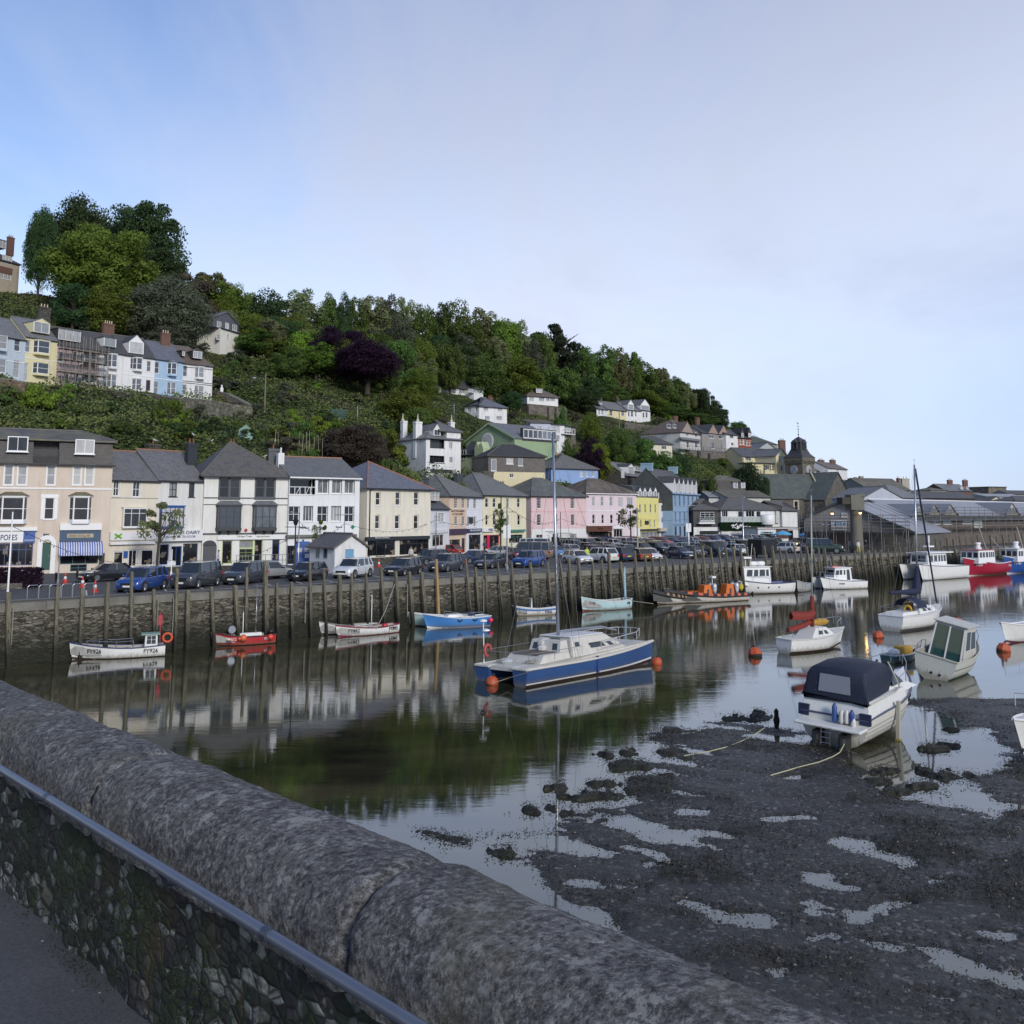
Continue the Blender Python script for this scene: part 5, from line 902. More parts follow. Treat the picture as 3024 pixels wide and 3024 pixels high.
# 16 church with clock tower
b=Bd('church','old stone church with a long mossy slate nave roof and buttressed gable end',(2275,1590,238),(2433,1590,243),('5',900,752),9,STONE,QZ,1,cat='church'); zr=b.ridge('5',556)
for xc in (970,1065,1155):
    b.win('s','5',xc-13,775,xc+13,860,gl='d',fc=paint((.4,.37,.3),.8),sur=.35,sill=False)
b.finish(gable=zr); b.roof('gable',zr,slate((.065,.075,.075),.55,(.1,.115,.085),19),ov=.2)
mb=MB(); W_=b.W; D_=b.D
for y in (-.2,D_+.2-.6): mb.box(W_+.02,y,0,W_+.7,y+.6,b.ze+.4)
mb.prism([(-.5,b.ze-.2),(D_/2,zr+.45),(D_+.5,b.ze-.2),(D_+.5,b.ze+.25),(D_/2,zr+.9),(-.5,b.ze+.25)],lambda y,z,x:(x,y,z),W_-.1,W_+.35); mb.box(W_-.05,D_/2-.25,zr+.8,W_+.3,D_/2+.25,zr+1.4); b.part(mb,'gable_coping',cm((.3,.28,.22),.3))
# gable wall faces right; add the lower transept block towards the viewer
b=simple('church_transept','stone gabled transept of the church with narrow lancets',(2440,1590,238),(2520,1590,252),('5',1250,760),8,STONE,'gfront',('5',540),[('p','5',765,810,[(1262,1278),(1298,1312)],'d')],QZ,1,slate((.065,.075,.075),.5,(.1,.115,.085),19),cat='church')
# tower
tc_=P(2362,1400,256); tx,ty=tc_.x,tc_.y; ttop=zat((tx,ty),1352); hw=2.6
tw=empty('clock_tower',(tx,ty,QZ),R(45-5)); tag(tw,'square stone church clock tower with dark louvred belfry and tall weathervane','tower')
HT=ttop-QZ; mb=MB(); mb.box(-hw,-hw,0,hw,hw,HT-1.5); mb.box(-hw-.25,-hw-.25,HT-.9,hw+.25,hw+.25,HT)
for i in range(9):
    q=-hw+.1+i*(2*hw-.2)/8
    for s_ in (-1,1): mb.box(q-.14,s_*(hw)-.24,HT-1.6,q+.14,s_*hw+.24,HT-.9); mb.box(s_*hw-.24,q-.14,HT-1.6,s_*hw+.24,q+.14,HT-.9)
mb.box(-hw,-hw,HT-1.5,hw,hw,HT-.9); mb.build('tower_shaft',stone((.22,.2,.16),(.12,.11,.09),(.08,.075,.065),2,4,7),tw)
z0=HT; zs_=zat((tx,ty),1290)-QZ; h_=zs_-z0; prof=[(hw+.35,0),(hw*.78,.18),(hw*.6,.38),(hw*.56,.42),(hw*.54,.7),(hw*.58,.72),(hw*.3,.9),(.12,1.0)]
mb=MB(); mb.loft([[(sx*r,sy*r,z0+f*h_) for sx,sy in ((-1,-1),(1,-1),(1,1),(-1,1))] for r,f in prof],True,True); mb.build('spire',slate((.05,.048,.055),.2,(.09,.08,.07),20),tw)
for ang in range(4):
    Mx=Matrix.Rotation(ang*math.pi/2,4,'Z'); r=hw*.56; mb=MB(); mb.box(-.55,-r-.35,z0+.43*h_,-.35,-r+.3,z0+.7*h_); mb.box(.35,-r-.35,z0+.43*h_,.55,-r+.3,z0+.7*h_); mb.box(-.7,-r-.45,z0+.4*h_,.7,-r+.1,z0+.43*h_); mb.prism([(-.8,z0+.7*h_),(.8,z0+.7*h_),(0,z0+.86*h_)],lambda a,c,t_:(a,t_,c),-r-.5,-r+.6); mb.build('belfry_dormer',slate((.07,.07,.075),.2,(.1,.1,.09),21),tw,M=Mx)
    mb=MB(); mb.box(-.35,-r-.2,z0+.44*h_,.35,-r-.1,z0+.69*h_); mb.build('louvre',M_black,tw,M=Mx,uv=False)
    zc=HT-3.2; mb=MB(); mb.lathe([(1.15,.0),(1.15,-.12),(.95,-.13)],(0,-hw,zc),24,'y'); f1=mb.build('clock_face',cm((.35,.33,.3),.1),tw,M=Mx,uv=False); mb=MB(); mb.lathe([(.92,-.14),(.9,-.16),(.01,-.16)],(0,-hw,zc),24,'y'); mb.build('dial',plain((.3,.34,.42),.4),f1,M=Mx,uv=False)
    mb=MB(); mb.bar((0,-hw-.18,zc),(.3,-hw-.18,zc+.45),.07); mb.bar((0,-hw-.18,zc),(-.35,-hw-.18,zc-.55),.05)
    for i in range(12): a=i*math.pi/6; mb.bar((math.sin(a)*.72,-hw-.17,zc+math.cos(a)*.72),(math.sin(a)*.88,-hw-.17,zc+math.cos(a)*.88),.05)
    mb.build('clock_hands',M_black,f1,M=Mx,uv=False)
zv=zat((tx,ty),1246)-QZ; mb=MB(); mb.tube([(0,0,zs_-.2),(0,0,zv)],[.07,.025],6)
for f,r in ((.15,.2),(.35,.13)): mb.ball((0,0,zs_+(zv-zs_)*f),r,8,6)
for f,r in ((.5,.5),(.7,.35)): mb.bar((-r,0,zs_+(zv-zs_)*f),(r,0,zs_+(zv-zs_)*f),.05); mb.bar((0,-r,zs_+(zv-zs_)*f),(0,r,zs_+(zv-zs_)*f),.05)
mb.prism([(-.5,-.15),(.5,0),(-.5,.15)],lambda a,c,t_:(a,t_,c+zv-.35),-.02,.02); mb.build('weathervane',M_black,tw,uv=False)
# ------------------------------------------------------------ houses on the hillside
TG='terrace of bay-windowed houses on the hillside'
def Yt(px): return 146+29*px/625
def terr(name,label,x0,x1,wall,eave,ridge,**kw):
    a_=K('a',x0,1575+.093*x0); b_=K('a',x1,1575+.093*x1)
    return Bd(name,label,(a_[0],a_[1],Yt(a_[0])),(b_[0],b_[1],Yt(b_[0])),('a',x0,eave),9,wall,None,6,TG),ridge
def tfin(b,ridge,rm=None,kind='gable'):
    z=b.ridge('a',ridge); b.finish(gable=z if kind=='gable' else None); b.roof(kind,z,rm or SLG,il=0 if kind=='hip' else None,ir=2.5 if kind=='hip' else None,ov=.15); return z
b,r=terr('terraced_house','pale grey-blue terraced house at the left end of the hillside terrace',-210,190,cm((.42,.48,.54),.1),1190,1050); b.wins('s','a',1240,1345,[(118,165),(-130,-90)],gl='w'); b.wins('s','a',1420,1560,[(108,160)],gl='n',sill=False)
for q in ((-60,1215,75,1325),(-60,1405,65,1520)): a,c,d,e=b.rect('a',*q,-.7); b.bay(a,c,d,e,.8,gl='n',roofh=.3 if q[1]<1300 else 0,low=None,base=b.wall)
tfin(b,r); b.band('a',1385,.12,.05)
b,r=terr('terraced_house','pale yellow terraced house with a turret-like attic dormer',190,452,cm((.62,.57,.36),.1),1225,1080); b.wins('s','a',1252,1352,[(200,246)],gl='w'); a,c,d,e=b.rect('a',290,1260,420,1362,-.7); b.bay(a,c,d,e,.8,gl='w',roofh=0,low=None,base=b.wall); a,c,d,e=b.rect('a',285,1440,412,1530,-.7); b.bay(a,c,d,e,.8,gl='w',roofh=0,low=None,base=b.wall); b.win('s','a',187,1440,230,1588,gl='n',sill=False,name='door'); b.band('a',1395,.12,.05); tfin(b,r); a,c,d,e=b.rect('a',230,1105,408,1193,.3); b.dormer(a+.8,c,d,e,.3,3.5,'c',.7,b.wall,roofm=SLG); b.chim('a',312,985,405,1090,5,STONED,3,cm((.6,.5,.35)))
b,r=terr('terraced_house','faded pink terraced house wrapped in scaffolding',452,800,cm((.45,.36,.36),.35),1290,1160); b.wins('s','a',1350,1430,[(595,632),(480,520)],gl='w'); b.wins('s','a',1525,1620,[(530,560),(600,640)],gl='w'); a,c,d,e=b.rect('a',668,1370,800,1450,-.6); b.bay(a,c,d,e,.7,gl='w',roofh=0,low=None,base=b.wall); a,c,d,e=b.rect('a',668,1520,800,1600,-.6); b.bay(a,c,d,e,.7,gl='w',roofh=0,low=None,base=b.wall); tfin(b,r,SLD); a,c,d,e=b.rect('a',470,1170,665,1262,.4); b.dormer(a,c,d,e,.4,4,'t',0,HUNG); b.chim('a',838,1120,925,1210,5,BRICK,4,cm((.6,.5,.35)))
BT=b
b,r=terr('terraced_house','white terraced house with a pale green attic dormer beside the scaffolding',800,1000,WH,1345,1200); b.wins('s','a',1372,1470,[(850,880)],gl='w'); 
for q in ((890,1370,968,1474),(885,1535,962,1640)): a,c,d,e=b.rect('a',*q,-.6); b.bay(a,c,d,e,.75,gl='w',roofh=0,low=None,base=WH)
b.win('s','a',845,1535,871,1640,gl='w'); tfin(b,r,SLD); a,c,d,e=b.rect('a',845,1235,948,1308,.4); b.dormer(a,c,d,e,.4,3.5,'c',0,WH,fc=paint((.35,.5,.45),.5))
b,r=terr('terraced_house','white terraced house with a tall white gabled dormer',1000,1252,cm((.66,.66,.67),.08),1375,1225); 
for q in ((1095,1400,1172,1494),(1088,1570,1165,1662)): a,c,d,e=b.rect('a',*q,-.6); b.bay(a,c,d,e,.75,gl='w',roofh=0,low=None,base=WH)
b.wins('s','a',1425,1510,[(1197,1230)],gl='w'); b.wins('s','a',1400,1488,[(1063,1088)],gl='w'); b.win('p','a',1190,1580,1225,1668,gl='d',fc=paint((.25,.1,.05),.5),sill=False,name='door'); b.band('a',1530,.12,.05); tfin(b,r,SLD); a,c,d,e=b.rect('a',1050,1270,1172,1365,.2); b.dormer(a,c,d,e,.2,4,'s',1.3,M_frame,roofm=SLD)
b,r=terr('terraced_house','powder blue terraced house with two-storey bay',1252,1482,cm((.33,.45,.6),.08),1408,1270); b.wins('s','a',1432,1525,[(1259,1297)],gl='w'); b.wins('s','a',1592,1690,[(1252,1290)],gl='w',sill=False)
for q in ((1378,1440,1452,1534),(1372,1597,1446,1698)): a,c,d,e=b.rect('a',*q,-.6); b.bay(a,c,d,e,.75,gl='w',roofh=.5 if q[1]<1500 else 0,low=None,base=b.wall,roofm=SLG)
b.band('a',1565,.12,.05); tfin(b,r,SLB); b.chim('a',1310,1195,1383,1300,4,BRICK,3,cm((.6,.5,.35)))
b,r=terr('terraced_house','white end-of-terrace house with black string courses and a slate dormer',1482,1725,WH,1442,1310); b.wins('s','a',1462,1550,[(1492,1527)],gl='w'); b.wins('s','a',1615,1700,[(1485,1520)],gl='w')
for q in ((1600,1475,1675,1560),(1595,1628,1672,1722)): a,c,d,e=b.rect('a',*q,-.6); b.bay(a,c,d,e,.75,gl='n',roofh=0,low=None,base=WH)
for y in (1470,1585,1600): b.band('a',y,.1,.05,BLK)
tfin(b,r,SLBR,'hip'); a,c,d,e=b.rect('a',1570,1345,1652,1405,.5); b.dormer(a,c,d,e,.5,3,'c',.6,HUNG,roofm=SLBR); a,c,d,e=b.rect('a',1482,1340,1512,1385,.7); b.dormer(a,c,d,e,.7,3,'p',0,HUNG)
# scaffold frame in front of the pink terrace
def scaffold(name,label,fr,x0,x1,z0,z1,y0,y1,nx,lv,mat=None,boards=True):
    r=empty(name,fr.w((x0+x1)/2,y0,z0),fr.phi); tag(r,label,'scaffolding'); ox=(x0+x1)/2; mb=MB()
    for i in range(nx+1):
        x=x0+(x1-x0)*i/nx-ox
        for y in (0,y1-y0): mb.tube([(x,y,0),(x,y,z1-z0)],.045,5)
        for z in lv: mb.tube([(x,-.1,z-z0),(x,y1-y0+.1,z-z0)],.035,5)
    for z in lv:
        for y in (0,y1-y0):
            for dz in ((0,.5,1.) if boards else (0,)): mb.tube([(x0-ox-.3,y,z-z0+dz),(x1-ox+.3,y,z-z0+dz)],.04,5)
    for i in range(0,nx,2): x=x0+(x1-x0)*i/nx-ox; mb.tube([(x,-.06,.2),(x+(x1-x0)/nx,-.06,min(z1-z0,3.5))],.035,5)
    mb.build('scaffold_tubes',mat or plain((.2,.19,.17),.5,.5),r,uv=False)
    if boards:
        mb=MB()
        for z in lv: mb.box(x0-ox-.2,.02,z-z0+.04,x1-ox+.2,y1-y0-.02,z-z0+.1)
        mb.build('scaffold_boards',plain((.17,.14,.1),.9),r)
    return r
scaffold('scaffolding','tube-and-board scaffolding around the faded pink terraced house',BT,-.2,BT.W+.3,-.5,BT.ze+1.6,-2.1,-.9,7,[1.9,3.9,5.6])
# the rest of the hillside
b=simple('brick_house','brown and cream house at the very top left of the hill',(-80,838,212),(54,843,222),('a',150,548),7,cm((.36,.32,.25),.2),'hip',2.5,[('t','a',565,632,[(22,102),(-90,-10)]),('t','a',690,757,[(3,92),(-100,-20)])],None,5,SLD,ch=[('a',60,415,112,500)],dorm=[('c','a',-10,440,50,505,.6,0)]); b.box('brick_panel','a',-200,635,104,688,BRICK,.05)
b=simple('white_house','white hillside house with a grey slate gable attic below the wood',(650,1003,212),(738,1021,223),('b',70,600),6,cm((.64,.62,.57),.1),'gable',1.6,[('s','b',655,700,[(112,142),(198,212)])],None,5,SLG); z1=b.ze; xa,_,xb,_=b.rect('b',75,600,285,640,.4); mb=MB(); zr=z1+3.9; mb.prism([(xa,z1-.1),(xb,z1-.1),(xb,z1+1.9),((xa+xb)/2,zr),(xa,z1+1.9)],lambda x,z,y:(x,y,z),.3,7.5); b.part(mb,'attic_gable',slate((.09,.095,.11),.2,(.12,.12,.12),23)); mb=MB(); xm=(xa+xb)/2; mb.slab([(xa-.3,0,z1+1.9),(xm,0,zr+.15),(xm,7.8,zr+.15),(xa-.3,7.8,z1+1.9)]); mb.slab([(xm,0,zr+.15),(xb+.3,0,z1+1.9),(xb+.3,7.8,z1+1.9),(xm,7.8,zr+.15)]); b.part(mb,'attic_roof',SLG)
for x0,x1 in ((112,146),(180,207),(238,272)): 
    a,c,d,e=b.rect('b',x0,(550 if x0<150 else 562 if x0<200 else 577),x1,(597 if x0<150 else 610 if x0<200 else 625),.3); b.opening(a,c,d,e,'c',y=.25,rec=0,hole=False,gl='n')
simple('long_cottage','long low white cottage with a dark roof at the edge of the wood',(1296,1180,236),(1400,1173,244),('c',270,800),7,WH,'gable',('c',745),[('q','c',820,860,[(375,405),(430,500),(300,330)]),('c','c',880,905,[(290,325),(385,415)])],None,5,SLD,ch=[('c',535,755,548,800)])
b=simple('cottage_wing','small glazed wing at the end of the long white cottage',(1400,1172,240),(1427,1170,243),('c',560,818),6,WH,'flat',.2,[('t','c',830,855,[(510,610)])],None,4,SLG)
simple('white_house','square white house with blue-grey pyramid roof in the trees',(1415,1240,222),(1497,1240,226),('c',700,965),9,WH,'hip',('c',893),[('t','c',965,1003,[(630,667)]),('c','c',970,1008,[(745,782)]),('t','c',1045,1078,[(640,680),(735,780)])],None,5,SLB,ch=[('c',665,893,700,935)])
b=simple('white_house','left wing of the pyramid-roofed white house',(1372,1236,225),(1415,1240,222),('c',500,965),7,WH,'mono',.4,[('c','c',972,1016,[(497,525),(560,578)]),('s','c',1040,1075,[(555,577)])],None,5,SLB)
b=simple('bungalow','white dormer bungalow on a high stone terrace',(1557,1190,246),(1648,1192,250),('c',1100,880),7,WH,'hip',('c',822),[('c','c',888,925,[(1000,1040),(1140,1168)]),('t','c',888,925,[(1080,1125),(1172,1212)])],None,3,SLBR,dorm=[('c','c',1055,820,1112,858,.9,0)])
def ribbon(name,label,pts,h,thick,mat,cat='wall',cap=True,group=None):     # a wall that follows the hillside
    q=[gray(*p) for p in pts]; q=[v for v in q if v is not None]; o=q[0].copy(); r=empty(name,o); tag(r,label,cat,group)
    mb=MB(); rings=[]
    for i,v in enumerate(q):
        d=(q[min(i+1,len(q)-1)]-q[max(i-1,0)]); d.z=0; d.normalize(); n=Vector((-d.y,d.x,0))*thick/2; w_=v-o; rings.append([tuple(w_-n+Vector((0,0,-2.5))),tuple(w_-n+Vector((0,0,h))),tuple(w_+n+Vector((0,0,h))),tuple(w_+n+Vector((0,0,-2.5)))])
    mb.loft(rings,True,True); mb.build('wall_face',mat,r)
    if cap:
        mb=MB(); mb.loft([[(a[1][0],a[1][1],a[1][2]+.003),(a[1][0],a[1][1],a[1][2]+.13),(a[2][0],a[2][1],a[2][2]+.13),(a[2][0],a[2][1],a[2][2]+.003)] for a in rings],True,True); mb.build('wall_cap',M_conc,r)
    return r
b=Bd('terrace_wall','tall buttressed stone terrace wall below the white dormer bungalow',(1557,1224,242),(1668,1224,250),('c',1100,948),3,stone((.22,.19,.16),(.12,.1,.085),(.09,.085,.08),1.5,3,31,.3),None,3,cat='wall'); b.finish(); mb=MB()
for f in (.02,.55,.75,.97): x=b.W*f; mb.box(x-.35,-.7,-3,x+.35,.01,b.ze*.9)
b.part(mb,'buttress',stone((.22,.19,.16),(.12,.1,.085),(.09,.085,.08),1.5,3,31,.3)); mb=MB(); mb.box(-.2,-.15,b.ze,b.W+.2,3,b.ze+.12); b.part(mb,'wall_cap',M_conc)
TG2='terrace high on the hill under the wood'
b=simple('terraced_house','white end house with a black slate gable wall in the upper terrace',(1762,1240,276),(1793,1243,280),('d',210,845),8,WH,'gable',('d',785),[('s','d',855,895,[(186,200),(210,228)]),('s','d',920,950,[(190,205),(235,248)])],None,5,SLG,ch=[('d',80,745,115,785,{'mat':STONED}),('d',190,755,212,785,{'mat':STONED})],grp=TG2,dorm=[('c','d',185,790,218,817,.5,0)])
mb=MB(); mb.poly((-.04,0,-4),(-.04,0,b.ze),(-.04,4,b.ridge('d',785)-.1),(-.04,8,b.ze),(-.04,8,-4)); b.part(mb,'slate_gable',slate((.035,.035,.04),.1,(.06,.06,.06),24))
simple('terraced_house','pale yellow cottage in the middle of the upper terrace',(1793,1262,280),(1850,1262,286),('d',330,850),8,cm((.6,.54,.33),.1),'gable',('d',790),[('x','d',860,905,[(276,300),(374,394)],'d'),('s','d',935,985,[(276,294),(380,398)],'d'),('s','d',935,997,[(319,333)],'d')],None,5,SLG,ch=[('d',330,762,350,795,{'mat':STONED})],grp=TG2)
b=simple('terraced_house','white gabled house to the right of the yellow cottage in the upper terrace',(1850,1262,286),(1893,1262,290),('d',480,855),8,WH,'gable',('d',795),[('s','d',868,912,[(428,440),(452,468),(486,497)],'d'),('s','d',945,985,[(430,442),(450,475),(485,495)],'d')],None,5,SLG,grp=TG2); a,c,d,e=b.rect('d',424,812,472,855,.1); b.dormer(a,c,d,e,.0,3,'s',1.4,M_frame,roofm=SLG); b.band('d',925,.12)
b=simple('terraced_house','white gable-ended house closing the right of the upper terrace',(1893,1262,290),(1921,1262,293),('d',570,858),8,WH,'gable',('d',798),[('s','d',878,920,[(508,522),(546,560),(571,586)],'d'),('s','d',955,990,[(548,562),(573,588)],'d')],None,5,SLG,grp=TG2); a,c,d,e=b.rect('d',528,820,600,860,.1); b.dormer(a,c,d,e,.0,3,'p',1.9,M_frame,roofm=SLG,gl='n'); b.band('d',862,.14,mat=DGREY) if False else None
# modern white house
b=simple('modern_house','modern white house with large windows and a glass-railed deck',(1630,1300,213),(1667,1303,215),('c',1240,1108),8,WH,'mono',.9,[('c','c',1122,1184,[(1196,1252)]),('c','c',1200,1240,[(1204,1250)])],None,4,SLBR,fc=M_frame)
b=simple('modern_house','lower left wing of the modern white house with lilac-grey walls',(1566,1290,212),(1630,1300,213),('c',1120,1095),8,cm((.45,.48,.56),.1),'mono',1.4,[('c','c',1130,1172,[(1062,1105)]),('s','c',1140,1185,[(1150,1162)])],None,4,SLBR)
b=simple('modern_house','right wing of the modern white house behind the deck railing',(1667,1303,216),(1700,1303,219),('c',1330,1120),8,stone((.22,.2,.17),(.1,.09,.08),(.07,.07,.06),2.4,4.5,32),'mono',1.2,[('c','c',1130,1170,[(1290,1345)]),('c','c',1205,1245,[(1284,1312)])],None,4,SLBR); a,c,d,e=b.rect('c',1282,1152,1372,1190,-1.2); mb=MB(); mb.box(a,-1.3,c-.15,d,0,c)
for i in range(5): x=a+(d-a)*i/4; mb.box(x-.04,-1.3,c,x+.04,-1.22,e)
mb.box(a,-1.3,e,d,-1.22,e+.06); b.part(mb,'deck_railing',M_frame,uv=False)
# big white house with chimneys
b=Bd('white_house','big white house with tall white chimneys and dark glazed balconies',(K('3',710,0)[0],1385,176),(K('3',995,0)[0],1388,181),('3',710,258),9.5,WH,None,4); 
b.win('5','3',745,265,862,338,rec=.7,gl='d',fc=BLK); b.win('5','3',742,402,862,462,rec=.7,gl='d',fc=BLK); b.wins('c','3',290,347,[(901,930)],gl='n'); b.wins('c','3',413,460,[(903,932)],gl='n'); b.finish(); zr=b.ridge('3',150); b.roof('hip',zr,SLG,il=4.5,ir=3,ov=.3)
mb=MB(); x0,_,x1,_=b.rect('3',885,300,993,400); mb.box(x0,.15,b.ze,b.W+.03,9,zat(b.w(b.W,0),K('3',0,208)[1])-b.zb); b.part(mb,'upper_wall',WH); ze_=b.ze; b.roof('hip',zat(b.w(b.W-2,4),K('3',0,115)[1])-b.zb,SL,z=zat(b.w(b.W,0),K('3',0,208)[1])-b.zb,x0=x0-1.8,il=3,ir=2.5,name='upper_roof')
a,c,d,e=b.rect('3',772,190,828,240,.4); b.dormer(a,c,d,e,.3,3.5,'c',1.1,WH,roofm=SLG,gl='d')
for q,off in (((618,125,670,245),3.5),((505,120,540,190),9),((903,128,935,195),5)):
    a,c,d,e=b.rect('3',*q,off); ch=b.chimney((a+d)/2,min(off,8.6),c-4,e,max(.7,d-a),.9,WH,0); mb=MB(); mb.lathe([(.3,0),(.3,.35),(.12,.5),(.12,1.3),(.16,1.35)],((a+d)/2,off,e),8); mb.build('chimney_pot',cm((.5,.45,.33)),ch,2,uv=False)
a,c,d,e=b.rect('3',785,462,965,510,-1.6); mb=MB(); mb.box(a,-1.6,c-.1,d,-.01,c+.05)
for i in range(7): x=a+(d-a)*i/6; mb.box(x-.04,-1.6,c+.05,x+.04,-1.54,e)
mb.box(a,-1.62,e-.02,d,-1.54,e+.06); b.part(mb,'balcony_railing',M_frame,uv=False)
# green chapel
GRN=cm((.27,.36,.22),.12)
b=Bd('chapel','sage green gable-fronted chapel with a round window',(1376,1388,207),(1520,1380,196),('3',1040,292),12,GRN,None,4,cat='chapel'); zr=zat(b.w(b.W/2,0),K('3',0,140)[1])-b.zb
x,z=b.xz('3',1215,285); mb=MB(); mb.lathe([(1.75,-.12),(1.75,0),(1.35,0),(1.35,-.12)],(x,-.0,z),24,'y'); b.part(mb,'round_window',M_frame,uv=False); mb=MB(); mb.lathe([(1.35,-.03),(.01,-.03)],(x,-.01,z),24,'y'); b.part(mb,'pane',glassm('d'),uv=False)
for q in ((1193,362,1236,440),): f_=b.win('c','3',*q,gl='d',fw=.12,sur=.15); a,c,d,e=b.rect('3',*q); mb=MB(); mb.prism([((a+d)/2+(d-a)/2*math.cos(math.pi*i/8),e+(d-a)*.45*math.sin(math.pi*i/8)) for i in range(9)],lambda x_,z_,t_:(x_,t_,z_),-.08,-.003); b.part(mb,'arch_window_head',M_frame)
b.finish(); b.tri(zr); b.roof('gfront',zr+.12,slate((.14,.145,.165),.15,(.17,.17,.17),25),ov=.35,z=b.ze+.1)
for s_ in (0,1):
    mb=MB(); xm=b.W/2; xe=-.3 if s_==0 else b.W+.3; mb.prism([(xe,b.ze-.25),(xm,zr-.2),(xm,zr+.25),(xe,b.ze+.15)],lambda a,c,t_:(a,t_,c),-.42,-.36); b.part(mb,'barge_board',cm((.33,.42,.27),.1))
mb=MB(); mb.box(b.W-.5,2,b.ze-.3,b.W+.2,11.6,b.ze+2.2); b.part(mb,'side_dormer',HUNG); 
for i in range(7):
    y=2.2+i*1.33; mb=MB(); mb.box(b.W+.2,y,b.ze+.1,b.W+.28,y+1.2,b.ze+2.0); f_=b.part(mb,'window',M_frame,uv=False); mb=MB(); mb.box(b.W+.28,y+.12,b.ze+.3,b.W+.3,y+1.13,b.ze+1.85); mb.build('pane',glassm('w'),f_,uv=False)
b=simple('chapel_hall','lower pale green hall with twin small gables beside the chapel',(1357,1378,203),(1400,1380,200),('3',1100,400),7,cm((.36,.43,.28),.12),'gable',('3',285),[],None,4,SLD); a,c,d,e=b.rect('3',1000,355,1040,430,-.02); b.opening(a,c,d,e,'x',y=-.1,rec=0,hole=False,gl='d')
for x0,x1 in ((1110,1145),(1145,1180)):
    a,c,d,e=b.rect('3',x0,340,x1,440,-.4); mb=MB(); mb.prism([(a,-3),(d,-3),(d,e),((a+d)/2,e+1.3),(a,e)],lambda x_,z_,t_:(x_,t_,z_),-.5,1.5); b.part(mb,'porch_gable',b.wall)
b=simple('slate_hung_cottage','dark slate-hung cottage with white shutters and cream lower storey',(1442,1412,172),(1610,1412,176),('3',1400,400),8,slate((.1,.088,.08),.4,(.15,.14,.12),26),'hip',('3',308),[('c','3',422,470,[(1368,1425)]),('p','3',422,485,[(1464,1502)]),('c','3',548,580,[(1393,1425)],'d')],None,5,slate((.045,.042,.042),.2,(.09,.08,.07),27),split=('3',1400,535),wall2=cm((.6,.53,.35),.1),il=4,ir=4.5,ch=[]); b.win('p','3',1243,430,1286,526,gl='n',hole=False,y=-.1,rec=.02,name='door')
b=simple('blue_house','sky blue house with tall slate pyramid roof and round-headed windows',(1628,1415,190),(1766,1412,196),('4',550,502),9,cm((.24,.35,.58),.08),'hip',('4',385),[('s','4',528,572,[(588,611),(637,655),(682,703)],'n')],None,5,slate((.12,.12,.115),.35,(.15,.15,.12),28),il=6,ir=6,ch=[('4',385,398,425,440,{'mat':STONED}),('4',612,385,650,440,{'mat':STONED,'off':6})])
b=Bd('stone_house','dark stone house with white dormers behind the blue block',(1850,1440,205),(1928,1435,219),('4',965,565),9,STONED,None,5); zr=b.ridge('4',462); b.finish(gable=zr); b.roof('gable',zr,SLG,ov=.15); a,c,d,e=b.rect('4',978,492,1030,548,.6); b.dormer(a,c,d,e,.6,3,'s',.7,M_frame); a,c,d,e=b.rect('4',1036,488,1100,530,.8); b.dormer(a,c,d,e,.8,3,'t',0,M_frame); mb=MB(); mb.box(-.15,.4,2,-.02,1.1,3.6); b.part(mb,'end_window',M_frame)
simple('bungalow','low bungalow with dark hipped roof tucked below the stone-based houses',(1905,1328,243),(1985,1330,247),('d',600,1130),7,cm((.6,.56,.45),.15),'hip',('d',1068),[('c','d',1150,1180,[(575,600),(610,632)],'d'),('t','d',1150,1178,[(700,740)],'d')],None,3,SLD)
b=Bd('tall_white_house','tall grey-white house with a front gable and a balcony on a stone base',(2010,1332,254),(2074,1332,263),('e',450,462),12,cm((.5,.5,.49),.15),None,5); b.wins('c','e',455,523,[(365,403)],gl='n'); b.wins('s','e',470,533,[(496,526)],gl='d'); b.wins('s','e',600,685,[(375,410),(495,530)],gl='d'); b.wins('q','e',600,690,[(545,590)],gl='n'); zr=b.ridge('e',292); b.finish(); b.roof('hip',zr,SLBR,il=5,ir=5,ov=.3); a,c,d,e=b.rect('e',300,420,472,460,.0); b.dormer(a,b.ze-.4,d,b.ze+.1,-.05,5,'p',2.9,cm((.3,.25,.22),.1),roofm=SLBR,gl='b'); b.chim('e',190,235,238,290,7,BRICK,0); b.chim('e',505,255,550,310,7,BRICK,0); a,c,d,e=b.rect('e',310,560,600,580,-1.); mb=MB(); mb.slab([(a,-1,c),(d,-1,c),(d,0,e+.3),(a,0,e+.3)],.08); b.part(mb,'verandah_roof',SLG)
mb=MB(); a,c,d,e=b.rect('e',300,705,615,722,-1.2); mb.box(a,-1.3,c-.1,d,0,c+.1); 
for i in range(9): x=a+(d-a)*i/8; mb.box(x-.03,-1.28,c+.1,x+.03,-1.22,c+1.1)
mb.box(a,-1.28,c+1.1,d,-1.22,c+1.16); b.part(mb,'balcony',DGREY,uv=False)
for i in range(2): a,c,d,e=b.rect('e',75+i*85,350,130+i*75,405,.6); b.opening(a,c,d,e,'c',y=.2,rec=0,hole=False,gl='d')
b=Bd('gabled_house','grey pebbledash semi-detached pair with two white-edged gables',(2074,1334,262),(2145,1334,270),('e',760,470),12,cm((.24,.23,.22),.15),None,5); b.wins('x','e',470,550,[(690,765)],gl='w'); b.wins('x','e',477,560,[(835,912)],gl='w'); b.wins('c','e',612,700,[(735,775)],gl='w'); b.wins('c','e',622,718,[(873,918)],gl='w'); zr=b.ridge('e',375); b.finish(); b.roof('hip',zr,SLD,il=4,ir=1,ov=.25)
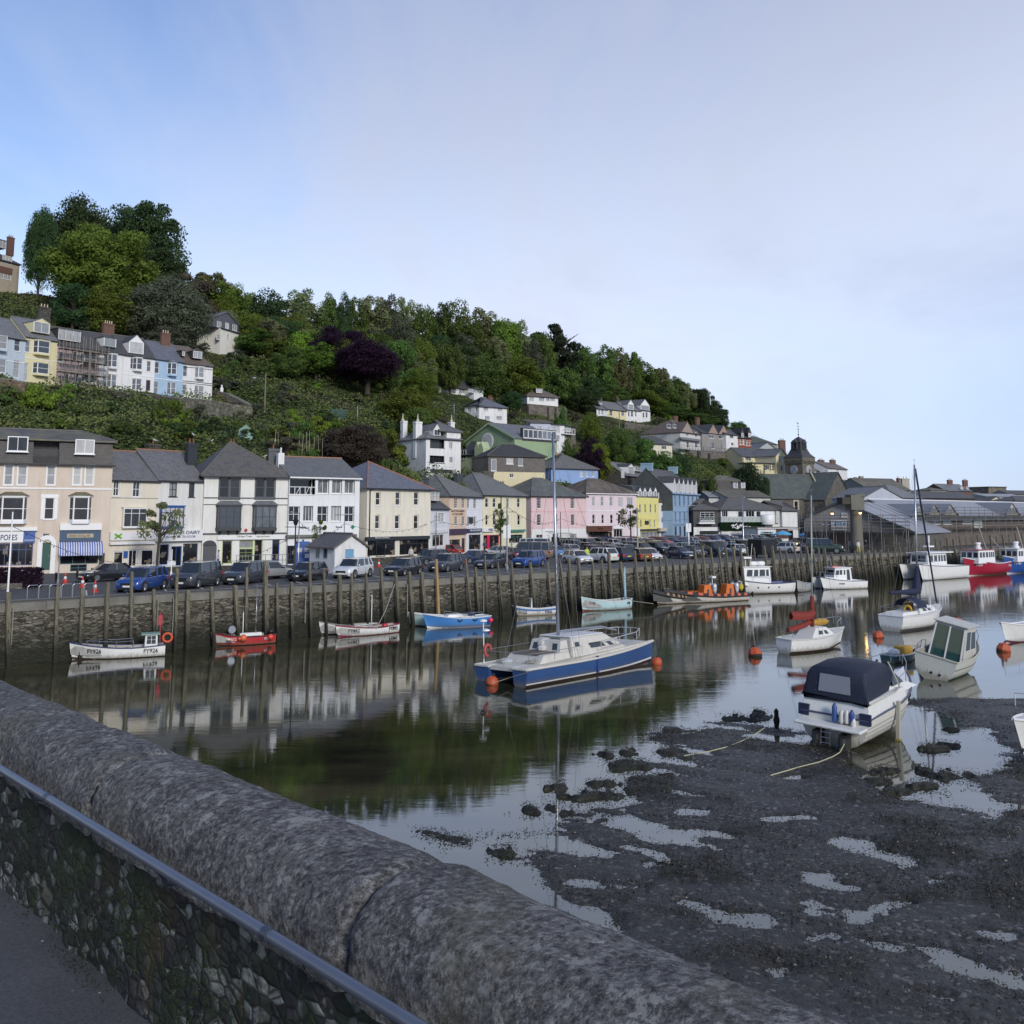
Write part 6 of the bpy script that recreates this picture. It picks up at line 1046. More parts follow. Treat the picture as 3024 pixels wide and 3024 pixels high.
for x0,x1 in ((680,822),(825,975)): a,c,d,e=b.rect('e',x0,430,x1,470,.0); b.dormer(a,b.ze-.4,d,b.ze+.05,-.1,6,'p',2.6,cm((.3,.22,.19),.1),roofm=SLD,gl='b')
mb=MB(); a,c,d,e=b.rect('e',615,735,1000,750,-1.2); mb.box(a,-1.4,c-.1,d,0,c+.12)
for i in range(10): x=a+(d-a)*i/9; mb.box(x-.03,-1.38,c+.1,x+.03,-1.32,c+1.1)
mb.box(a,-1.38,c+1.1,d,-1.32,c+1.16); b.part(mb,'balcony',DGREY,uv=False)
b=Bd('retaining_wall','massive grey stone retaining wall holding up the gabled houses',(2040,1378,255),(2150,1376,268),('e',700,722),4,stone((.22,.2,.17),(.13,.115,.1),(.1,.095,.09),1.2,2.6,33,.35),None,5,cat='wall'); b.finish(); mb=MB(); mb.box(3,-.6,-4,4,.01,b.ze); mb.box(8,-.6,-4,8.8,.01,b.ze*.9); b.part(mb,'buttress',STONED)
simple('white_house','white rendered house between the pebbledash pair and the red brick house',(2145,1326,268),(2180,1324,272),('e',1020,492),10,WH,'hip',('e',400),[('t','e',503,550,[(990,1045)],'d'),('c','e',615,655,[(1010,1047)],'d')],None,5,SLD,il=0,ir=0)
b=simple('red_brick_house','ornate red brick house with slate gabled dormers on the skyline',(2180,1326,272),(2219,1324,274),('e',1200,545),9,paint((.24,.05,.03),.9,0,.3),'hip',('e',435),[('s','e',568,640,[(1130,1155),(1172,1200)]),('s','e',590,660,[(1222,1252),(1264,1284)])],None,5,SLD,il=0,ir=2)
for x in (1170,1270): a,c,d,e=b.rect('e',x-22,478,x+22,540,0); b.dormer(a,c,d,e,-.1,3,'c',1.6,HUNG,roofm=SLD)
for y in (575,605,650): b.band('e',y,.1,.04,cm((.5,.42,.35)))
simple('mossy_roof_house','long moss-roofed building on the crest beyond the red brick house',(2222,1330,296),(2297,1330,302),('e',1500,620),9,cm((.25,.24,.2),.2),'mono',('e',512,None,8.5),[('c','e',630,650,[(1350,1400)])],None,5,slate((.055,.065,.035),.8,(.05,.06,.025),34),ov=.1)
b=simple('grey_gable_house','grey gable-fronted house low on the crest beside the yellow house',(2240,1330,280),(2292,1330,283),('e',1500,700),8,cm((.38,.4,.42),.1),'gfront',('e',608,None,0),[],None,5,SLG,ch=[('e',1688,600,1770,655,{'pots':2})])
QU=plain((.05,.045,.04),.9)
b=Bd('yellow_house','long pale yellow house with dark quoins, slate roof and a front gable',(2193,1404,262),(2294,1400,268),('e',1400,812),9,cm((.6,.55,.35),.08),None,5); b.wins('t','e',820,865,[(1215,1290),(1538,1610)],gl='w'); zr=b.ridge('e',695); b.finish(gable=zr); b.roof('gable',zr,slate((.08,.085,.095),.2,(.1,.1,.1),35),ov=.2)
def quoins(b,x,z0,z1,y=0):
    mb=MB(); n_=int((z1-z0)/.42)
    for i in range(n_): w_=.35 if i%2 else .55; mb.box(x-w_/2,y-.05,z0+i*.42,x+w_/2,y-.002,z0+i*.42+.32)
    return b.part(mb,'quoins',QU)
quoins(b,.25,0,b.ze); b.chim('e',1690,580,1775,650,5,BRICK,3)
b=simple('yellow_house','flat-topped lower block of the yellow house with two quoined windows',(2222,1404,256),(2296,1404,260),('e',1500,902),5,cm((.6,.55,.35),.08),'flat',.1,[('c','e',930,1003,[(1502,1555),(1616,1664)],'w')],None,5,SLD); quoins(b,.3+b.rect('e',1465,950,1470,960)[0],0,b.ze)
for x0,x1 in ((1502,1555),(1616,1664)): a,c,d,e=b.rect('e',x0,930,x1,1003); quoins(b,a-.28,c-.1,e+.3); quoins(b,d+.28,c-.1,e+.3)
b=simple('yellow_house','tall gabled bay of the yellow house next to the clock tower',(2293,1402,259),(2326,1402,262),('e',1740,800),8,cm((.62,.57,.38),.08),'gfront',('e',698,None,0),[('c','e',812,868,[(1706,1774)],'w'),('c','e',942,1010,[(1737,1793)],'w')],None,5,SLG)
for q in ((1706,812,1774,868),(1737,942,1793,1010)): a,c,d,e=b.rect('e',*q); quoins(b,a-.25,c-.1,e+.3); quoins(b,d+.25,c-.1,e+.3)
b=Bd('mansard_cottage','dark mansard-roofed cottage with two white dormer windows',(2109,1452,226),(2204,1450,230),('5',400,688),7,HUNG,None,4); b.finish(); z2=zat(b.w(0,2),K('5',0,600)[1])-b.zb; W_=b.W; mb=MB(); mb.poly((0,0,b.ze),(W_,0,b.ze),(W_-.8,1.2,z2),(.8,1.2,z2)); mb.poly((0,0,b.ze),(.8,1.2,z2),(.8,5.8,z2),(0,7,b.ze)); mb.poly((W_,0,b.ze),(W_,7,b.ze),(W_-.8,5.8,z2),(W_-.8,1.2,z2)); mb.poly((0,7,b.ze),(.8,5.8,z2),(W_-.8,5.8,z2),(W_,7,b.ze)); b.part(mb,'mansard_roof',slate((.06,.055,.05),.3,(.1,.09,.07),36)); b.roof('hip',z2+1.1,SLM,z=z2,x0=.8,x1=W_-.8,y0=1.2,y1=5.8,il=3,ir=2,name='upper_roof',ov=.1)
for x0,x1 in ((457,490),(520,552)): a,c,d,e=b.rect('5',x0,620,x1,668,.2); b.dormer(a,c,d,e,.1,1.5,'c',0,M_frame)
simple('grey_roof_house','low pale building with a light grey gable behind the restaurant',(2093,1470,221),(2160,1470,222),('5',330,738),8,cm((.5,.5,.5),.1),'gable',('5',692),[],None,4,slate((.25,.26,.28),.1,(.3,.3,.3),37))
simple('grey_roof_house','brown-grey slate roofed building behind the restaurant roofs',(2145,1470,219),(2275,1470,224),('5',600,738),8,cm((.5,.49,.47),.1),'gable',('5',690),[],None,4,SLM)
# the town beyond, right of the church
for nm,lab,a_,b_,ze,D,wl,rf,zr,wn,rm,ch in [
 ('terraced_house','white dormered house just right of the clock tower',(2400,1400,300),(2457,1400,306),('f',800,915),8,WH,'gable',('f',820),[('c','f',925,950,[(780,820),(930,960)],'d')],SLG,[('f',805,765,880,815)]),
 ('gable_house','tall white gable-ended house on the skyline right of the church',(2446,1420,300),(2503,1420,310),('f',1000,880),8,cm((.6,.6,.62),.08),'gable',('f',800),[('s','f',900,930,[(1075,1090)],'d')],SLBR,[('f',975,765,1040,800)]),
 ('cream_house','cream house with hipped roof and two tall rendered chimneys',(2490,1460,285),(2565,1458,290),('f',1300,1122),8,cm((.55,.51,.38),.1),'hip',('f',1050),[],SLD,[('f',1320,1010,1365,1055,{'pots':0,'mat':cm((.3,.27,.22))}),('f',1392,995,1440,1070,{'pots':0,'mat':cm((.3,.27,.22))})]),
 ('cream_house','lower cream house with a dark hipped roof below the tall chimneys',(2505,1475,262),(2552,1474,266),('f',1350,1235),7,cm((.55,.53,.45),.1),'hip',('f',1175),[],SLD,[('f',1350,1150,1388,1180,{'pots':0})]),
 ('grey_roof_house','broad grey gabled roof behind the fish market with a stubby chimney',(2565,1470,255),(2690,1468,262),('6',600,470),12,cm((.35,.34,.33),.1),'gable',('6',365),[],SLM,[('6',725,360,745,395,{'pots':1}),('6',765,365,835,430,{'pots':2,'mat':cm((.35,.33,.28))})]),
 ('grey_roof_house','slate roof with a small white rooflight rising over the market sheds',(2640,1478,228),(2722,1476,236),('6',800,545),10,cm((.35,.36,.38),.1),'hip',('6',425),[],SLG,[]),
 ('pale_gable_house','pale grey-blue gable facing the harbour behind the market sheds',(2548,1478,220),(2665,1478,226),('6',600,548),9,cm((.42,.45,.52),.06),'gfront',('6',440,None,0),[],SLG,[]),
 ('brick_house','far brown brick house with two tall chimney stacks on the skyline',(2795,1478,345),(2872,1478,352),('6',1320,480),10,BRICK,'gable',('6',418),[('c','6',440,465,[(1330,1355),(1385,1410)],'n')],SLG,[('6',1205,378,1248,430,{'pots':3}),('6',1350,380,1392,430,{'pots':3})]),
 ('cream_house','small cream end wall beside the far brick house',(2750,1480,335),(2797,1480,338),('6',1150,475),8,cm((.6,.58,.45),.1),'hip',('6',450),[],SLM,[]),
 ('slate_shed','long dark slate roof directly behind the market roof',(2720,1486,290),(2880,1486,300),('6',1100,548),10,STONED,'gable',('6',490),[],SLD,[]),
 ('fort_tower','squat castellated stone tower far off on the skyline at the right',(2921,1478,480),(2974,1478,485),('6',1700,442),14,stone((.24,.2,.15),(.14,.12,.09),(.1,.09,.08),.6,1.2,40),'flat',.1,[],STONED,[]),
 ('far_house','far low building with white arched roof near the castellated tower',(2915,1492,380),(3030,1492,390),('6',1700,535),12,cm((.45,.47,.5),.1),'gable',('6',510),[],slate((.3,.31,.33),.1,(.35,.35,.35),41),[]),
 ('far_house','far cream gabled house at the right below the castellated tower',(2925,1496,330),(2962,1496,333),('6',1640,572),8,cm((.55,.5,.36),.1),'gfront',('6',535,None,0),[],SLD,[]),
 ('far_house','dark-roofed building with glazed front at the far right edge of town',(3000,1502,300),(3090,1502,306),('6',1850,575),9,cm((.12,.11,.1),.1),'hip',('6',530),[],SLD,[]),
 ('far_house','row of dark far roofs along the skyline at the right edge',(2980,1486,420),(3120,1486,430),('6',1850,512),10,cm((.3,.3,.3),.1),'gable',('6',480),[],SLD,[]),
 ('far_house','mixed far roofs filling the skyline between the brick house and the tower',(2868,1490,400),(2925,1490,405),('6',1520,535),10,cm((.4,.38,.33),.1),'gable',('6',500),[],SLG,[])]:
    if isinstance(zr,tuple) and len(zr)==4: zr=(zr[0],zr[1],None,zr[3])
    simple(nm,lab,a_,b_,ze,D,wl,rf,zr,wn,None,12,rm,ch=ch,il=None)
# fish market on the quay
def mk(px,off): q=wallhit(px,1600,off); return q.y
MROOF=paint((.27,.285,.32),.5,0,.25); MROOF2=paint((.2,.21,.24),.5,0,.25); BRK2=stone((.2,.165,.15),(.11,.09,.085),(.16,.14,.125),3.5,8,52)
Ya,Yb=mk(2690,-9),mk(3260,-9)
b=Bd('fish_market','long scaffolded fish market with pale metal roof, three small gables and brick lower wall',(2690,1610,Ya),(3260,1600,Yb),('6',900,722),14,BRK2,QZ,1,cat='building'); zr=b.ridge('6',562,4); zs=b.xz('6',1300,880)[1]
for x0,x1 in ((885,965),(1040,1135),(1160,1245)): b.win('5','6',x0,755,x1,800,gl='w')
b.win('5','6',1345,765,1440,795,gl='w'); b.box('white_hatch','6',1458,755,1535,835,paint((.45,.5,.47),.5),.1); b.box('purple_banner','6',1090,895,1145,1015,paint((.05,.03,.3),.5),.15); b.text('FISH','6',1104,900,1131,950,paint((.3,.28,.5),.5),.2)
b.finish(gable=zr,zsplit=zs,wall2=BRK2); b.wall=BRK2; mb=MB(); mb.box(0,-.07,zs,b.W,-.003,b.ze-.8)
o=b.roof('gable',zr,MROOF,ov=.6,ridge_m=M_frame); mb=MB(); mb.box(-.2,-.7,b.ze-.75,b.W,-.58,b.ze-.1); b.part(mb,'fascia',cm((.42,.42,.4),.1))
for x0,x1,pk in ((865,985,612),(1005,1130,612),(1148,1290,612),(1740,1880,600)):
    a,c,d,e=b.rect('6',x0,640,x1,712,-.6); _,_,_,zt=b.rect('6',x0,pk,x1,pk+5,-.6); mb=MB(); mb.prism([(a,c),(d,c),((a+d)/2,zt)],lambda x_,z_,t_:(x_,t_,z_),-.72,3); g_=b.part(mb,'gablet',cm((.45,.44,.38),.1)); mb=MB(); xm=(a+d)/2
    mb.slab([(a-.3,-.95,c-.1),(xm,-.95,zt+.15),(xm,6,zt+.15),(a-.3,6,c-.1)],.14); mb.slab([(xm,-.95,zt+.15),(d+.3,-.95,c-.1),(d+.3,6,c-.1),(xm,6,zt+.15)],.14); mb.build('gablet_roof',MROOF2,g_)
    mb=MB()
    for f in (-.28,-.1,.1,.28): w_=.07*(d-a); h=(zt-c)*(.62-abs(f)); xx=xm+f*(d-a); mb.box(xx-w_,-.76,c+.25,xx+w_,-.725,c+.25+h)
    mb.build('gable_window',glassm('w'),g_,uv=False)
scaffold('scaffolding','long run of scaffolding along the fish market front and roof edge',b,0,b.W,0,b.ze+1.6,-2.4,-1.4,16,[3.4,5.1,b.ze+.5],plain((.2,.2,.2),.5,.5))
BM=b
b=Bd('fish_market','asymmetric gabled market shed behind the concrete pillar with a white and blue sign',(2377,1618,156),(2700,1616,146),('5',1060,915),16,stone((.15,.14,.125),(.1,.093,.085),(.1,.095,.09),1.1,6,53),QZ,1,cat='building')
xm,zt=b.xz('5',1340,783); zl=b.xz('5',1045,918)[1]; zr2=b.xz('5',1895,1030)[1]; b.ze=min(zl,zr2)
b.holes=[]; a,c,d,e=b.rect('5',1250,1040,1400,1150); b.holes.append((a,0,d,e)); b.finish(); mb=MB(); mb.poly((0,0,b.ze),(b.W,0,b.ze),(b.W,0,zr2),(xm,0,zt),(0,0,zl)); b.part(mb,'gable_wall',cm((.27,.265,.27),.15))
mb=MB(); mb.box(a,.15,0,d,.3,e); b.part(mb,'roller_door',paint((.12,.08,.07),.6))
mb=MB(); mb.slab([(-.4,-.5,zl-.1),(xm,-.5,zt+.15),(xm,20,zt+.15),(-.4,20,zl-.1)]); b.part(mb,'roof',MROOF2); mb=MB(); mb.slab([(xm,-.5,zt+.15),(b.W+.4,-.5,zr2-.05),(b.W+.4,20,zr2-.05),(xm,20,zt+.15)]); b.part(mb,'roof',MROOF)
mb=MB(); mb.bar((-.4,-.6,zl-.05),(xm,-.6,zt+.2),.28); mb.bar((xm,-.6,zt+.2),(b.W+.4,-.6,zr2),.28); b.part(mb,'barge_board',DGREY,uv=False)
a,c,d,e=b.rect('5',1255,928,1385,1012,-.2); mb=MB(); mb.box(a,-.25,c,d,-.2,e); sg=b.part(mb,'market_sign',SGN); b.text('LOOE','5',1283,940,1345,972,paint((.1,.3,.6),.4),.27,.2); b.text('FISH MARKET','5',1290,984,1350,996,paint((.05,.08,.2),.4),.27)
mb=MB(); q=[b.xz('5',x,y,-.27) for x,y in ((1350,945),(1378,950),(1372,965),(1352,968))]; mb.poly(*[(x,-.27,z) for x,z in q]); b.part(mb,'sign_emblem',paint((.1,.35,.65),.4),uv=False)
for y in (1030,): a,c,d,e=b.rect('5',1230,y-5,1395,y+5,-.5); mb=MB(); mb.box(a,-.5,c,d,-.01,e); b.part(mb,'canopy',M_conc)
b.win('5','5',1338,868,1385,902,gl='w',hole=False,y=-.1,rec=.02)
scaffold('scaffolding','scaffolding in front of the asymmetric market shed',b,.2,b.W-.3,0,zl+.8,-2.6,-1.5,9,[3.3,zl-.4],plain((.18,.18,.18),.5,.5),True)
mb=MB(); 
for i in range(9): x=.5+i*2.1; zz=min(zt+(x-xm)/(b.W-xm)*(zr2-zt) if x>xm else zl+(x/xm)*(zt-zl),zt)+.3; mb.tube([(x,3,zz),(x,3,zz+1.3)],.04,5)
mb.tube([(xm,3,zt+1.5),(b.W,3,zr2+1.5)],.04,5); mb.tube([(xm,3,zt+1.),(b.W,3,zr2+1.)],.04,5); b.part(mb,'roof_guard_rail',plain((.25,.25,.25),.45,.6),uv=False)
# concrete pillar with hopper and lit lamps
pb=P(2532,1632,141); pl_=empty('concrete_pillar',(pb.x,pb.y,QZ),R(10)); tag(pl_,'tall round concrete pillar with a boxy head standing on the quay before the market','pillar')
zt=zat(pb,K('5',0,720)[1])-QZ; zm=zat(pb,K('5',0,850)[1])-QZ; MC=cm((.15,.145,.125),.35); mb=MB(); mb.lathe([(.95,-.1),(.9,1),(.78,zm),(.85,zm+.1)],(0,0,0),16); mb.build('shaft',MC,pl_,2); mb=MB(); mb.box(-1.1,-.9,zm+.1,.5,.9,zt); mb.lathe([(.8,zm+.1),(.8,zt-.4),(.95,zt-.3),(.95,zt+.1)],(.5,0,0),14); mb.build('head',MC,pl_); mb=MB(); mb.box(-2.4,-.8,zm+.9,-1.1,.8,zt-.4); mb.build('dark_hopper',plain((.05,.045,.035),.8),pl_)
LAMP=plain((1,.62,.2),.5,0,.4,6)
def lamp(name,label,pos,r=.16,parent=None,group=None):
    rt=empty(name,pos); tag(rt,label,'lamp',group); mb=MB(); mb.ball((0,0,0),r,10,6,.8); mb.build('glowing_bulb',LAMP,rt,2,uv=False); mb=MB(); mb.lathe([(r*1.7,.02),(r*1.2,r*.9),(.05,r*1.3)],(0,0,0),10); mb.tube([(0,0,r*1.2),(0,.5,r*1.6)],.03,5); mb.build('lamp_shade',DGREY,rt,uv=False)
    li=bpy.data.lights.new('lamp_light','POINT'); li.energy=10; li.color=(1,.6,.25); li.shadow_soft_size=.15; lo=bpy.data.objects.new('lamp_light',li); C.objects.link(lo); lo.parent=rt; lo.location=(0,-.35,-.25); return rt
for (x,y,lab,Y_) in ((1263,872,'lit amber floodlamp left of the concrete pillar',143),(1492,868,'lit amber floodlamp right of the concrete pillar',139.5)): px,py=K('5',x,y); lamp('flood_lamp',lab,P(px,py,Y_),.2,group='lit lamps on the market front')
# garden walls on the slope
ribbon('garden_wall','rubble garden wall below the left end of the hillside terrace',[K('a',x,y) for x,y in ((-150,1640),(0,1660),(100,1668),(210,1700))],1.5,.5,stone((.26,.17,.13),(.13,.1,.08),(.08,.07,.06),2,4,61,.3))
ribbon('garden_wall','long stone wall under the white and blue terraced houses',[K('a',x,y) for x,y in ((820,1700),(1000,1730),(1250,1750),(1480,1778),(1700,1790))],.9,.5,STONED)
ribbon('lane_wall','stone wall beside the lane that slopes down right of the terrace',[K('a',x,y) for x,y in ((1550,1840),(1700,1850),(1850,1870),(1960,1890),(2080,1925))],1.,.5,stone((.22,.19,.16),(.12,.1,.085),(.08,.07,.06),2,4,62,.3))
ribbon('terraced_bank_wall','broad stepped stone bank right of the end terraced house',[K('a',x,y) for x,y in ((1745,1740),(1850,1762),(1950,1810),(2060,1870))],1.6,1.2,stone((.2,.17,.15),(.09,.08,.07),(.06,.06,.05),1.6,3,63,.5))
ribbon('rock_retaining_wall','pale overgrown rock retaining wall below the lane',[K('1',x,y) for x,y in ((1480,70),(1600,75),(1750,85),(1900,110),(2050,130))],2.5,1.,stone((.24,.22,.19),(.12,.11,.09),(.06,.065,.04),1,1.4,64,.7),cap=False)
ribbon('stone_wall','low stone wall below the yellow upper terrace',[K('d',x,y) for x,y in ((395,1010),(480,1020),(560,1030),(680,1040))],1.6,.6,STONE)
# ------------------------------------------------------------ trees and scrub on the hill
def blocked(x0,y0,x1,y1,Y,mg=3):
    for (a,b,c,d,Yb) in KEEP:
        if x1>a+mg and x0<c-mg and y1>b+mg and y0<d-mg and Y<Yb+6: return True
    return False
def TT(kind,x0,x1,pt,Y,mat,label,group=None,pb=None,**kw):
    px=(x0+x1)/2; q=P(px,1100,Y); z=ground(q.x,q.y)-.3; zt=zat((q.x,q.y),pt)
    if pb is not None: zb_=zat((q.x,q.y),pb); z=min(z,zb_) if pb<0 else zb_; 
    h=max(2.5,(zt-z)*1.05); w_=(x1-x0)*Y/2900*(1.6 if kind[0]=='t' else 1.28); pbt=proj((q.x,q.y,z))[1]
    for _ in range(0 if mat in('pine','purple') else 4):
        hw_=w_*2900/Y/2*.8
        if blocked(px-hw_,pt,px+hw_,pbt,Y,2): w_*=.86
    return tree(kind,(q.x,q.y,z),h,w_,LM[mat],label,group,**kw)
BIG='big old trees crowning the hilltop at the left'
TT('big',20,175,600,214,'dark','huge dark tree beside the brick house at the top left of the hill',BIG)
TT('big',130,320,582,226,'dark','tall dark domed tree behind the olive tree on the hilltop',BIG)
TT('big2',290,520,576,222,'dark','broad dark tree with an open airy right-hand crown on the hilltop',BIG)
TT('big2',330,535,715,216,'dark','lower dark tree under the airy hilltop crown',BIG)
TT('big2',150,430,645,203,'olive','bright olive-green spreading tree in front of the dark hilltop trees',BIG)
TT('r1',240,390,830,194,'olive','bright yellow-green tree low in front of the hilltop group')
TT('r2',150,260,835,192,'dark','dark bush-like tree beside the pole above the terrace')
TT('big',372,590,820,198,'grey','large grey-green tree just right of the hilltop group above the terrace')
TT('p1',470,618,800,212,'brown','flat-topped brownish cedar behind the grey-green tree')
TT('r1',400,560,965,190,'grey','dark grey-green tree immediately above the blue terraced house')
RG_='trees along the wooded skyline'
sky_=[('t1',560,660,800,238,'pale'),('t2',600,700,830,236,'olive'),('r1',655,745,838,240,'olive'),('t2',705,760,862,246,'pale'),('r1',720,860,852,240,'dark'),('t2',846,940,850,246,'pale'),('r3',930,1005,862,248,'mid'),('r1',975,1040,862,248,'dark'),('t2',1025,1075,876,250,'mid'),('t2',1060,1140,872,252,'pale'),('t2',1110,1180,868,254,'grey'),('t2',1160,1225,878,256,'pale'),('r3',1205,1290,893,258,'mid'),('t2',1270,1330,896,262,'dark'),('r1',1290,1415,886,262,'mid'),('t2',1380,1465,910,268,'pale'),('r2',1414,1545,937,270,'olive'),('t2',1500,1565,945,276,'pale'),('r2',1544,1640,978,280,'mid'),('p1',1570,1708,950,286,'pine'),('r2',1675,1760,1020,292,'mid'),('t2',1740,1815,1020,300,'mid'),('t2',1800,1860,1024,306,'pale'),('t1',1840,1892,1032,312,'mid'),('t2',1880,1935,1066,318,'mid'),('t1',1925,1975,1082,324,'pale'),('t2',1965,2012,1112,328,'mid'),('t2',2003,2048,1130,332,'pale'),('t1',2035,2070,1145,336,'dark'),('r2',2046,2108,1144,334,'dark'),('r1',2085,2135,1180,338,'dark'),('r2',2110,2150,1205,340,'dark'),('r3',2150,2200,1243,340,'mid')]
WORD={'dark':'dark green','mid':'mid green','olive':'olive green','pale':'thin pale-leaved','grey':'grey-green','purple':'purple','bright':'bright green','pine':'dark pine','brown':'brownish'}
SH={'r':'round','t':'tall narrow','p':'flat-topped','b':'bushy'}
for i,(k,x0,x1,pt,Y,m_) in enumerate(sky_):
    lab='%s %s tree on the skyline, %s from the left of the ridge'%(SH[k[0]],WORD[m_],ordn(i)) if k!='p1' else 'solitary dark pine standing above the ridge trees in the middle of the skyline'
    TT(k,x0,x1,pt,Y,m_,lab,RG_)
TT('big2',918,1075,952,216,'purple','left-hand copper beech with almost black purple leaves on the slope','copper beeches'); TT('big',1000,1172,1003,206,'purple','broad purple copper beech spreading down the slope','copper beeches',pb=1150); TT('r1',1090,1250,1085,205,'purple','low right skirt of purple beech foliage','copper beeches') if False else None
for i,(k,x0,x1,pt,Y,m_) in enumerate([('big2',765,870,925,228,'dark'),('r3',845,935,975,216,'bright'),('r1',690,790,930,222,'olive'),('r2',600,700,880,226,'olive'),('r1',1040,1130,985,226,'olive'),('r2',1120,1230,1000,224,'mid'),('r3',1190,1310,995,232,'olive'),('r2',1260,1400,1010,236,'mid'),('r1',1380,1500,1040,246,'mid'),('r3',1470,1600,1050,252,'olive'),('r2',1590,1700,1080,268,'mid'),('r1',1680,1780,1110,285,'dark'),('r1',1200,1300,1080,222,'olive'),('r3',1540,1600,1090,252,'bright'),('t2',1440,1500,990,262,'pale'),('t2',1330,1400,985,258,'grey'),('t2',1150,1210,930,244,'grey'),('t2',1540,1600,1000,272,'grey'),('r3',1480,1545,1150,240,'dark'),('r1',1650,1760,1145,272,'dark'),('r2',1740,1850,1130,300,'mid'),('r3',1850,1960,1150,312,'olive'),('r1',1930,2040,1190,316,'mid'),('r2',2010,2110,1220,320,'mid'),('r3',1075,1180,1050,210,'mid'),('r1',1130,1290,1140,196,'olive'),('r2',1180,1290,1200,188,'mid'),('r1',800,900,1020,205,'mid')]):
    TT(k,x0,x1,pt,Y,m_,'%s %s tree in the wood, %s counted from the purple beeches outward'%(WORD[m_],SH[k[0]].replace('round','round-crowned').replace('bushy','bushy'),ordn(i)),'trees in the wood below the ridge')
rt=random.Random(21); cnt=0; woods=tab((500,(960,)),(600,(1030,)),(750,(1070,)),(900,(1120,)),(1200,(1190,)),(1280,(1130,)),(1500,(1135,)),(1700,(1150,)),(1900,(1190,)),(2100,(1245,)))
top_=tab((500,(960,)),(600,(985,)),(900,(1040,)),(1200,(1065,)),(1500,(1095,)),(1800,(1145,)),(2050,(1228,)))
for i in range(460):
    px=rt.uniform(560,2080); a,b_=top_(px)[0],woods(px)[0]
    if b_-a<4: continue
    py=rt.uniform(a,b_); g=gray(px,py)
    if g is None: continue
    w_=rt.uniform(8.5,12.5); h=rt.uniform(7.5,11.5); wp=w_*2900/g.y/2; hp=h*2900/g.y
    if blocked(px-wp*.8,py-hp,px+wp*.8,py,g.y): continue
    m_=rt.choice(['mid','mid','olive','dark','dark','pale','grey','bright' if rt.random()<.3 else 'mid']); cnt+=1
    if cnt>135: break
    tree(rt.choice(['r1','r2','r3','t2','t1']),g,h,w_,LM[m_],'%s woodland tree filling the slope below the ridge'%WORD[m_],'woodland trees with %s leaves'%WORD[m_])
# shrubs
BU=[('b1',30,200,1110,131,'bright','bright green tree-like bush in front of the left terrace'),('b2',140,255,1130,139,'bright','rounded bright bush below the scaffolded house'),('b1',430,520,1150,133,'mid','green bush hiding the foot of the white terraced houses'),('b2',480,580,1180,130,'olive','olive bush under the lane wall'),('b1',330,420,1235,123,'mid','bush on the bank above the cream house roof'),('b2',700,790,1190,166,'grey','grey bush beside the utility pole'),('b1',620,720,1100,188,'grey','grey-green shrub above the terrace end'),('b2',845,905,1205,158,'bright','glossy bright laurel left of the green fence'),('b1',905,975,1208,158,'bright','glossy bright laurel against the green fence'),('big2',945,1140,1245,139,'brown','big bare-twigged dark bush above the chemist roof'),('b1',880,950,1310,135,'mid','low green shrub above the chemist roof'),('b1',1085,1200,1240,160,'olive','hedge-like bush left of the big white house'),('b2',1100,1230,1350,136,'mid','bush behind the cream hipped roof'),('b1',1200,1330,1400,140,'mid','dense shrubs below the big white house'),('b2',1290,1400,1400,146,'dark','dark shrubs above the small white dormer house'),('b1',1400,1460,1370,160,'mid','bush beside the dark slate-hung cottage'),('b2',1340,1420,1420,146,'bright','bright ivy bush behind the peach house roof'),('r1',1700,1790,1290,203,'purple','small purple-leaved tree above the blue house'),('r2',1730,1800,1305,204,'bright','yellow-green small tree beside the purple one'),('r1',1640,1720,1290,205,'mid','round green tree below the modern white house'),('r3',1750,1900,1255,222,'mid','wide green tree below the upper terrace'),('r2',1830,1960,1290,224,'mid','green tree in the hollow left of the bungalow'),('r1',1690,1800,1215,240,'olive','flat olive-green conifer hedge tree'),('r2',1940,2060,1340,226,'dark','dark tree below the stone retaining wall'),('r3',1870,2000,1330,222,'mid','green tree above the blue block'),('r1',2040,2130,1390,226,'mid','bushy tree between the blue block and the mansard cottage'),('big',2150,2247,1360,236,'pine','dense round holm oak in front of the yellow house'),('r2',2225,2275,1400,238,'dark','dark tree at the church side of the holm oak'),('r1',1620,1690,1195,228,'mid','tree between the bungalow and the upper terrace'),('b1',1500,1570,1230,208,'mid','shrub right of the pyramid-roofed house'),('r3',1395,1470,1085,250,'dark','dark tree behind the pyramid-roofed house')]
for (k,x0,x1,pt,Y,m_,lab) in BU: TT(k,x0,x1,pt,Y,m_,lab,cat='bush' if k[0]=='b' else 'tree',name='bush' if k[0]=='b' else 'tree')
rt=random.Random(5); cnt=0
lowb=tab((-100,(1250,)),(320,(1290,)),(700,(1330,)),(1000,(1370,)),(1200,(1420,)),(2100,(1430,)))
for i in range(900):
    px=rt.uniform(-120,2150); a=max(900,woods(px)[0] if px>500 else 960); b_=lowb(px)[0]; py=rt.uniform(a,b_); g=gray(px,py)
    if g is None: continue
    w_=rt.uniform(2.5,5.5); h=w_*rt.uniform(.5,.85); wp=w_*2900/g.y/2; hp=h*2900/g.y
    if blocked(px-wp,py-hp,px+wp,py,g.y,0): continue
    m_=rt.choice(['mid','mid','olive','dark','grey','bright','brown','grey','mid']); cnt+=1
    if cnt>150: break
    tree(rt.choice(['b1','b2']),g,h,w_,LM[m_],'%s bush growing wild on the open hillside'%WORD[m_],'%s bushes on the hillside'%WORD[m_],'bush','bush')
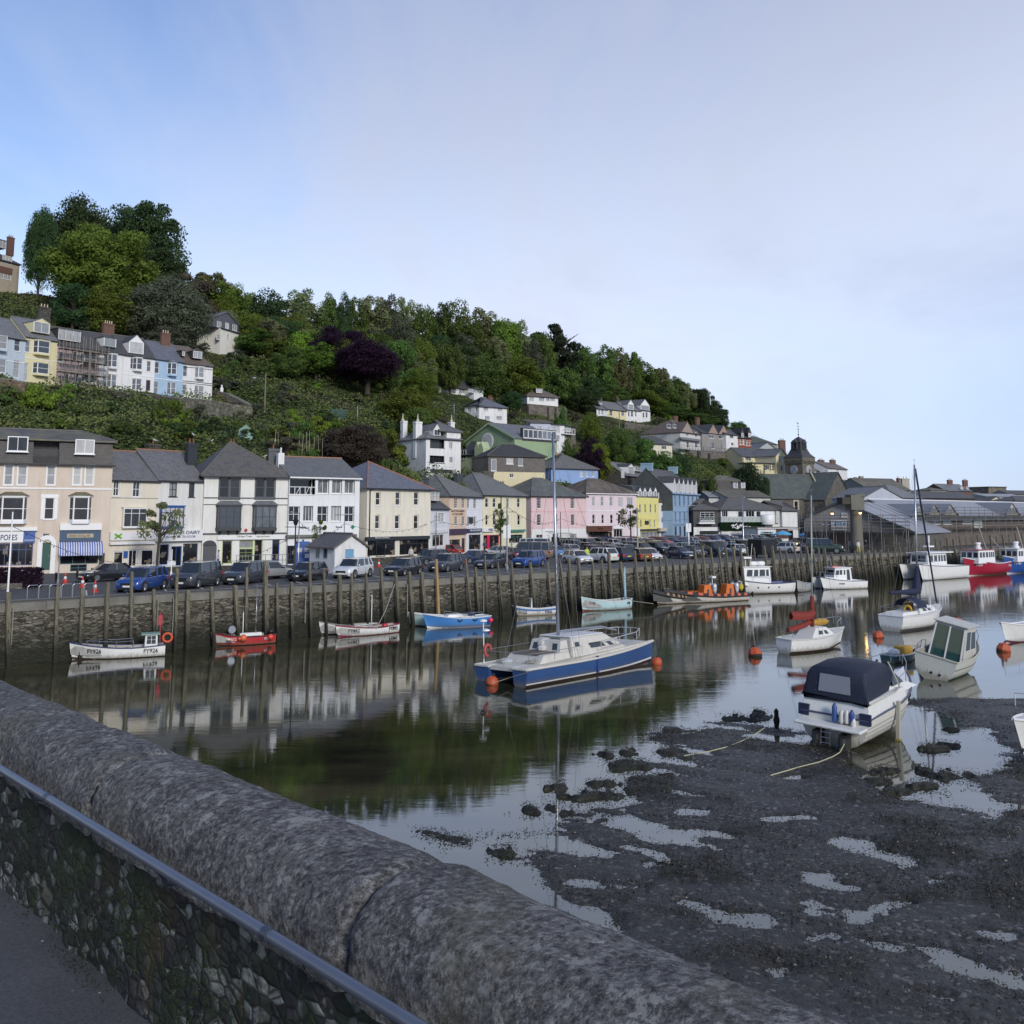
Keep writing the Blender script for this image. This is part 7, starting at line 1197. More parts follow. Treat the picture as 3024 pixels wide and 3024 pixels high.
# undergrowth carpet
rg=np.random.default_rng(9); n_=260000; tvA=np.array(tv).reshape(nr,SX,3); ri=rg.uniform(3,SR*5+2,n_); ci=rg.uniform(6,SX-22,n_); i0=ri.astype(int); j0=ci.astype(int); fi=(ri-i0)[:,None]; fj=(ci-j0)[:,None]
p=(tvA[i0,j0]*(1-fi)+tvA[i0+1,j0]*fi)*(1-fj)+(tvA[i0,j0+1]*(1-fi)+tvA[i0+1,j0+1]*fi)*fj
md=np.clip(fbm(p[:,0]*.22,p[:,1]*.22,4,5)+.25,0,1); p[:,2]+=md*3.4*rg.uniform(.1,1,n_)+.1
ok=np.ones(n_,bool)
for r_ in [o for o in bpy.context.scene.objects if o.type=='EMPTY' and o.get('category') in('house','inn','building','chapel','restaurant','church','cafe') ]:
    W_=max([c.dimensions.x for c in r_.children if c.type=='MESH'] or [8]); ca,sa=math.cos(r_.rotation_euler.z),math.sin(r_.rotation_euler.z); dx=p[:,0]-r_.location.x; dy=p[:,1]-r_.location.y; lx=dx*ca+dy*sa; ly=-dx*sa+dy*ca; ok&=~((lx>-1)&(lx<W_+.5)&(ly>-2.6)&(ly<11))
p=p[ok]; v_,f_=leafquads(p,np.tile([0,-.3,1.],(len(p),1)),np.full(len(p),.22),rg,.7)
t=NT('undergrowth'); o_=t.coord('World'); n=t.noise(o_,.055,7,.75); n2=t.noise(o_,.8,4,.65); col=t.ramp(n,[(.33,(.035,.055,.02)),(.45,(.075,.11,.03)),(.53,(.14,.17,.045)),(.6,(.095,.09,.055)),(.7,(.16,.2,.05))]); col=t.mix(t.ramp(n2,[(.35,.6),(.6,0)]),col,(.014,.02,.009)); t.done(col,.8,None,.2)
o=npmesh('undergrowth',v_,f_,t.m); tag(o,'tangled green scrub, brambles and grass carpeting the hillside',kind='stuff')
# quayside street trees
for (x,y,Y,h,w_,m_,lab) in [(470,1655,93,7.0,4.6,'pale','young white-blossomed street tree in front of the dairy shop'),(945,1660,98,5.2,1.9,'olive','small street tree by the white hut'),(1476,1635,120,7.2,2.6,'mid','slim green street tree in front of the yellow houses'),(1862,1600,160,7.5,4.5,'mid','street tree in front of the lilac-pink block')]:
    q=P(x,y,Y); tree('sm',(q.x,q.y,QZ),h,w_,LM[m_],lab)
for k,pr_ in PROT.items():
    if k not in USED:
        for c in list(pr_[0].children): bpy.data.objects.remove(c)
        bpy.data.objects.remove(pr_[0])
# poles, statue, fence, greenhouse on the slope
def pole(name,label,px,pb,pt,r=.12,arm=None,mat=None,cat='pole',Y=None):
    q=gray(px,pb) if Y is None else P(px,pb,Y)
    if Y is not None and Y<200: q.z=min(q.z,QZ) if q.z<QZ+2 else q.z
    zt=zat(q,pt)-q.z; rt_=empty(name,q); tag(rt_,label,cat); mb=MB(); mb.tube([(0,0,-.5),(0,0,zt)],[r,r*.7],8); mb.build('shaft',mat or plain((.16,.14,.11),.9),rt_,uv=False)
    if arm: mb=MB(); mb.tube([(0,0,zt*.86),(arm*.7,-.2,zt*.9),(arm,-.3,zt*.89)],.04,5); mb.box(min(arm,arm*1.35),-.42,zt*.885,max(arm,arm*1.35),-.2,zt*.91); mb.build('lamp_head',M_metal,rt_,uv=False)
    return rt_,zt
pole('utility_pole','tall wooden pole with lamp arm standing on the slope right of the terrace',*K('b',499,1330),K('b',499,975)[1],.17,-1.6)
pole('utility_pole','wooden pole in front of the scaffolded terraced house',*K('a',722,1700),K('a',738,1340)[1],.17)
pole('utility_pole','wooden pole under the olive tree near the hilltop',*K('a',655,1030),K('a',655,760)[1],.15)
pole('lamp_post','slim pale lamp post standing in the bushes above the chemist',*K('b',1255,1415),K('b',1255,1240)[1],.09,.5,M_metal,'lamp post')
pole('lamp_post','slim lamp post left of the pyramid-roofed white house',*K('c',388,1085),K('c',388,945)[1],.09,-.7,M_metal,'lamp post')
pole('utility_pole','dark wooden pole in front of the yellow upper terrace',*K('d',357,1060),K('d',357,862)[1],.15)
q=gray(*K('b',148,1175)); st=empty('statue',q); tag(st,'small white garden statue beside the end terraced house','statue'); mb=MB(); mb.lathe([(.35,-.4),(.32,.2),(.25,.25),(.28,.6),(.33,1.4),(.3,1.9),(.12,2.1),(.16,2.25),(.15,2.4),(.05,2.5)],(0,0,0),10); mb.build('figure',M_frame,st,2,uv=False)
mb=MB(); a=gray(*K('b',1030,1345)); b2=gray(*K('b',1165,1350)); d=b2-a; n_=22
for i in range(n_+1): p_=d*(i/n_); mb.tube([p_,p_+Vector((0,0,1.9))],.05,4)
mb.tube([(0,0,1.7),d+Vector((0,0,1.7))],.05,4); mb.tube([(0,0,.3),d+Vector((0,0,.3))],.05,4); fr=empty('garden_fence',a); tag(fr,'blue-green garden fence among bushes on the slope','fence'); mb.build('palings',paint((.04,.1,.1),.6),fr,uv=False)
q=gray(*K('2',615,262)); gh=empty('greenhouse',q,R(20)); tag(gh,'tiny green-glazed greenhouse peeping from the scrub above the shops','greenhouse'); mb=MB(); mb.box(-1,-1,-.5,1,1,1); mb.build('glass_walls',paint((.2,.35,.3),.3),gh); mb=MB(); mb.prism([(-1.1,1),(1.1,1),(0,1.9)],lambda x,z,y:(x,y,z),-1.1,1.1); mb.build('roof',paint((.1,.2,.17),.4),gh)
q=gray(*K('2',1060,395)); mb=MB()
for i in range(14): mb.tube([(i*.55-4,rnd.uniform(-.4,.4),-.3),(i*.55-4+rnd.uniform(-.2,.2),rnd.uniform(-.4,.4),rnd.uniform(2.2,3.6))],.035,4)
o=mb.build('bean_poles',plain((.3,.27,.2),.8),uv=False); o.location=q; tag(o,'row of thin pale garden canes on the slope above the chemist','garden canes')
# ------------------------------------------------------------ cars
CK={'hatch':(4.1,1.78,1.47,.27,.1,-.36,-.47,.92,.72),'suv':(4.45,1.86,1.66,.27,.12,-.38,-.47,1.05,.88),'saloon':(4.65,1.82,1.43,.24,.06,-.22,-.38,.92,.72),'estate':(4.7,1.83,1.48,.25,.09,-.4,-.48,.93,.74),'mpv':(4.4,1.84,1.66,.33,.17,-.41,-.48,1.0,.86),'van':(5.2,1.98,2.1,.38,.27,-.47,-.49,1.18,.95),'offroad':(4.75,1.96,1.86,.24,.16,-.45,-.48,1.17,1.05)}
CP={}
M_lamp=plain((.55,.57,.6),.15,.2); M_tail=paint((.4,.02,.015),.3); M_plate=plain((.65,.65,.6),.5); M_platey=plain((.6,.45,.05),.5); M_alloy=plain((.35,.36,.38),.3,.8); M_cglass=plain((.02,.024,.028),.05,0,.9)
def carproto(kd):
    if kd in CP: return CP[kd],False
    L_,W_,H_,xf,xw,xr,xb,zb,zh=CK[kd]; w=W_/2; root=empty('parked_car'); mb=MB(); rings=[]
    for f,wf,zt,zl in ((-.5,.84,zb*.72,.36),(-.495,.92,zb*.84,.3),(-.47,.97,zb*.97,.24),(-.36,1,zb,.22),(-.1,1,zb*.985,.2),(.1,1,zb*.97,.2),(xf,1,zb*.96,.2),(xf+.06,.99,(zb*.95+zh*1.15)/2,.2),(.4,.97,zh*1.04,.2),(.465,.93,zh*.97,.22),(.49,.86,zh*.86,.26),(.5,.78,zh*.68,.34)):
        x=f*L_; y=w*wf; rings.append([(x,-y*.93,zl),(x,-y,zl+.16),(x,-y,(zl+zt)/2+.08),(x,-y*.965,zt-.07),(x,-y*.88,zt),(x,-y*.4,zt+.025),(x,y*.4,zt+.025),(x,y*.88,zt),(x,y*.965,zt-.07),(x,y,(zl+zt)/2+.08),(x,y,zl+.16),(x,y*.93,zl)])
    mb.loft(rings,True,True); P_=carpaint((.2,.2,.2)); mb.build('body',P_,root,True,uv=False)
    wb,wr=w*.93,w*.76; zr=H_-.04; b0=zb*.95
    A=[(xb*L_,b0),(xr*L_,zr),(xw*L_,zr),(xf*L_,b0-.02)]
    mb=MB(); lo=[(A[0][0],-wb*.94),(A[0][0],wb*.94),(A[3][0]-.25,wb),(A[3][0],wb*.8),(A[3][0]+.08,0),(A[3][0],-wb*.8),(A[3][0]-.25,-wb)]; hi=[(A[1][0],-wr),(A[1][0],wr),(A[2][0]-.12,wr),(A[2][0],wr*.85),(A[2][0]+.04,0),(A[2][0],-wr*.85),(A[2][0]-.12,-wr)]
    mb.loft([[(x,y,b0) for x,y in lo],[(x,y,zr) for x,y in hi]],True); mb.build('windows',M_cglass,root,uv=False)
    mb=MB(); rr=[]
    for k in range(6):
        x=A[1][0]-.06+(A[2][0]-A[1][0]+.12)*k/5; c=.045*(1-abs(k-2.5)/2.5*.8); e=.02 if k in(0,5) else 0
        rr.append([(x,-wr-.015,zr-.03-e),(x,-wr,zr+.015-e),(x,-wr*.6,zr+c),(x,wr*.6,zr+c),(x,wr,zr+.015-e),(x,wr+.015,zr-.03-e)])
    mb.loft(rr,True,True)
    for s_ in (-1,1):
        mb.bar((lo[2][0],s_*wb,b0),(hi[2][0],s_*wr,zr),.06); mb.bar((A[0][0],s_*wb*.94,b0),(A[1][0],s_*wr,zr),.1 if kd!='saloon' else .14); xm=(A[1][0]+A[2][0])/2+.1
        mb.bar((xm-.02,s_*(wb+.002),b0),(xm-.1,s_*(wr+.004),zr),.06)
        if kd in('estate','suv','mpv','offroad','van'): x=A[1][0]*.72+A[2][0]*.28-.25; mb.bar((x,s_*(wb*.985),b0),(x+.02,s_*(wr+.002),zr),.09)
    mb.build('roof',P_,root,True,uv=False)
    r=.33 if kd not in('offroad','suv','van') else .365
    for sx in (-.31,.31):
        for s_ in (-1,1):
            x=sx*L_; mb=MB(); mb.lathe([(r+.055,s_*(w-.12)),(r+.05,s_*(w+.006)),(.02,s_*(w+.006))],(x,0,r+.0),18,'y'); mb.build('wheel_arch',M_black,root,uv=False)
            mb=MB(); mb.lathe([(r*.6,s_*(w-.2)),(r-.02,s_*(w-.2)),(r,s_*(w-.15)),(r,s_*(w+.0)),(r-.02,s_*(w+.022)),(r*.68,s_*(w+.024))],(x,0,r),18,'y'); wh=mb.build('wheel',M_rubber,root,2,uv=False)
            mb=MB(); mb.lathe([(r*.67,s_*(w+.026)),(r*.6,s_*(w+.02)),(.03,s_*(w+.012))],(x,0,r),14,'y')
            for q in range(5): a=q*1.2566; mb.bar((x,s_*(w+.02),r),(x+math.cos(a)*r*.6,s_*(w+.03),r+math.sin(a)*r*.6),.055)
            mb.build('rim',M_alloy,wh,uv=False)
    for s_ in (-1,1):
        mb=MB(); mb.prism([(.33*L_+.5,zh*.82),(.44*L_+.19,zh*.76),(.44*L_+.17,zh*.62),(.36*L_+.42,zh*.66)],lambda x,z,t_:(x,t_,z),s_*w*.5,s_*w*.885); mb.build('headlight',M_lamp,root,uv=False)
        mb=MB(); mb.box(-.502*L_,s_*w*.6,zb*.62,-.46*L_,s_*w*.955,zb*.86); mb.build('tail_light',M_tail,root,uv=False)
        mb=MB(); mb.ball((xf*L_-.35,s_*(w+.09),b0+.1),.1,8,5,.75); mb.build('door_mirror',P_,root,2,uv=False)
        mb=MB(); mb.box(-.24*L_,s_*(w+.002),.22,.24*L_,s_*(w-.04),.3); 
        for x in (xm-.03,A[3][0]-.35): mb.box(x-.008,s_*(w+.003),.32,x+.008,s_*(w-.02),zb*.82)
        mb.build('sill_trim',M_black,root,uv=False)
    mb=MB(); mb.box(.497*L_,-.26,.38,.508*L_,.26,.5); mb.build('number_plate',M_plate,root,uv=False); mb=MB(); mb.box(-.51*L_,-.26,zb*.55,-.495*L_,.26,zb*.55+.12); mb.build('number_plate',M_platey,root,uv=False)
    mb=MB(); mb.box(.48*L_,-w*.5,zh*.56,.503*L_,w*.5,zh*.76); mb.box(.47*L_,-w*.7,.2,.505*L_,w*.7,.34); mb.build('grille',M_black,root,uv=False)
    if kd in('estate','suv','offroad'):
        for s_ in (-1,1): mb=MB(); mb.tube([(A[1][0]+.2,s_*wr*.9,zr+.07),(A[2][0]-.3,s_*wr*.9,zr+.07)],.02,5); mb.build('roof_rail',M_alloy,root,uv=False)
    CP[kd]=root; return root,True
def car(kd,pos,head,col,label,group='cars parked on the quay',scale=1,cat='car'):
    r0,new=carproto(kd); r=r0 if new and not r0.get('label') else copytree(r0)
    r.location=(pos[0],pos[1],QZ+.008); r.rotation_euler=(0,0,R(head)); r.scale=(scale,)*3; pm=carpaint(col)
    for ch in r.children:
        if ch.name.split('.')[0] in('body','roof','door_mirror'): ch.material_slots[0].link='OBJECT'; ch.material_slots[0].material=pm
    tag(r,label,cat,group); return r
BK=(.012,.013,.016);NV=(.012,.02,.06);BU_=(.015,.06,.26);DG=(.05,.055,.065);SV=(.32,.33,.34);WT=(.7,.71,.72);RD=(.35,.015,.015);BG=(.22,.19,.15);TN=(.16,.08,.035);LB=(.04,.2,.5);GN=(.01,.03,.022)
CARS=[('saloon',237,395,1722,186,BK,'long black saloon pointing left beside the traffic cones'),('suv',345,495,1752,240,BU_,'bright blue crossover nearest the left end of the quay, nose towards the water'),('offroad',505,652,1741,236,DG,'boxy dark grey off-roader with grey wheel arches next to the bright blue crossover'),('suv',673,772,1730,235,DG,'charcoal crossover with a silver car tucked behind it'),('estate',762,828,1716,50,SV,'silver estate with its tail to the quay behind the charcoal crossover'),('hatch',850,967,1720,230,BK,'black hatchback in front of the blue kiosk'),('suv',987,1098,1712,230,WT,'white crossover in front of the white hut'),('estate',1140,1243,1704,228,BK,'black estate car right of the white crossover'),('suv',1221,1319,1674,212,BK,'black crossover with bright alloy wheel, half hidden behind the black estate'),('suv',1274,1360,1693,232,DG,'slate grey crossover facing the water in front of the auctioneers'),('saloon',1357,1442,1669,202,NV,'dark navy saloon behind the row at the quay edge'),('estate',1407,1494,1683,228,DG,'metallic grey estate beside the tall lamp post'),('suv',1516,1606,1680,232,BU_,'royal blue crossover just left of the tall catamaran mast'),('hatch',1656,1755,1670,330,WT,'white hatchback facing right just right of the tall catamaran mast'),('suv',1735,1806,1666,132,WT,'white crossover seen from behind beside the man in the yellow vest'),('suv',1790,1858,1663,120,(.02,.035,.07),'dark blue crossover showing an orange rear plate'),('hatch',1853,1905,1662,118,TN,'copper brown hatchback seen from behind'),('hatch',1884,1942,1661,318,WT,'white hatchback with a wide black grille'),('saloon',1967,2054,1654,345,NV,'navy saloon standing alone at the edge of the clear lane'),('mpv',1902,1975,1635,330,BG,'silver-beige people carrier behind the white hatchback'),('hatch',1886,1931,1633,305,RD,'bright red hatchback next to the silver-beige people carrier'),('saloon',2015,2078,1649,322,DG,'grey saloon right behind the navy saloon'),('offroad',2072,2148,1648,322,(.02,.04,.07),'tall dark blue off-roader among the cars left of the restaurant'),('saloon',2040,2120,1641,325,SV,'silver saloon partly hidden behind the tall dark blue off-roader'),('hatch',2143,2217,1644,325,WT,'white hatchback beside the tall dark blue off-roader'),('offroad',2180,2250,1642,318,BK,'black off-roader below the green wall sign'),('estate',2290,2346,1637,130,WT,'white estate seen from behind in front of the cafe'),('van',2345,2428,1637,336,SV,'silver-grey van sloping down to the right before the market'),
('saloon',1225,1282,1646,200,DG,'dark grey car in front of the charcoal shopfront'),('hatch',1292,1346,1646,150,RD,'dark red hatchback near the shops behind the parked row'),('saloon',1431,1507,1650,182,SV,'silver saloon behind the metallic grey estate'),('hatch',1500,1545,1657,110,NV,'navy hatchback seen from behind next to the camper'),('hatch',1605,1662,1650,338,LB,'sky blue hatchback right behind the mast'),('hatch',1692,1740,1618,100,SV,'silver hatchback showing its rear in front of the pink inn')]
CARPOS=[]
for kd,x0,x1,yb,hd,col,lab in CARS:
    c=Pz((x0+x1)/2,yb-4,QZ); c=c+Vector((c.x,c.y,0)).normalized()*1.2; CARPOS.append((c.x,c.y)); av=270-math.degrees(math.atan2(c.x,c.y)); hd=av-28 if 224<hd<246 else av-48 if 195<hd<215 else av-58 if 180<hd<191 else av+32 if 300<hd<346 else hd; car(kd,c,hd,col,lab,cat='van' if kd=='van' else 'car')
c=Pz(1569,1652,QZ); r=car('van',(c.x,c.y+1),160,BG,'beige camper van with dark side windows behind the royal blue crossover',cat='camper van'); CARPOS.append((c.x,c.y))
c=Pz(1590,1634,QZ); car('van',(c.x,c.y),350,WT,'white van parked in front of the pink inn',cat='van'); CARPOS.append((c.x,c.y))
# the packed rows further along, every car a thing
rc=random.Random(4); CN={'black':BK,'navy blue':NV,'dark grey':DG,'silver':SV,'white':WT,'red':RD,'blue':BU_,'beige':BG}; KN={'hatch':'hatchback','suv':'crossover','saloon':'saloon','estate':'estate car','mpv':'people carrier'}
rows_=[];
for ri_,(off,hd) in enumerate(((-21,306),(-27,126),(-41,306),(-47,126),(-61,306),(-67,126))):
    for k in range(34):
        s=58+k*3.05+ri_*1.1; q=qp(s,off,0); px,py=proj((q.x,q.y,QZ+.8))
        if not(1668<px<2290 if ri_ else 1700<px<2260): continue
        if any(math.hypot(q.x-a,q.y-b_)<4.0 for a,b_ in CARPOS): continue
        if q.y>192 or rc.random()<.06: continue
        rows_.append((px,q,hd,ri_))
rows_.sort(key=lambda v:(v[3],v[0])); per={}
for px,q,hd,ri_ in rows_:
    cn=rc.choice(['black','navy blue','dark grey','silver','silver','silver','white','white','white','red','blue','blue','beige']); kd=rc.choice(['hatch','hatch','suv','suv','saloon','estate','mpv']); i=per.get(ri_,0); per[ri_]=i+1
    car(kd,q,hd+rc.uniform(-4,4),CN[cn],'%s %s, %s from left in the %s packed row from the water'%(cn,KN[kd],ordn(i),ordn(ri_)),'cars packed together in the car park')
# dark green pick-up / off-road truck with canvas back, flatbed crate
c=Pz(2444,1635,QZ); r=car('offroad',(c.x,c.y+1),338,GN,'dark green boxy off-road truck at the right end of the parked cars',scale=1.08,cat='truck')
c=Pz(2262,1648,QZ); bt=empty('box_trailer',(c.x,c.y+1.5,QZ),R(40)); tag(bt,'black box trailer with its rear open between the black off-roader and the white estate','trailer'); mb=MB(); mb.box(-1.6,-1.05,.45,1.6,1.05,2.3); mb.build('trailer_box',M_black,bt,bevel=.05)
for s_ in (-1,1): mb=MB(); mb.lathe([(.32,-.1),(.32,.1)],(0,s_*1.1,.33),14,'y'); mb.build('wheel',M_rubber,bt,uv=False)
c=Pz(1663,1622,QZ); pk=empty('pickup_truck',(c.x,c.y+6,QZ),R(170)); tag(pk,'dark pick-up truck with a pale slatted cage on its bed before the pink inn','truck'); mb=MB(); mb.box(-2.4,-.9,.45,2.4,.9,1.1); mb.box(.3,-.85,1.1,1.5,.85,1.8); mb.build('body',carpaint(BK),pk,bevel=.08); mb=MB()
for z in (1.3,1.6,1.9,2.2): mb.box(-2.3,-.92,z,.1,-.86,z+.07); mb.box(-2.3,.86,z,.1,.92,z+.07)
for x in (-2.3,-1.1,.05): mb.box(x,-.93,1.1,x+.07,-.85,2.3); mb.box(x,.85,1.1,x+.07,.93,2.3)
mb.build('cage',plain((.45,.45,.43),.5),pk,uv=False)
for x in (-1.5,1.5):
    for s_ in (-1,1): mb=MB(); mb.lathe([(.36,-.1),(.36,.1)],(x,s_*.85,.36),14,'y'); mb.build('wheel',M_rubber,pk,uv=False)
# ------------------------------------------------------------ boats
def hullmat(c):          # gelcoat with waterline scum and rust-brown runs
    k=('hull',c)
    if k in MATS: return MATS[k]
    t=NT('hull_paint'); o_=t.coord('Object'); sx_=t.n('ShaderNodeSeparateXYZ'); t.l(o_,sx_.inputs[0]); n=t.noise(t.coord('Object',(5,5,.5)),1.6,5,.7); n2=t.noise(o_,2.3,6,.7)
    z=t.math('ADD',sx_.outputs[2],t.math('MULTIPLY',n,-.9)); col=t.mix(t.ramp(n2,[(.35,.25),(.7,0)]),c,sc3(c,.6)); col=t.mix(t.ramp(t.math('ADD',z,.5),[(.1,.6),(.36,0)]),col,(.16,.13,.07)); col=t.mix(t.ramp(n,[(.64,0),(.78,.22)]),col,sc3((c[0]*.8,c[1]*.7,c[2]*.55),.8))
    m=t.done(col,.4); MATS[k]=m; return m
class Boat:
    def __init__(s,name,label,bow,stern,cat='boat',roll=0,L=None,off=0,z=0,pitch=0,group=None,head=None):
        if head is None:
            p=Pz(*bow,0); q=Pz(*stern,0); d=p-q; s.h=math.atan2(d.y,d.x); s.L=L or d.length; c=(p+q)/2
        else: c=Vector((*stern,0)); s.h=R(head); s.L=L; c+=Vector((math.cos(s.h),math.sin(s.h),0))*L/2
        s.sd=1 if math.cos(s.h)<0 else -1         # which local side faces the camera
        n=Vector((-math.sin(s.h),math.cos(s.h),0)); c=c-n*s.sd*off
        s.r=empty(name,(c.x,c.y,z)); s.r.rotation_mode='XYZ'; s.r.rotation_euler=(R(roll),R(pitch),s.h); tag(s.r,label,cat,group)
    def hull(s,B,F,Fb,Fs,col,d=.3,tw=.8,rake=.1,gun=None,inside=(.35,.34,.32),deck=None,stripe=None,anti=(.04,.02,.02),floor=.3,tum=0,fine=.9,y0=0,name='hull',stripe2=None,rub=.045):
        L_=s.L; s.B=B
        def bw(t): # half breadth at fraction t (0 stern..1 bow)
            a=tw+(1-tw)*math.sin(min(1,t/.45)*math.pi/2) if t<.45 else max(0,1-((t-.45)/.55)**(2.1*fine+.3))
            return B/2*a
        def sh(t): return F+(Fb-F)*max(0,(t-.35)/.65)**1.8+(Fs-F)*max(0,(.4-t)/.4)**1.6
        s.bw=bw; s.sh=sh; ts=[0,.06,.14,.24,.36,.48,.6,.7,.79,.86,.92,.96,.985,1]; s.ts=ts
        def pt(t,f,sgn):   # f 0 keel..1 sheer
            b=bw(t); zs=sh(t); zk=-d*(1-max(0,(t-.7)/.3)**2*.6); z=zk+(zs-zk)*f; fl=(.0,.62,.84,.93,.98,1.0); i=f*5; k=min(4,int(i)); w_=fl[k]+(fl[k+1]-fl[k])*(i-k)
            bowf=max(0,(t-.6)/.4); w_=w_*(1-bowf)+(f**1.15)*bowf
            x=(t-.5)*L_+rake*L_*(z/max(.3,zs))*max(0,(t-.55)/.45)
            return (x,y0+sgn*max(b,.012)*w_,z)
        s.pt=pt
        fr=[0,.12,.25,.4,.55,.7,.85,1]; kw=lambda t:d/(sh(t)+d)
        rings=[[pt(t,f,-1) for f in reversed(fr)]+[pt(t,f,1) for f in fr[1:]] for t in ts]
        mb=MB(); mb.loft(rings); mb.add(rings[0],[tuple(range(len(rings[0])-1,-1,-1))]); hl=mb.build(name,hullmat(col),s.r,True,uv=False); s.hl=hl
        # below-water colour band
        mb=MB(); 
        for sg in (-1,1): mb.loft([[tuple(Vector(pt(t,max(0,(d+z_)/(sh(t)+d)),sg))+Vector((0,sg*.012,0))) for z_ in (-.12,.05)] for t in ts])
        mb.build('waterline_band',paint(anti,.6),hl,uv=False)
        if stripe:
            c_,z0,z1=stripe; mb=MB()
            for sg in (-1,1): mb.loft([[tuple(Vector(pt(t,(sh(t)*f+d)/(sh(t)+d),sg))+Vector((0,sg*.014,0))) for f in (z0,z1)] for t in ts])
            mb.build('stripe',paint(c_,.4),hl,uv=False)
        gm=paint(gun or col,.45); mb=MB(); e=[Vector(pt(t,1,-1)) for t in ts]+[Vector(pt(t,1,1)) for t in reversed(ts)]; mb.tube(e,rub,6); mb.tube([pt(0,1,-1),pt(0,1,1)],rub,6); mb.build('gunwale',gm,hl,uv=False)
        mb=MB()
        if deck is None:
            mb.loft([[(Vector(pt(t,1,-1))+Vector((0,.04,0))),Vector((pt(t,1,-1)[0]-(.1 if t>.95 else 0),y0-bw(t)*.8,floor*sh(t))),Vector((pt(t,1,1)[0]-(.1 if t>.95 else 0),y0+bw(t)*.8,floor*sh(t))),(Vector(pt(t,1,1))-Vector((0,.04,0)))] for t in ts]); mb.build('inside',paint(inside,.7,0,.3),hl,uv=False)
            mb=MB()
            for t in (.22,.42,.62): zz=sh(t)*.75; x=(t-.5)*L_; mb.box(x-.13,y0-bw(t)*.92,zz,x+.13,y0+bw(t)*.92,zz+.04)
            mb.build('thwarts',paint((.3,.27,.22),.7),hl)
        else:
            mb.loft([[Vector(pt(t,1,-1))+Vector((0,0,-.02)),Vector((pt(t,1,1)[0],y0,sh(t)+.04)),Vector(pt(t,1,1))+Vector((0,0,-.02))] for t in ts]); mb.build('deck',paint(deck,.5),hl,uv=False)
        return hl
    def side(s,t,z): f=(z+.3)/(s.sh(t)+.3); return s.pt(t,min(1,max(0,f)),s.sd)
    def text(s,txt,t,h,col=(.02,.02,.03),zf=.62):
        x,y,z=s.side(t,s.sh(t)*zf); a=s.side(t-.05,s.sh(t)*zf); b=s.side(t+.05,s.sh(t)*zf); ang=math.atan2(b[1]-a[1],b[0]-a[0]); rot=Matrix.Rotation(ang+(math.pi if s.sd>0 else 0),4,'Z')
        lettering(txt,h,plain(col,.6),s.hl,T(x,y+s.sd*.05,z)@rot@FRONT,'registration_letters',.015)
    def box(s,name,x0,x1,w,z0,z1,mat,rf=.25,rb=.1,ty=.88,y=0,wins=None,parent=None,top=None,bevel=.03):
        mb=MB(); mb.add([(x0,y-w,z0),(x1,y-w,z0),(x1,y+w,z0),(x0,y+w,z0),(x0+rb,y-w*ty,z1),(x1-rf,y-w*ty,z1),(x1-rf,y+w*ty,z1),(x0+rb,y+w*ty,z1)],[(0,3,2,1),(4,5,6,7),(0,1,5,4),(1,2,6,5),(2,3,7,6),(3,0,4,7)]); o=mb.build(name,mat,parent or s.r,bevel=bevel,uv=False)
        if wins:      # list of (side 's'/'f'/'b', u0,u1,v0,v1)
            for sd,u0,u1,v0,v1 in wins:
                for sg in ((-1,1) if sd=='s' else (1,)):
                    def q(u,v):
                        if sd=='s': xa=x0+rb*v; xb_=x1-rf*v; return (xa+(xb_-xa)*u,y+sg*(w*(1-(1-ty)*v)+.012),z0+(z1-z0)*v)
                        X_=(x1-rf*v+.012) if sd=='f' else (x0+rb*v-.012); ww=w*(1-(1-ty)*v); return (X_,y-ww+2*ww*u,z0+(z1-z0)*v)
                    m2=MB(); m2.poly(q(u0,v0),q(u1,v0),q(u1,v1),q(u0,v1)); m2.build('window',M_cglass,o,uv=False)
        if top: m2=MB(); m2.box(x0+rb-.15,y-w*ty-.12,z1,x1-rf+.25,y+w*ty+.12,z1+.07); m2.build('roof',top,o,bevel=.02)
        return o
    def rail(s,pts,r=.018,posts=True,name='rail',mat=None):
        mb=MB(); mb.tube(pts,r,5)
        if posts:
            for p in pts[::1]: mb.tube([p,(p[0],p[1],p[2]-.45)],r*.9,5)
        return mb.build(name,mat or M_metal,s.r,uv=False)
    def mast(s,x,z0,z1,r=.06,mat=None,spread=None,stays=True,bow=None,stern=None,w=1.2,yoff=0,name='mast'):
        mb=MB(); mb.tube([(x,yoff,z0),(x,yoff,z1)],[r,r*.75],10); m_=mb.build(name,mat or M_metal,s.r,2,uv=False)
        mb=MB(); k=.009
        if spread: 
            for f in spread: mb.tube([(x,yoff-w*.7,z0+(z1-z0)*f),(x,yoff+w*.7,z0+(z1-z0)*f)],.025,5)
        if stays:
            mb.tube([(x,yoff,z1),(bow or s.L/2,yoff,1.1)],k,4); mb.tube([(x,yoff,z1),(stern or -s.L/2,yoff,.9)],k,4)
            for sg in (-1,1): mb.tube([(x,yoff,z1*.98),(x,yoff+sg*w*.7,z0+(z1-z0)*(spread[0] if spread else .5)),(x-.1,yoff+sg*w,.9)],k,4); mb.tube([(x,yoff,z0+(z1-z0)*.55),(x-.5,yoff+sg*w,.9)],k,4)
        mb.tube([(x,yoff,z1),(x,yoff,z1+.5)],.012,4); mb.tube([(x-.3,yoff,z1+.35),(x+.3,yoff,z1+.4)],.01,4); mb.build('rigging',plain((.25,.25,.26),.4,.6),m_,uv=False); return m_
    def ballfender(s,x,z,r,col,y=None):
        yy=s.sd*(s.B/2+r*.6) if y is None else y; mb=MB(); mb.ball((x,yy,z),r,12,8); return mb.build('fender',paint(col,.4),s.r,2,uv=False)
W1=(.68,.68,.66)
BG_='small boats moored along the quay wall'
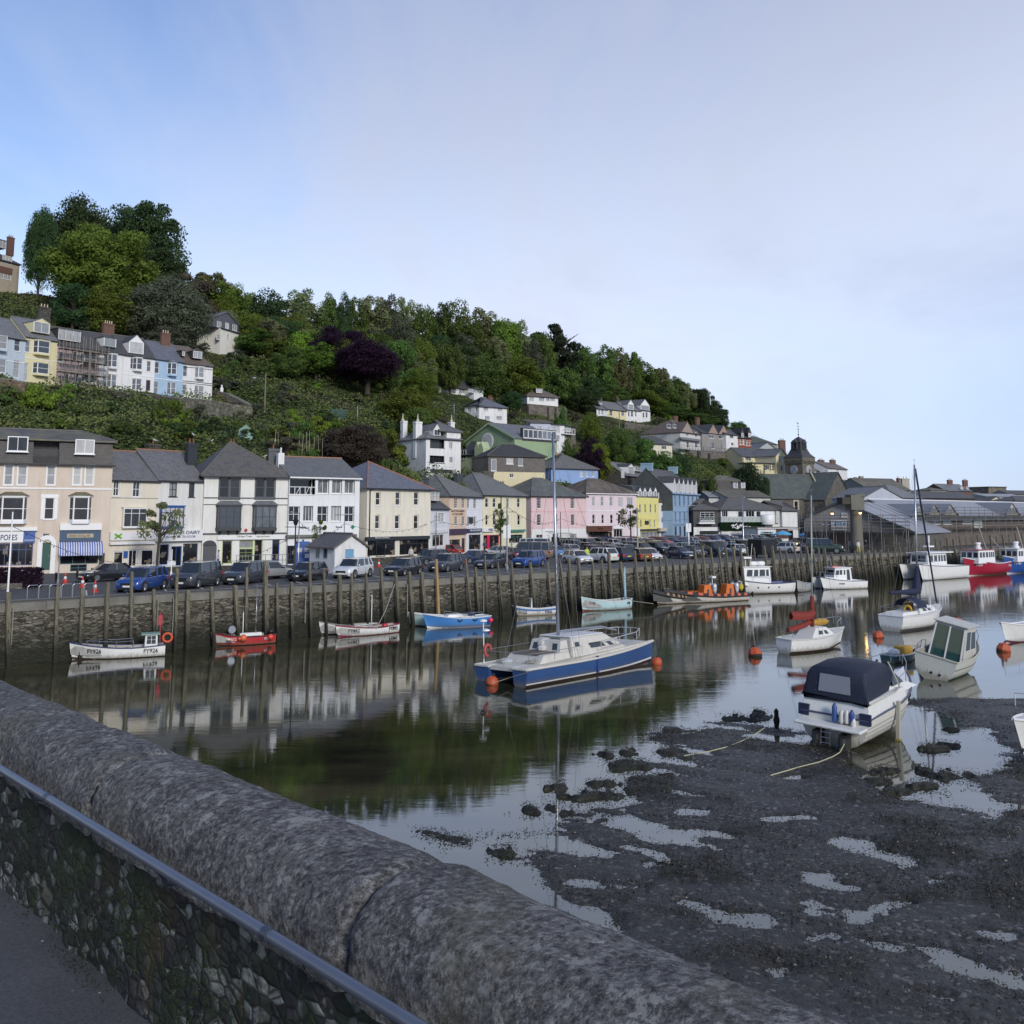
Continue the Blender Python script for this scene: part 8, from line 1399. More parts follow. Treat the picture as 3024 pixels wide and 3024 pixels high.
b=Boat('fishing_boat','white open fishing boat lettered FY926 with a small wheelhouse and orange lifebuoy',(212,1953),(487,1939),off=.75,group=BG_); b.hull(1.75,.62,1.05,.72,W1,gun=(.03,.04,.12),tw=.82,rake=.04,rub=.04); b.text('FY926',.76,.24); b.text('FY926',.16,.24)
b.box('wheelhouse',-b.L/2+.45,-b.L/2+1.25,.5,.4,1.35,paint((.62,.62,.6),.4),.05,.02,.95,wins=[('s',.15,.48,.42,.68),('s',.52,.85,.42,.68),('s',.15,.48,.7,.93),('s',.52,.85,.7,.93)],top=paint((.2,.32,.28),.5)); b.rail([(-.8,.7*b.sd,1.05),(.2,.72*b.sd,1.02),(1.2,.62*b.sd,1.1),(1.9,.35*b.sd,1.15)],.02); b.rail([(-.8,-.7*b.sd,1.05),(.2,-.72*b.sd,1.02),(1.2,-.62*b.sd,1.1)],.02)
mb=MB(); x=-b.L/2-.12
for i in range(16): a,c=i*math.pi/8,(i+1)*math.pi/8; mb.tube([(x-.0+.3*math.cos(a)*0+math.cos(a)*.27,b.sd*.55,1.15+math.sin(a)*.27),(x+math.cos(c)*.27,b.sd*.55,1.15+math.sin(c)*.27)],.075,8)
mb.build('lifebuoy',paint((.6,.1,.04),.5),b.r,2,uv=False); mb=MB(); mb.tube([(-b.L/2+.3,0,.8),(-b.L/2+.35,0,2.7)],.03,6); mb.box(-b.L/2+.2,-.05,1.9,-b.L/2+.45,.05,2.5); mb.build('flag_staff',paint((.35,.04,.05),.7),b.r,uv=False)
b=Boat('fishing_boat','red fishing boat with orange buoys, hauler and short mast against the quay wall',(640,1912),(815,1900),off=.7,group=BG_); b.hull(1.6,.55,.95,.65,(.4,.02,.03),gun=(.05,.02,.02),tw=.85,rake=.06,anti=(.02,.02,.02)); b.text('FY202',.74,.2,(.6,.6,.5)); b.text('FY202',.14,.16,(.6,.6,.6))
for x,z,r,c in ((1.2,.45,.13,(.65,.25,.2)),(1.4,.5,.1,(.6,.6,.58)),(.35,.55,.24,(.6,.13,.05)),(.6,.5,.13,(.65,.08,.06)),(-1.7,.5,.2,(.6,.07,.04))): b.ballfender(x*b.L/4.4,z,r,c)
b.mast(.1,.3,2.2,.035,M_frame,stays=False); b.mast(-.8,.3,3.6,.03,stays=False); mb=MB(); mb.lathe([(.25,-.08),(.3,0),(.25,.08)],(.9,.1,1.05),14,'y'); mb.tube([(.9,.1,.3),(.9,.1,1.05)],.04,6); mb.build('pot_hauler',M_metal,b.r,uv=False); mb=MB(); mb.box(-1.2,-.3,.55,.3,.1,.75); mb.build('boxed_gear',M_frame,b.r); mb=MB(); mb.ball((-1.9,0,.75),.22,8,6); mb.tube([(-1.9,0,.6),(-2.1,0,.2)],.1,6); mb.build('outboard_motor',M_black,b.r,uv=False)
b=Boat('rowing_boat','white rowing boat lettered FY5 lying behind the one with the dark red trim',(957,1878),(1120,1868),off=.65,group=BG_); b.hull(1.5,.6,1.0,.65,W1,gun=(.2,.2,.18),tw=.5,rake=.05); b.text('FY5',.72,.26)
b=Boat('rowing_boat','white rowing boat lettered FY892 with dark red trim and a short mast',(1012,1884),(1183,1868),off=.6,group=BG_); b.hull(1.5,.52,.85,.65,W1,gun=(.2,.02,.04),tw=.6,rake=.05,anti=(.15,.02,.04)); b.text('FY892',.78,.24); b.text('FY892',.13,.24); b.mast(-.3,.3,2.9,.035,M_frame,stays=False); mb=MB(); mb.ball((-1.3,.3,.6),.25,8,6,.6); mb.build('red_bundle',M_red,b.r,uv=False); b.rail([(-1,-.3,.75),(1.2,.1,.7)],.025,False,'oar',M_frame)
b=Boat('rowing_boat','pale mint green boat lying behind the bright blue boat',(1213,1853),(1400,1850),off=.75,group=BG_); b.hull(1.7,.75,1.15,.8,(.42,.55,.54),gun=(.6,.6,.6),tw=.7,rake=.07,deck=(.6,.6,.6))
b=Boat('motor_boat','bright blue boat with white decks and a pink fender at the stern',(1273,1859),(1452,1849),off=.8,group=BG_); b.hull(1.8,.72,1.15,.8,(.05,.2,.5),gun=(.6,.62,.62),tw=.8,rake=.08,deck=(.6,.6,.58),anti=(.6,.6,.6)); b.ballfender(-b.L/2+.2,.5,.2,(.65,.03,.1)); b.box('foredeck_hatch',-.3,1.2,.45,.8,1.02,M_frame,.3,.1); b.rail([(-1.8,.7*b.sd,1.15),(0,.8*b.sd,1.1),(1.4,.5*b.sd,1.35)],.02); mb=MB(); mb.box(-1.4,-.25,.8,-1,.25,1.15); mb.build('blue_cushion',NAVY,b.r); mb=MB()
for x in (.2,-1.1): mb.tube([(x+.2,b.sd*.92,.62),(x,b.sd*.96,.5),(x-.2,b.sd*.92,.62)],.05,6)
mb.build('side_fender',M_black,b.r,uv=False)
b=Boat('motor_boat','white open launch with a blue side stripe and upright engine box',(1497,1822),(1642,1815),off=.75,group=BG_); b.hull(1.8,.62,1.25,.7,W1,gun=(.6,.6,.6),tw=.85,rake=.14,stripe=((.06,.15,.35),.6,.85),anti=(.4,.32,.2)); b.text('FY222',.66,.2,zf=.4); b.text('FY222',.16,.2,zf=.4); b.box('engine_box',-.6,-.15,.3,.5,1.5,M_frame,.08,.02); mb=MB(); mb.ball((-b.L/2+.1,0,.95),.28,10,6,.8); mb.tube([(-b.L/2,0,.8),(-b.L/2-.1,0,0)],.1,6); mb.build('outboard_motor',M_black,b.r,uv=False)
b=Boat('rowing_boat','pale aqua boat lettered FY8 with a furled blue mizzen at its stern',(1712,1804),(1848,1795),off=-.45,group=BG_); b.hull(1.8,.8,1.3,.95,(.42,.58,.6),gun=(.6,.62,.6),tw=.6,rake=.03,anti=(.15,.03,.02)); b.text('FY8',.84,.24); b.text('FY8',.1,.2); mb=MB(); mb.tube([(-b.L/2+.4,0,.8),(-b.L/2+.5,0,3.2),(-b.L/2+.42,0,3.9)],[.12,.13,.05],7); mb.build('furled_sail',paint((.3,.45,.52),.8),b.r,uv=False)
# inflatables
def rib(label,bow,stern,con,off=.2,F=.6):
    b=Boat('inflatable_boat',label,bow,stern,off=off); b.hull(1.7,F,F+.75,F,(.52,.5,.45),tw=.9,rake=.16,gun=(.02,.02,.022),rub=.2,inside=(.08,.08,.08)); ts=b.ts; mb=MB()
    for sg in (-1,1):
        for t in (.05,.15,.25,.35,.45,.55,.65,.75): p=b.pt(t,1,sg); q=b.pt(t+.045,1,sg); mb.tube([(p[0],p[1]+sg*.03,p[2]+.06),(q[0],q[1]+sg*.03,q[2]+.06)],.185,8)
    mb.build('orange_tube_patches' if con else 'rope_patches',paint((.5,.12,.06) if con else (.3,.2,.1),.6),b.hl,uv=False); return b
b=rib('black inflatable boat lying behind the orange one, two rope coils on its bow',(1948,1786),(2042,1778),False)
mb=MB()
for x in (1.0,1.5): mb.tube([(x+.2*math.cos(i*math.pi/6),.1,1.35+.2*math.sin(i*math.pi/6)) for i in range(13)],.03,5)
mb.build('rope_coil',M_rope,b.r,uv=False)
b=rib('orange and black rescue-style inflatable with two orange consoles and twin outboards',(2012,1785),(2218,1774),True,1.0); OR=paint((.6,.14,.02),.5)
k=b.L/7.4
for x in (.6*k,-1.8*k):
    b.box('console',x-.6,x+.65,.55,.5,1.75,OR,.3,.15,.85,wins=[('s',.35,.6,.25,.65)]); b.rail([(x-.5,-.5,2.1),(x-.45,.5,2.1)],.03); 
    for q in (-.3,.35):
        mb=MB(); mb.lathe([(.14,-.5),(.2,-.2),(.25,0),(.25,.35),(.2,.55),(.08,.62)],(x-1.0,q,1.25),10); mb.build('outboard_motor',plain((.5,.52,.56),.3,.3),b.r,2,uv=False)
for x in (2*k,1.6*k,-.2*k): b.rail([(x,-.45,1.15),(x+.35,-.45,1.2),(x+.35,.45,1.2),(x,.45,1.15)],.03,mat=OR,name='seat_frame')
mb=MB(); mb.lathe([(.12,-.3),(.25,-.1),(.25,.25),(.05,.4)],(-b.L/2+.7,.3,1.35),10); mb.build('yellow_float',paint((.5,.4,.03),.5),b.r,uv=False); mb=MB(); mb.tube([(-.3,0,1.6),(-.3,0,2.5)],.04,6); mb.box(-.55,-.3,2.4,-.05,.3,2.6); mb.build('radar_mast',M_frame,b.r)
# cabin boats along the quay
def cabinrails(b,x0,x1,w,z): b.rail([(x0,w*b.sd,z),((x0+x1)/2,w*.95*b.sd,z+.1),(x1,w*.35*b.sd,z+.25)],.022); b.rail([(x0,-w*b.sd,z),((x0+x1)/2,-w*.95*b.sd,z+.1),(x1,-w*.35*b.sd,z+.25)],.022)
b=Boat('cabin_cruiser','white harbour trip boat with a round-fronted wheelhouse and liferafts on the roof',(2168,1758),(2354,1752),off=1.4); b.hull(2.8,1.15,2.0,1.25,W1,tw=.85,rake=.1,gun=(.03,.04,.08),inside=(.12,.13,.3),anti=(.15,.03,.03),rub=.06,floor=.55)
k=b.L; b.box('wheelhouse',-.12*k,.36*k,1.05,1.0,3.0,M_frame,.5,.05,.9,wins=[('s',.06,.16,.5,.86),('s',.2,.4,.5,.86),('s',.45,.6,.5,.86),('s',.66,.86,.5,.86),('f',.08,.47,.5,.86),('f',.53,.92,.5,.86)],top=M_frame)
for x in (-.04*k,.08*k): mb=MB(); mb.lathe([(.05,-.5),(.25,-.45),(.28,0),(.25,.45),(.05,.5)],(x,0,3.35),10,'x'); mb.build('liferaft',M_frame,b.r,2,uv=False)
mb=MB(); mb.tube([(.2*k,0,3.0),(.2*k,0,4.0)],.07,6); mb.box(.14*k,-.5,3.95,.26*k,.5,4.15); mb.tube([(.22*k,-.3,3),(.27*k,-.3,5.4)],.025,4); mb.tube([(.15*k,.3,3),(.11*k,.3,5.6)],.025,4); mb.build('radar_mast',M_frame,b.r); cabinrails(b,-.1*k,.46*k,1.3,1.9)
for x in (-.05*k,-.22*k,.1*k): q=b.side(x/k+.5,.75); mb=MB(); mb.lathe([(.09,-.03),(.09,.03)],(q[0],q[1]+b.sd*.02,.75),10,'y'); mb.build('porthole',M_black,b.r,uv=False)
b=Boat('rowing_boat','small grey-white boat squeezed behind the twin-hulled cabin boat',(2352,1752),(2402,1742),off=.2,L=3.8); b.hull(1.3,.9,1.4,.9,(.3,.31,.33),tw=.7,rake=.08)
def cat_(name,label,bow,stern,B,hb,F,Fb,col,gun,off,deckc=(.6,.6,.6),rake=.08,anti=(.08,.08,.1),z=.0):
    b=Boat(name,label,bow,stern,off=off)
    for y0 in (-B/2+hb/2,B/2-hb/2): b.hull(hb,F,Fb,F,col,tw=.9,rake=rake,gun=gun,deck=deckc,y0=y0,anti=anti)
    b.B=B; mb=MB(); mb.add([(-b.L/2+.1,-B/2+hb*.5,F*.55),(b.L*.36,-B/2+hb*.5,Fb*.62),(b.L*.36,B/2-hb*.5,Fb*.62),(-b.L/2+.1,B/2-hb*.5,F*.55),(-b.L/2+.1,-B/2+hb*.5,F+.03),(b.L*.47,-B/2+hb*.5,Fb),(b.L*.47,B/2-hb*.5,Fb),(-b.L/2+.1,B/2-hb*.5,F+.03)],[(0,3,2,1),(4,5,6,7),(0,1,5,4),(1,2,6,5),(2,3,7,6),(3,0,4,7)]); mb.build('bridge_deck',paint(deckc,.5),b.r,uv=False); return b
b=cat_('catamaran','white twin-hulled cabin boat with a black-panelled wheelhouse side',(2440,1742),(2562,1738),2.9,1.15,.95,1.5,W1,(.03,.04,.08),1.3); k=b.L; b.box('wheelhouse',-.18*k,.28*k,1.0,.9,2.5,M_frame,.45,.1,.88,wins=[('s',.1,.28,.1,.88),('s',.36,.46,.5,.86),('s',.55,.7,.5,.86),('s',.74,.94,.5,.84),('f',.1,.9,.5,.86)],top=M_frame); cabinrails(b,.2*k,.5*k,1.1,1.85); b.text('FY909',.62,.2,(.2,.2,.22)); mb=MB(); mb.box(.05*k,-.3,2.58,.2*k,.3,2.7); mb.build('roof_box',paint((.6,.15,.1),.5),b.r); mb=MB(); mb.tube([(.2*k,0,2.5),(.2*k,0,3.6)],.05,6); mb.build('antenna_mast',M_metal,b.r,uv=False)
b=cat_('catamaran','large white twin-hulled charter boat with a long canopy-roofed wheelhouse',(2738,1716),(2862,1706),4.4,1.6,1.75,2.2,W1,(.1,.1,.12),2.0); k=b.L; b.box('wheelhouse',-.1*k,.36*k,1.3,1.7,3.6,M_frame,.25,.05,.95,wins=[('s',.04,.16,.4,.85),('s',.2,.3,.4,.85),('s',.34,.44,.4,.85),('s',.5,.66,.4,.85),('s',.72,.93,.4,.85),('f',.1,.9,.4,.85)]); mb=MB(); mb.box(-.22*k,-1.6,3.6,.4*k,1.6,3.75); mb.build('canopy_roof',M_frame,b.r,bevel=.03); mb=MB(); mb.tube([(.1*k,0,3.7),(.1*k,0,5.2)],.08,6); mb.box(.04*k,-.4,4.4,.18*k,.4,4.6); mb.tube([(.1*k,0,5),(.1*k,0,6)],.12,8); mb.build('radar_mast',M_frame,b.r); cabinrails(b,.2*k,.5*k,1.8,2.6)
def trawler(label,bow,stern,col,roof,off,txt,tc2):
    b=Boat('trawler',label,bow,stern,off=off); b.hull(3.4,1.7,2.7,1.9,col,tw=.85,rake=.08,gun=(.6,.6,.6),deck=(.25,.25,.25),anti=(.5,.5,.5),rub=.07); k=b.L; b.box('wheelhouse',-.02*k,.42*k,1.4,1.8,3.7,M_frame,.3,.05,.95,wins=[('s',.04,.13,.45,.85),('s',.16,.25,.45,.85),('s',.28,.37,.45,.85),('s',.42,.56,.45,.85),('s',.62,.76,.45,.85),('s',.8,.94,.45,.85),('f',.05,.3,.45,.85),('f',.37,.63,.45,.85),('f',.7,.95,.45,.85)],top=roof); b.text(txt,.8,.35,tc2,.7); b.text(txt,.12,.3,tc2,.7)
    mb=MB(); mb.lathe([(.5,0),(.5,.3),(.35,.35),(.35,.7),(.45,.75),(.4,1.0)],(.18*k,0,3.8),12); mb.build('radar_dome',M_frame,b.r,uv=False); mb=MB(); mb.tube([(-.38*k,-1,1.8),(-.38*k,-1,4),(-.38*k,1,4),(-.38*k,1,1.8)],.1,6); mb.tube([(-.05*k,0,3.5),(.12*k,0,7)],.09,6); mb.tube([(-.38*k,0,4),(-.2*k,0,5.4)],.07,6); mb.build('gantry',plain((.35,.33,.3),.6),b.r,uv=False); mb=MB(); mb.ball((-.32*k,.5,2.4),.6,8,6,.7); mb.build('net_drum',plain((.05,.07,.06),.8),b.r,uv=False); return b
trawler('red trawler with white wheelhouse and red roof moored right of the white charter boat',(2888,1703),(2998,1694),(.32,.012,.035),paint((.35,.03,.05),.5),1.6,'FY830',(.6,.55,.55)); trawler('royal blue trawler cut off by the right edge',(3004,1696),(3100,1690),(.02,.08,.3),M_frame,1.6,'FY787',(.7,.7,.7))
# the big blue catamaran in mid-water
sN=Pz(1547,2033,0); sF=Pz(1422,2016,0); bN=Pz(1933,1961,0); hd=math.atan2(bN.y-sN.y,bN.x-sN.x); L_=(bN-sN).length; Bm=3.9; nn=Vector((-math.sin(hd),math.cos(hd),0)); cS=sN+nn*Bm/2+Vector((.2,0,0))
b=Boat('catamaran','big blue-hulled sailing catamaran with white cabin lying in the middle of the water',None,(cS.x,cS.y),L=L_*1.0,head=math.degrees(hd),roll=-1.6,cat='catamaran')
for y0 in (-Bm/2+.55,Bm/2-.55): b.hull(1.1,.85,1.25,.85,(.025,.07,.19),tw=.95,rake=.03,gun=(.55,.53,.48),deck=(.55,.53,.48),y0=y0,d=.35,anti=(.03,.012,.012),stripe=((.6,.6,.58),.07,.16),rub=.07,fine=1.15)
k=b.L; DK=paint((.56,.54,.49),.6,0,.2)
mb=MB(); mb.add([(-k/2+.1,-Bm/2+.5,.68),(k*.36,-Bm/2+.5,.7),(k*.36,Bm/2-.5,.7),(-k/2+.1,Bm/2-.5,.68),(-k/2+.1,-Bm/2+.3,.88),(k*.49,-Bm/2+.5,1.27),(k*.49,Bm/2-.5,1.27),(-k/2+.1,Bm/2-.3,.88)],[(0,3,2,1),(4,5,6,7),(0,1,5,4),(1,2,6,5),(2,3,7,6),(3,0,4,7)]); mb.build('bridge_deck',DK,b.r,uv=False)
cb=b.box('coachroof',-.13*k,.34*k,1.5,.95,2.05,DK,2.2,.15,.82,wins=[('s',.36,.66,.4,.66),('s',.74,.84,.4,.6),('s',.06,.16,.55,.78),('b',.32,.62,.1,.95)],bevel=.12); mb=MB(); mb.box(-.12*k,-1.15,2.05,.14*k,1.15,2.12); mb.build('cabin_top',paint((.62,.62,.62),.4),cb,bevel=.04)
b.box('cockpit_coaming',-.36*k,-.13*k,1.35,.88,1.35,DK,.1,.5,.92); mb=MB(); mb.box(-.33*k,-.95,1.36,-.15*k,.95,1.38); mb.build('cockpit_well',plain((.12,.09,.07),.8),b.r); b.box('cockpit_bulkhead',-.2*k,-.13*k,1.2,1.2,1.95,DK,.05,.25,.9,wins=[('b',.1,.26,.35,.8),('b',.74,.9,.35,.8)])
b.mast(-.09*k,1.0,zat((b.r.location.x,b.r.location.y),1292)+.2,.1,M_metal,spread=(.48,),w=1.7,bow=k*.48,stern=-k*.48)
mb=MB(); mb.tube([(-.08*k,.2,2.3),(.05*k,.4,2.25),(.3*k,.5,2.2),(.42*k,.4,1.9)],[.05,.07,.07,.05],6); mb.build('lowered_boom',M_metal,b.r,uv=False)
rp=[(.05*k,-Bm/2+.15,1.75),(.2*k,-Bm/2+.15,1.85),(.36*k,-Bm/2+.3,1.95),(.485*k,-.8,2.0),(.5*k,0,2.0),(.485*k,.8,2.0),(.36*k,Bm/2-.3,1.95),(.2*k,Bm/2-.15,1.85)]
b.rail(rp,.025,name='pulpit',mat=plain((.55,.55,.55),.35,.5)); b.rail([(x,y,z-.4) for x,y,z in rp],.018,False,name='lower_pulpit_rail')
b.rail([(-k*.47,Bm/2-.2,1.6),(-k*.47,-Bm/2+.2,1.6),(-k*.3,-Bm/2+.12,1.6),(-k*.1,-Bm/2+.12,1.65)],.016,name='guard_rail'); b.rail([(-k*.47,Bm/2-.2,1.6),(-k*.3,Bm/2-.12,1.6),(-k*.1,Bm/2-.12,1.65)],.016,name='guard_rail')
mb=MB(); mb.tube([(-k*.46,Bm/2-.25,.9),(-k*.46,Bm/2-.25,3.1)],.03,6); mb.lathe([(.05,0),(.22,.03),(.2,.1),(.04,.15)],(-k*.46,Bm/2-.25,3.1),10); mb.lathe([(.05,0),(.22,.03),(.2,.1),(.04,.15)],(-k*.46,Bm/2-.45,2.6),10); mb.build('antenna_post',M_frame,b.r,uv=False)
mb=MB(); mb.tube([(-k*.46+.24*math.cos(i*math.pi/6),Bm/2-.55,1.6+.3*math.sin(i*math.pi/6)) for i in range(10)],.09,7); mb.build('lifebuoy',paint((.35,.06,.05),.6),b.r,uv=False)
rr_=random.Random(2); mb=MB(); 
for i in range(5): mb=MB(); q=(-k*.42+i*.3,rr_.uniform(-.9,.9)); mb.tube([(q[0]+.25*math.cos(a_),q[1]+.3*math.sin(a_),.98+a_*.012) for a_ in [j*.5 for j in range(26)]],.025,4); mb.build('rope_coil',M_rope,b.r,uv=False)
mb=MB(); mb.ball((-k*.4,.7,1.0),.42,9,6,.45); mb.build('tarpaulin_bundle',plain((.4,.42,.44),.5),b.r,uv=False); mb=MB(); mb.ball((-.16*k,.35,1.7),.42,9,6,.8); mb.ball((-.2*k,.1,1.5),.3,8,5,.7); mb.build('crumpled_sailcloth',plain((.5,.49,.46),.8),b.r,uv=False)
mb=MB(); mb.box(-.02,-Bm/2-.04,.1,.12,-Bm/2+.1,1.0); mb.build('blue_strap',paint((.02,.05,.2),.6),b.r,uv=False)
# cruiser aground in the foreground mud
b=Boat('cabin_cruiser','white motor cruiser with a navy canvas canopy sitting on the mud, stern to the camera',None,(12.45,39.4),L=7.1,head=50,roll=3,pitch=-1.5,z=.28,cat='motor cruiser')
b.hull(2.95,1.15,1.7,1.0,(.6,.59,.54),tw=.92,rake=.13,gun=(.06,.07,.12),deck=(.66,.66,.65),d=.35,anti=(.33,.32,.25),stripe=((.2,.2,.2),.5,.52),rub=.04); k=b.L
mb=MB()
for f in (.2,.36,.68):
    for sg in (-1,1): mb.tube([tuple(Vector(b.pt(t,(b.sh(t)*f+.35)/(b.sh(t)+.35),sg))+Vector((0,sg*.01,0))) for t in b.ts],.014,4)
mb.build('hull_strakes',plain((.22,.22,.2),.6),b.hl,uv=False)
DW=paint((.64,.64,.62),.4,0,.1); mb=MB(); mb.box(-k/2-.75,-1.32,.62,-k/2+.05,1.32,.74); mb.build('swim_platform',DW,b.r,bevel=.05)
cm_=b.box('cockpit_coaming',-k/2+.0,.12*k,1.4,.95,1.62,DW,.1,.25,.9); 
for sg in (-1,1): mb=MB(); mb.box(-k/2-.03,sg*1.0,.82,-k/2+.1,sg*1.44,1.25); mb.build('navy_corner_panel',paint((.012,.018,.05),.5),b.r,bevel=.02)
b.box('foredeck',-.05*k,.4*k,1.15,1.35,1.95,DW,2.1,.1,.78); b.box('windscreen',-.02*k,.16*k,1.12,1.75,2.35,M_cglass,1.0,.0,.86)
mb=MB()
for sg in (-1,1): mb.bar((.15*k,sg*1.0,1.8),(-.01*k,sg*.97,2.36),.05); mb.bar((.16*k,sg*.35,1.82),(.02*k,sg*.32,2.37),.04)
mb.bar((.02*k,-.95,2.36),(.02*k,.95,2.36),.05); mb.build('windscreen_frame',DW,b.r,uv=False)
cr_=[]
for (x,w,z) in ((-k/2+.1,1.3,1.6),(-k/2+.16,1.26,2.1),(-k/2+.24,1.2,2.56),(-k/2+.42,1.15,2.72),(-.25*k,1.1,2.8),(-.08*k,1.02,2.72),(.03*k,1.0,2.42)):
    zl=1.58 if x<.0*k else 2.38; cr_.append([(x,-w*1.04,zl),(x,-w*1.0,(zl+z)/2+.1),(x,-w*.97,z-.12),(x,-w*.86,z-.02),(x,0,z+.04),(x,w*.86,z-.02),(x,w*.97,z-.12),(x,w*1.0,(zl+z)/2+.1),(x,w*1.04,zl)])
t=NT('navy_canvas'); n=t.noise(t.coord('Object',(3,3,.8)),2,6,.7); n2=t.noise(t.coord('Object'),7,4,.7); M_canv=t.done(t.mix(t.ramp(n2,[(.66,0),(.72,.6)]),t.mix(n,(.005,.008,.02),(.014,.02,.045)),(.3,.32,.36)),.75); t.bump(n,.3,.03)
mb=MB(); mb.loft(cr_); mb.add(cr_[0],[tuple(range(8,-1,-1))]); cv=mb.build('canvas_canopy',M_canv,b.r,2,uv=False); 
M_pl=plain((.2,.22,.27),.25); mb=MB(); x0=-k/2; mb.slab([(x0+.09,-.62,1.86),(x0+.09,.66,1.86)]+[(x0+.17,.62,2.5),(x0+.17,-.58,2.5)],.03); mb.build('clear_canopy_window',M_pl,cv,uv=False)
mb=MB()
for sg in (-1,1): mb.tube([(-k/2+.15,sg*1.38,1.6),(-.1*k,sg*1.4,1.66),(.03*k,sg*1.25,1.7),(-.1*k,sg*1.1,2.8)],.03,5)
mb.build('canopy_piping',plain((.5,.5,.42),.6),cv,uv=False)
for y,z,c in ((-.08,1.12,(.03,.08,.24)),(-.36,1.02,(.58,.57,.52)),(-.56,1.05,(.58,.57,.52)),(-.76,1.08,(.03,.06,.25)),(-.82,.86,(.58,.57,.52))):
    h=.62 if y>-.1 else .42 if z>.9 else .3; mb=MB(); mb.lathe([(.03,-h/2-.05),(.08,-h/2),(.1,-h/2+.08),(.1,h/2-.08),(.07,h/2),(.03,h/2+.07)],(-k/2-.13,y,z),10); mb.build('fender',paint(c,.45),b.r,2,uv=False)
for y in (-.55,.5):
    mb=MB(); mb.box(-k/2-.55,y-.14,-.15,-k/2,y+.14,.45); mb.tube([(-k/2-.5,y,.3),(-k/2-.62,y,-.1)],[.16,.1],8); mb.lathe([(.02,-.1),(.09,-.06),(.09,.06),(.2,.07),(.2,.09),(.02,.1)],(-k/2-.72,y,-.08),10,'x'); mb.build('outdrive',plain((.03,.03,.03),.6),b.r,uv=False)
mb=MB()
for y in (-.16,.2): mb.tube([(-k/2-.74,y,.7),(-k/2-.78,y,.0)],.018,5)
for z in (.1,.3,.5): mb.tube([(-k/2-.76,-.16,z),(-k/2-.76,.2,z)],.016,5)
mb.build('boarding_ladder',M_metal,b.r,uv=False)
mb=MB(); y=-1.56; x=-.12*k; mb.box(x-.09,y-.06,-.35,x+.09,y+.08,1.35); mb.build('beaching_leg',plain((.4,.39,.33),.6),b.r); mb=MB(); mb.box(x-.11,y-.08,-.5,x+.11,y+.1,-.1); mb.build('yellow_leg_foot',plain((.3,.26,.08),.7),b.r)
for sg in (-1,1): b.rail([(.05*k,sg*1.2,2.05),(.2*k,sg*1.1,2.15),(.36*k,sg*.75,2.3),(.5*k,sg*.25,2.45)]+([(.56*k,0,2.5)] if sg>0 else []),.016,name='bow_rail')
for t_ in (.62,.7): q=b.side(t_,1.15); mb=MB(); mb.box(q[0]-.1,q[1]-.03,1.05,q[0]+.1,q[1]+.02,1.22); mb.build('hull_window',M_black,b.r,uv=False)
# rope lines
def rope(label,pts,r=.022,mat=None,group=None):
    o=Vector(pts[0]); mb=MB(); mb.tube([Vector(p)-o for p in pts],r,5); q=mb.build('mooring_rope',mat or M_rope,uv=False); q.location=o; tag(q,label,'rope',group); return q
rope('pale mooring rope curving from the cruiser stern down onto the mud',[Pz(2530,2135,.9),Pz(2508,2170,.5),Pz(2480,2222,.12),Pz(2460,2234,.1),Pz(2420,2250,.1),Pz(2360,2265,.1),Pz(2275,2290,.1)],.022,plain((.4,.38,.25),.9)); rope('pale mooring rope lying across the mud left of the cruiser',[Pz(2257,2150,.25),Pz(2215,2178,.12),Pz(2150,2205,.1),Pz(2090,2220,.1),Pz(2020,2232,.1)],.022,plain((.4,.38,.25),.9))
q=Pz(2294,2150,0); mb=MB(); mb.lathe([(.08,-.3),(.1,.1),(.14,.3),(.09,.5),(.1,.7),(.02,.8)],(0,0,0),7); o=mb.build('weedy_stump',plain((.012,.012,.01),.9),uv=False); o.location=q; tag(o,'short weed-covered black stump at the edge of the mud left of the cruiser','post')
# leaning white and teal boat
b=Boat('motor_boat','grubby white and teal motor boat heeled over on the mud with a tall glazed cabin',None,(22.9,55.0),L=6.2,head=50,roll=13,z=.2,cat='motor boat'); b.hull(2.4,1.05,1.5,1.05,(.52,.52,.46),tw=.92,rake=.12,gun=(.4,.39,.33),inside=(.3,.3,.26),d=.45,anti=(.02,.12,.13),stripe=((.1,.1,.1),.55,.6)); k=b.L
TL=plain((.02,.07,.07),.1,0,.8); b.box('cabin',-.22*k,.2*k,.98,.6,2.7,paint((.5,.5,.45),.5,0,.2),.7,.1,.82,wins=[('s',.12,.45,.4,.88),('s',.55,.9,.4,.85),('f',.1,.9,.4,.88)],top=paint((.5,.5,.46),.5,0,.25)); mb=MB(); mb.poly((-.235*k,-.85,.75),(-.235*k,.85,.75),(-.22*k,.76,2.55),(-.22*k,-.76,2.55)); mb.build('cabin_glazing',TL,b.r,uv=False); mb=MB()
for y in (-.85,0,.85): mb.bar((-.24*k,y,.72),(-.222*k,y*.9,2.6),.07)
mb.bar((-.235*k,-.85,.75),(-.235*k,.85,.75),.07); mb.build('cabin_frame',M_frame,b.r,uv=False); b.rail([(.15*k,.8,1.9),(.3*k,.7,2.0),(.46*k,.3,2.1),(.5*k,0,2.1),(.46*k,-.3,2.1),(.3*k,-.7,2.0)],.02); b.rail([(-.25*k,1.1,1.5),(-.35*k,1.15,1.55),(-.48*k,1.1,1.4)],.025)
for y in (-.35,.1): mb=MB(); mb.lathe([(.07,-.02),(.07,.02)],(-k/2-.01,y,.15),10,'x'); mb.build('drain_port',M_black,b.r,uv=False)
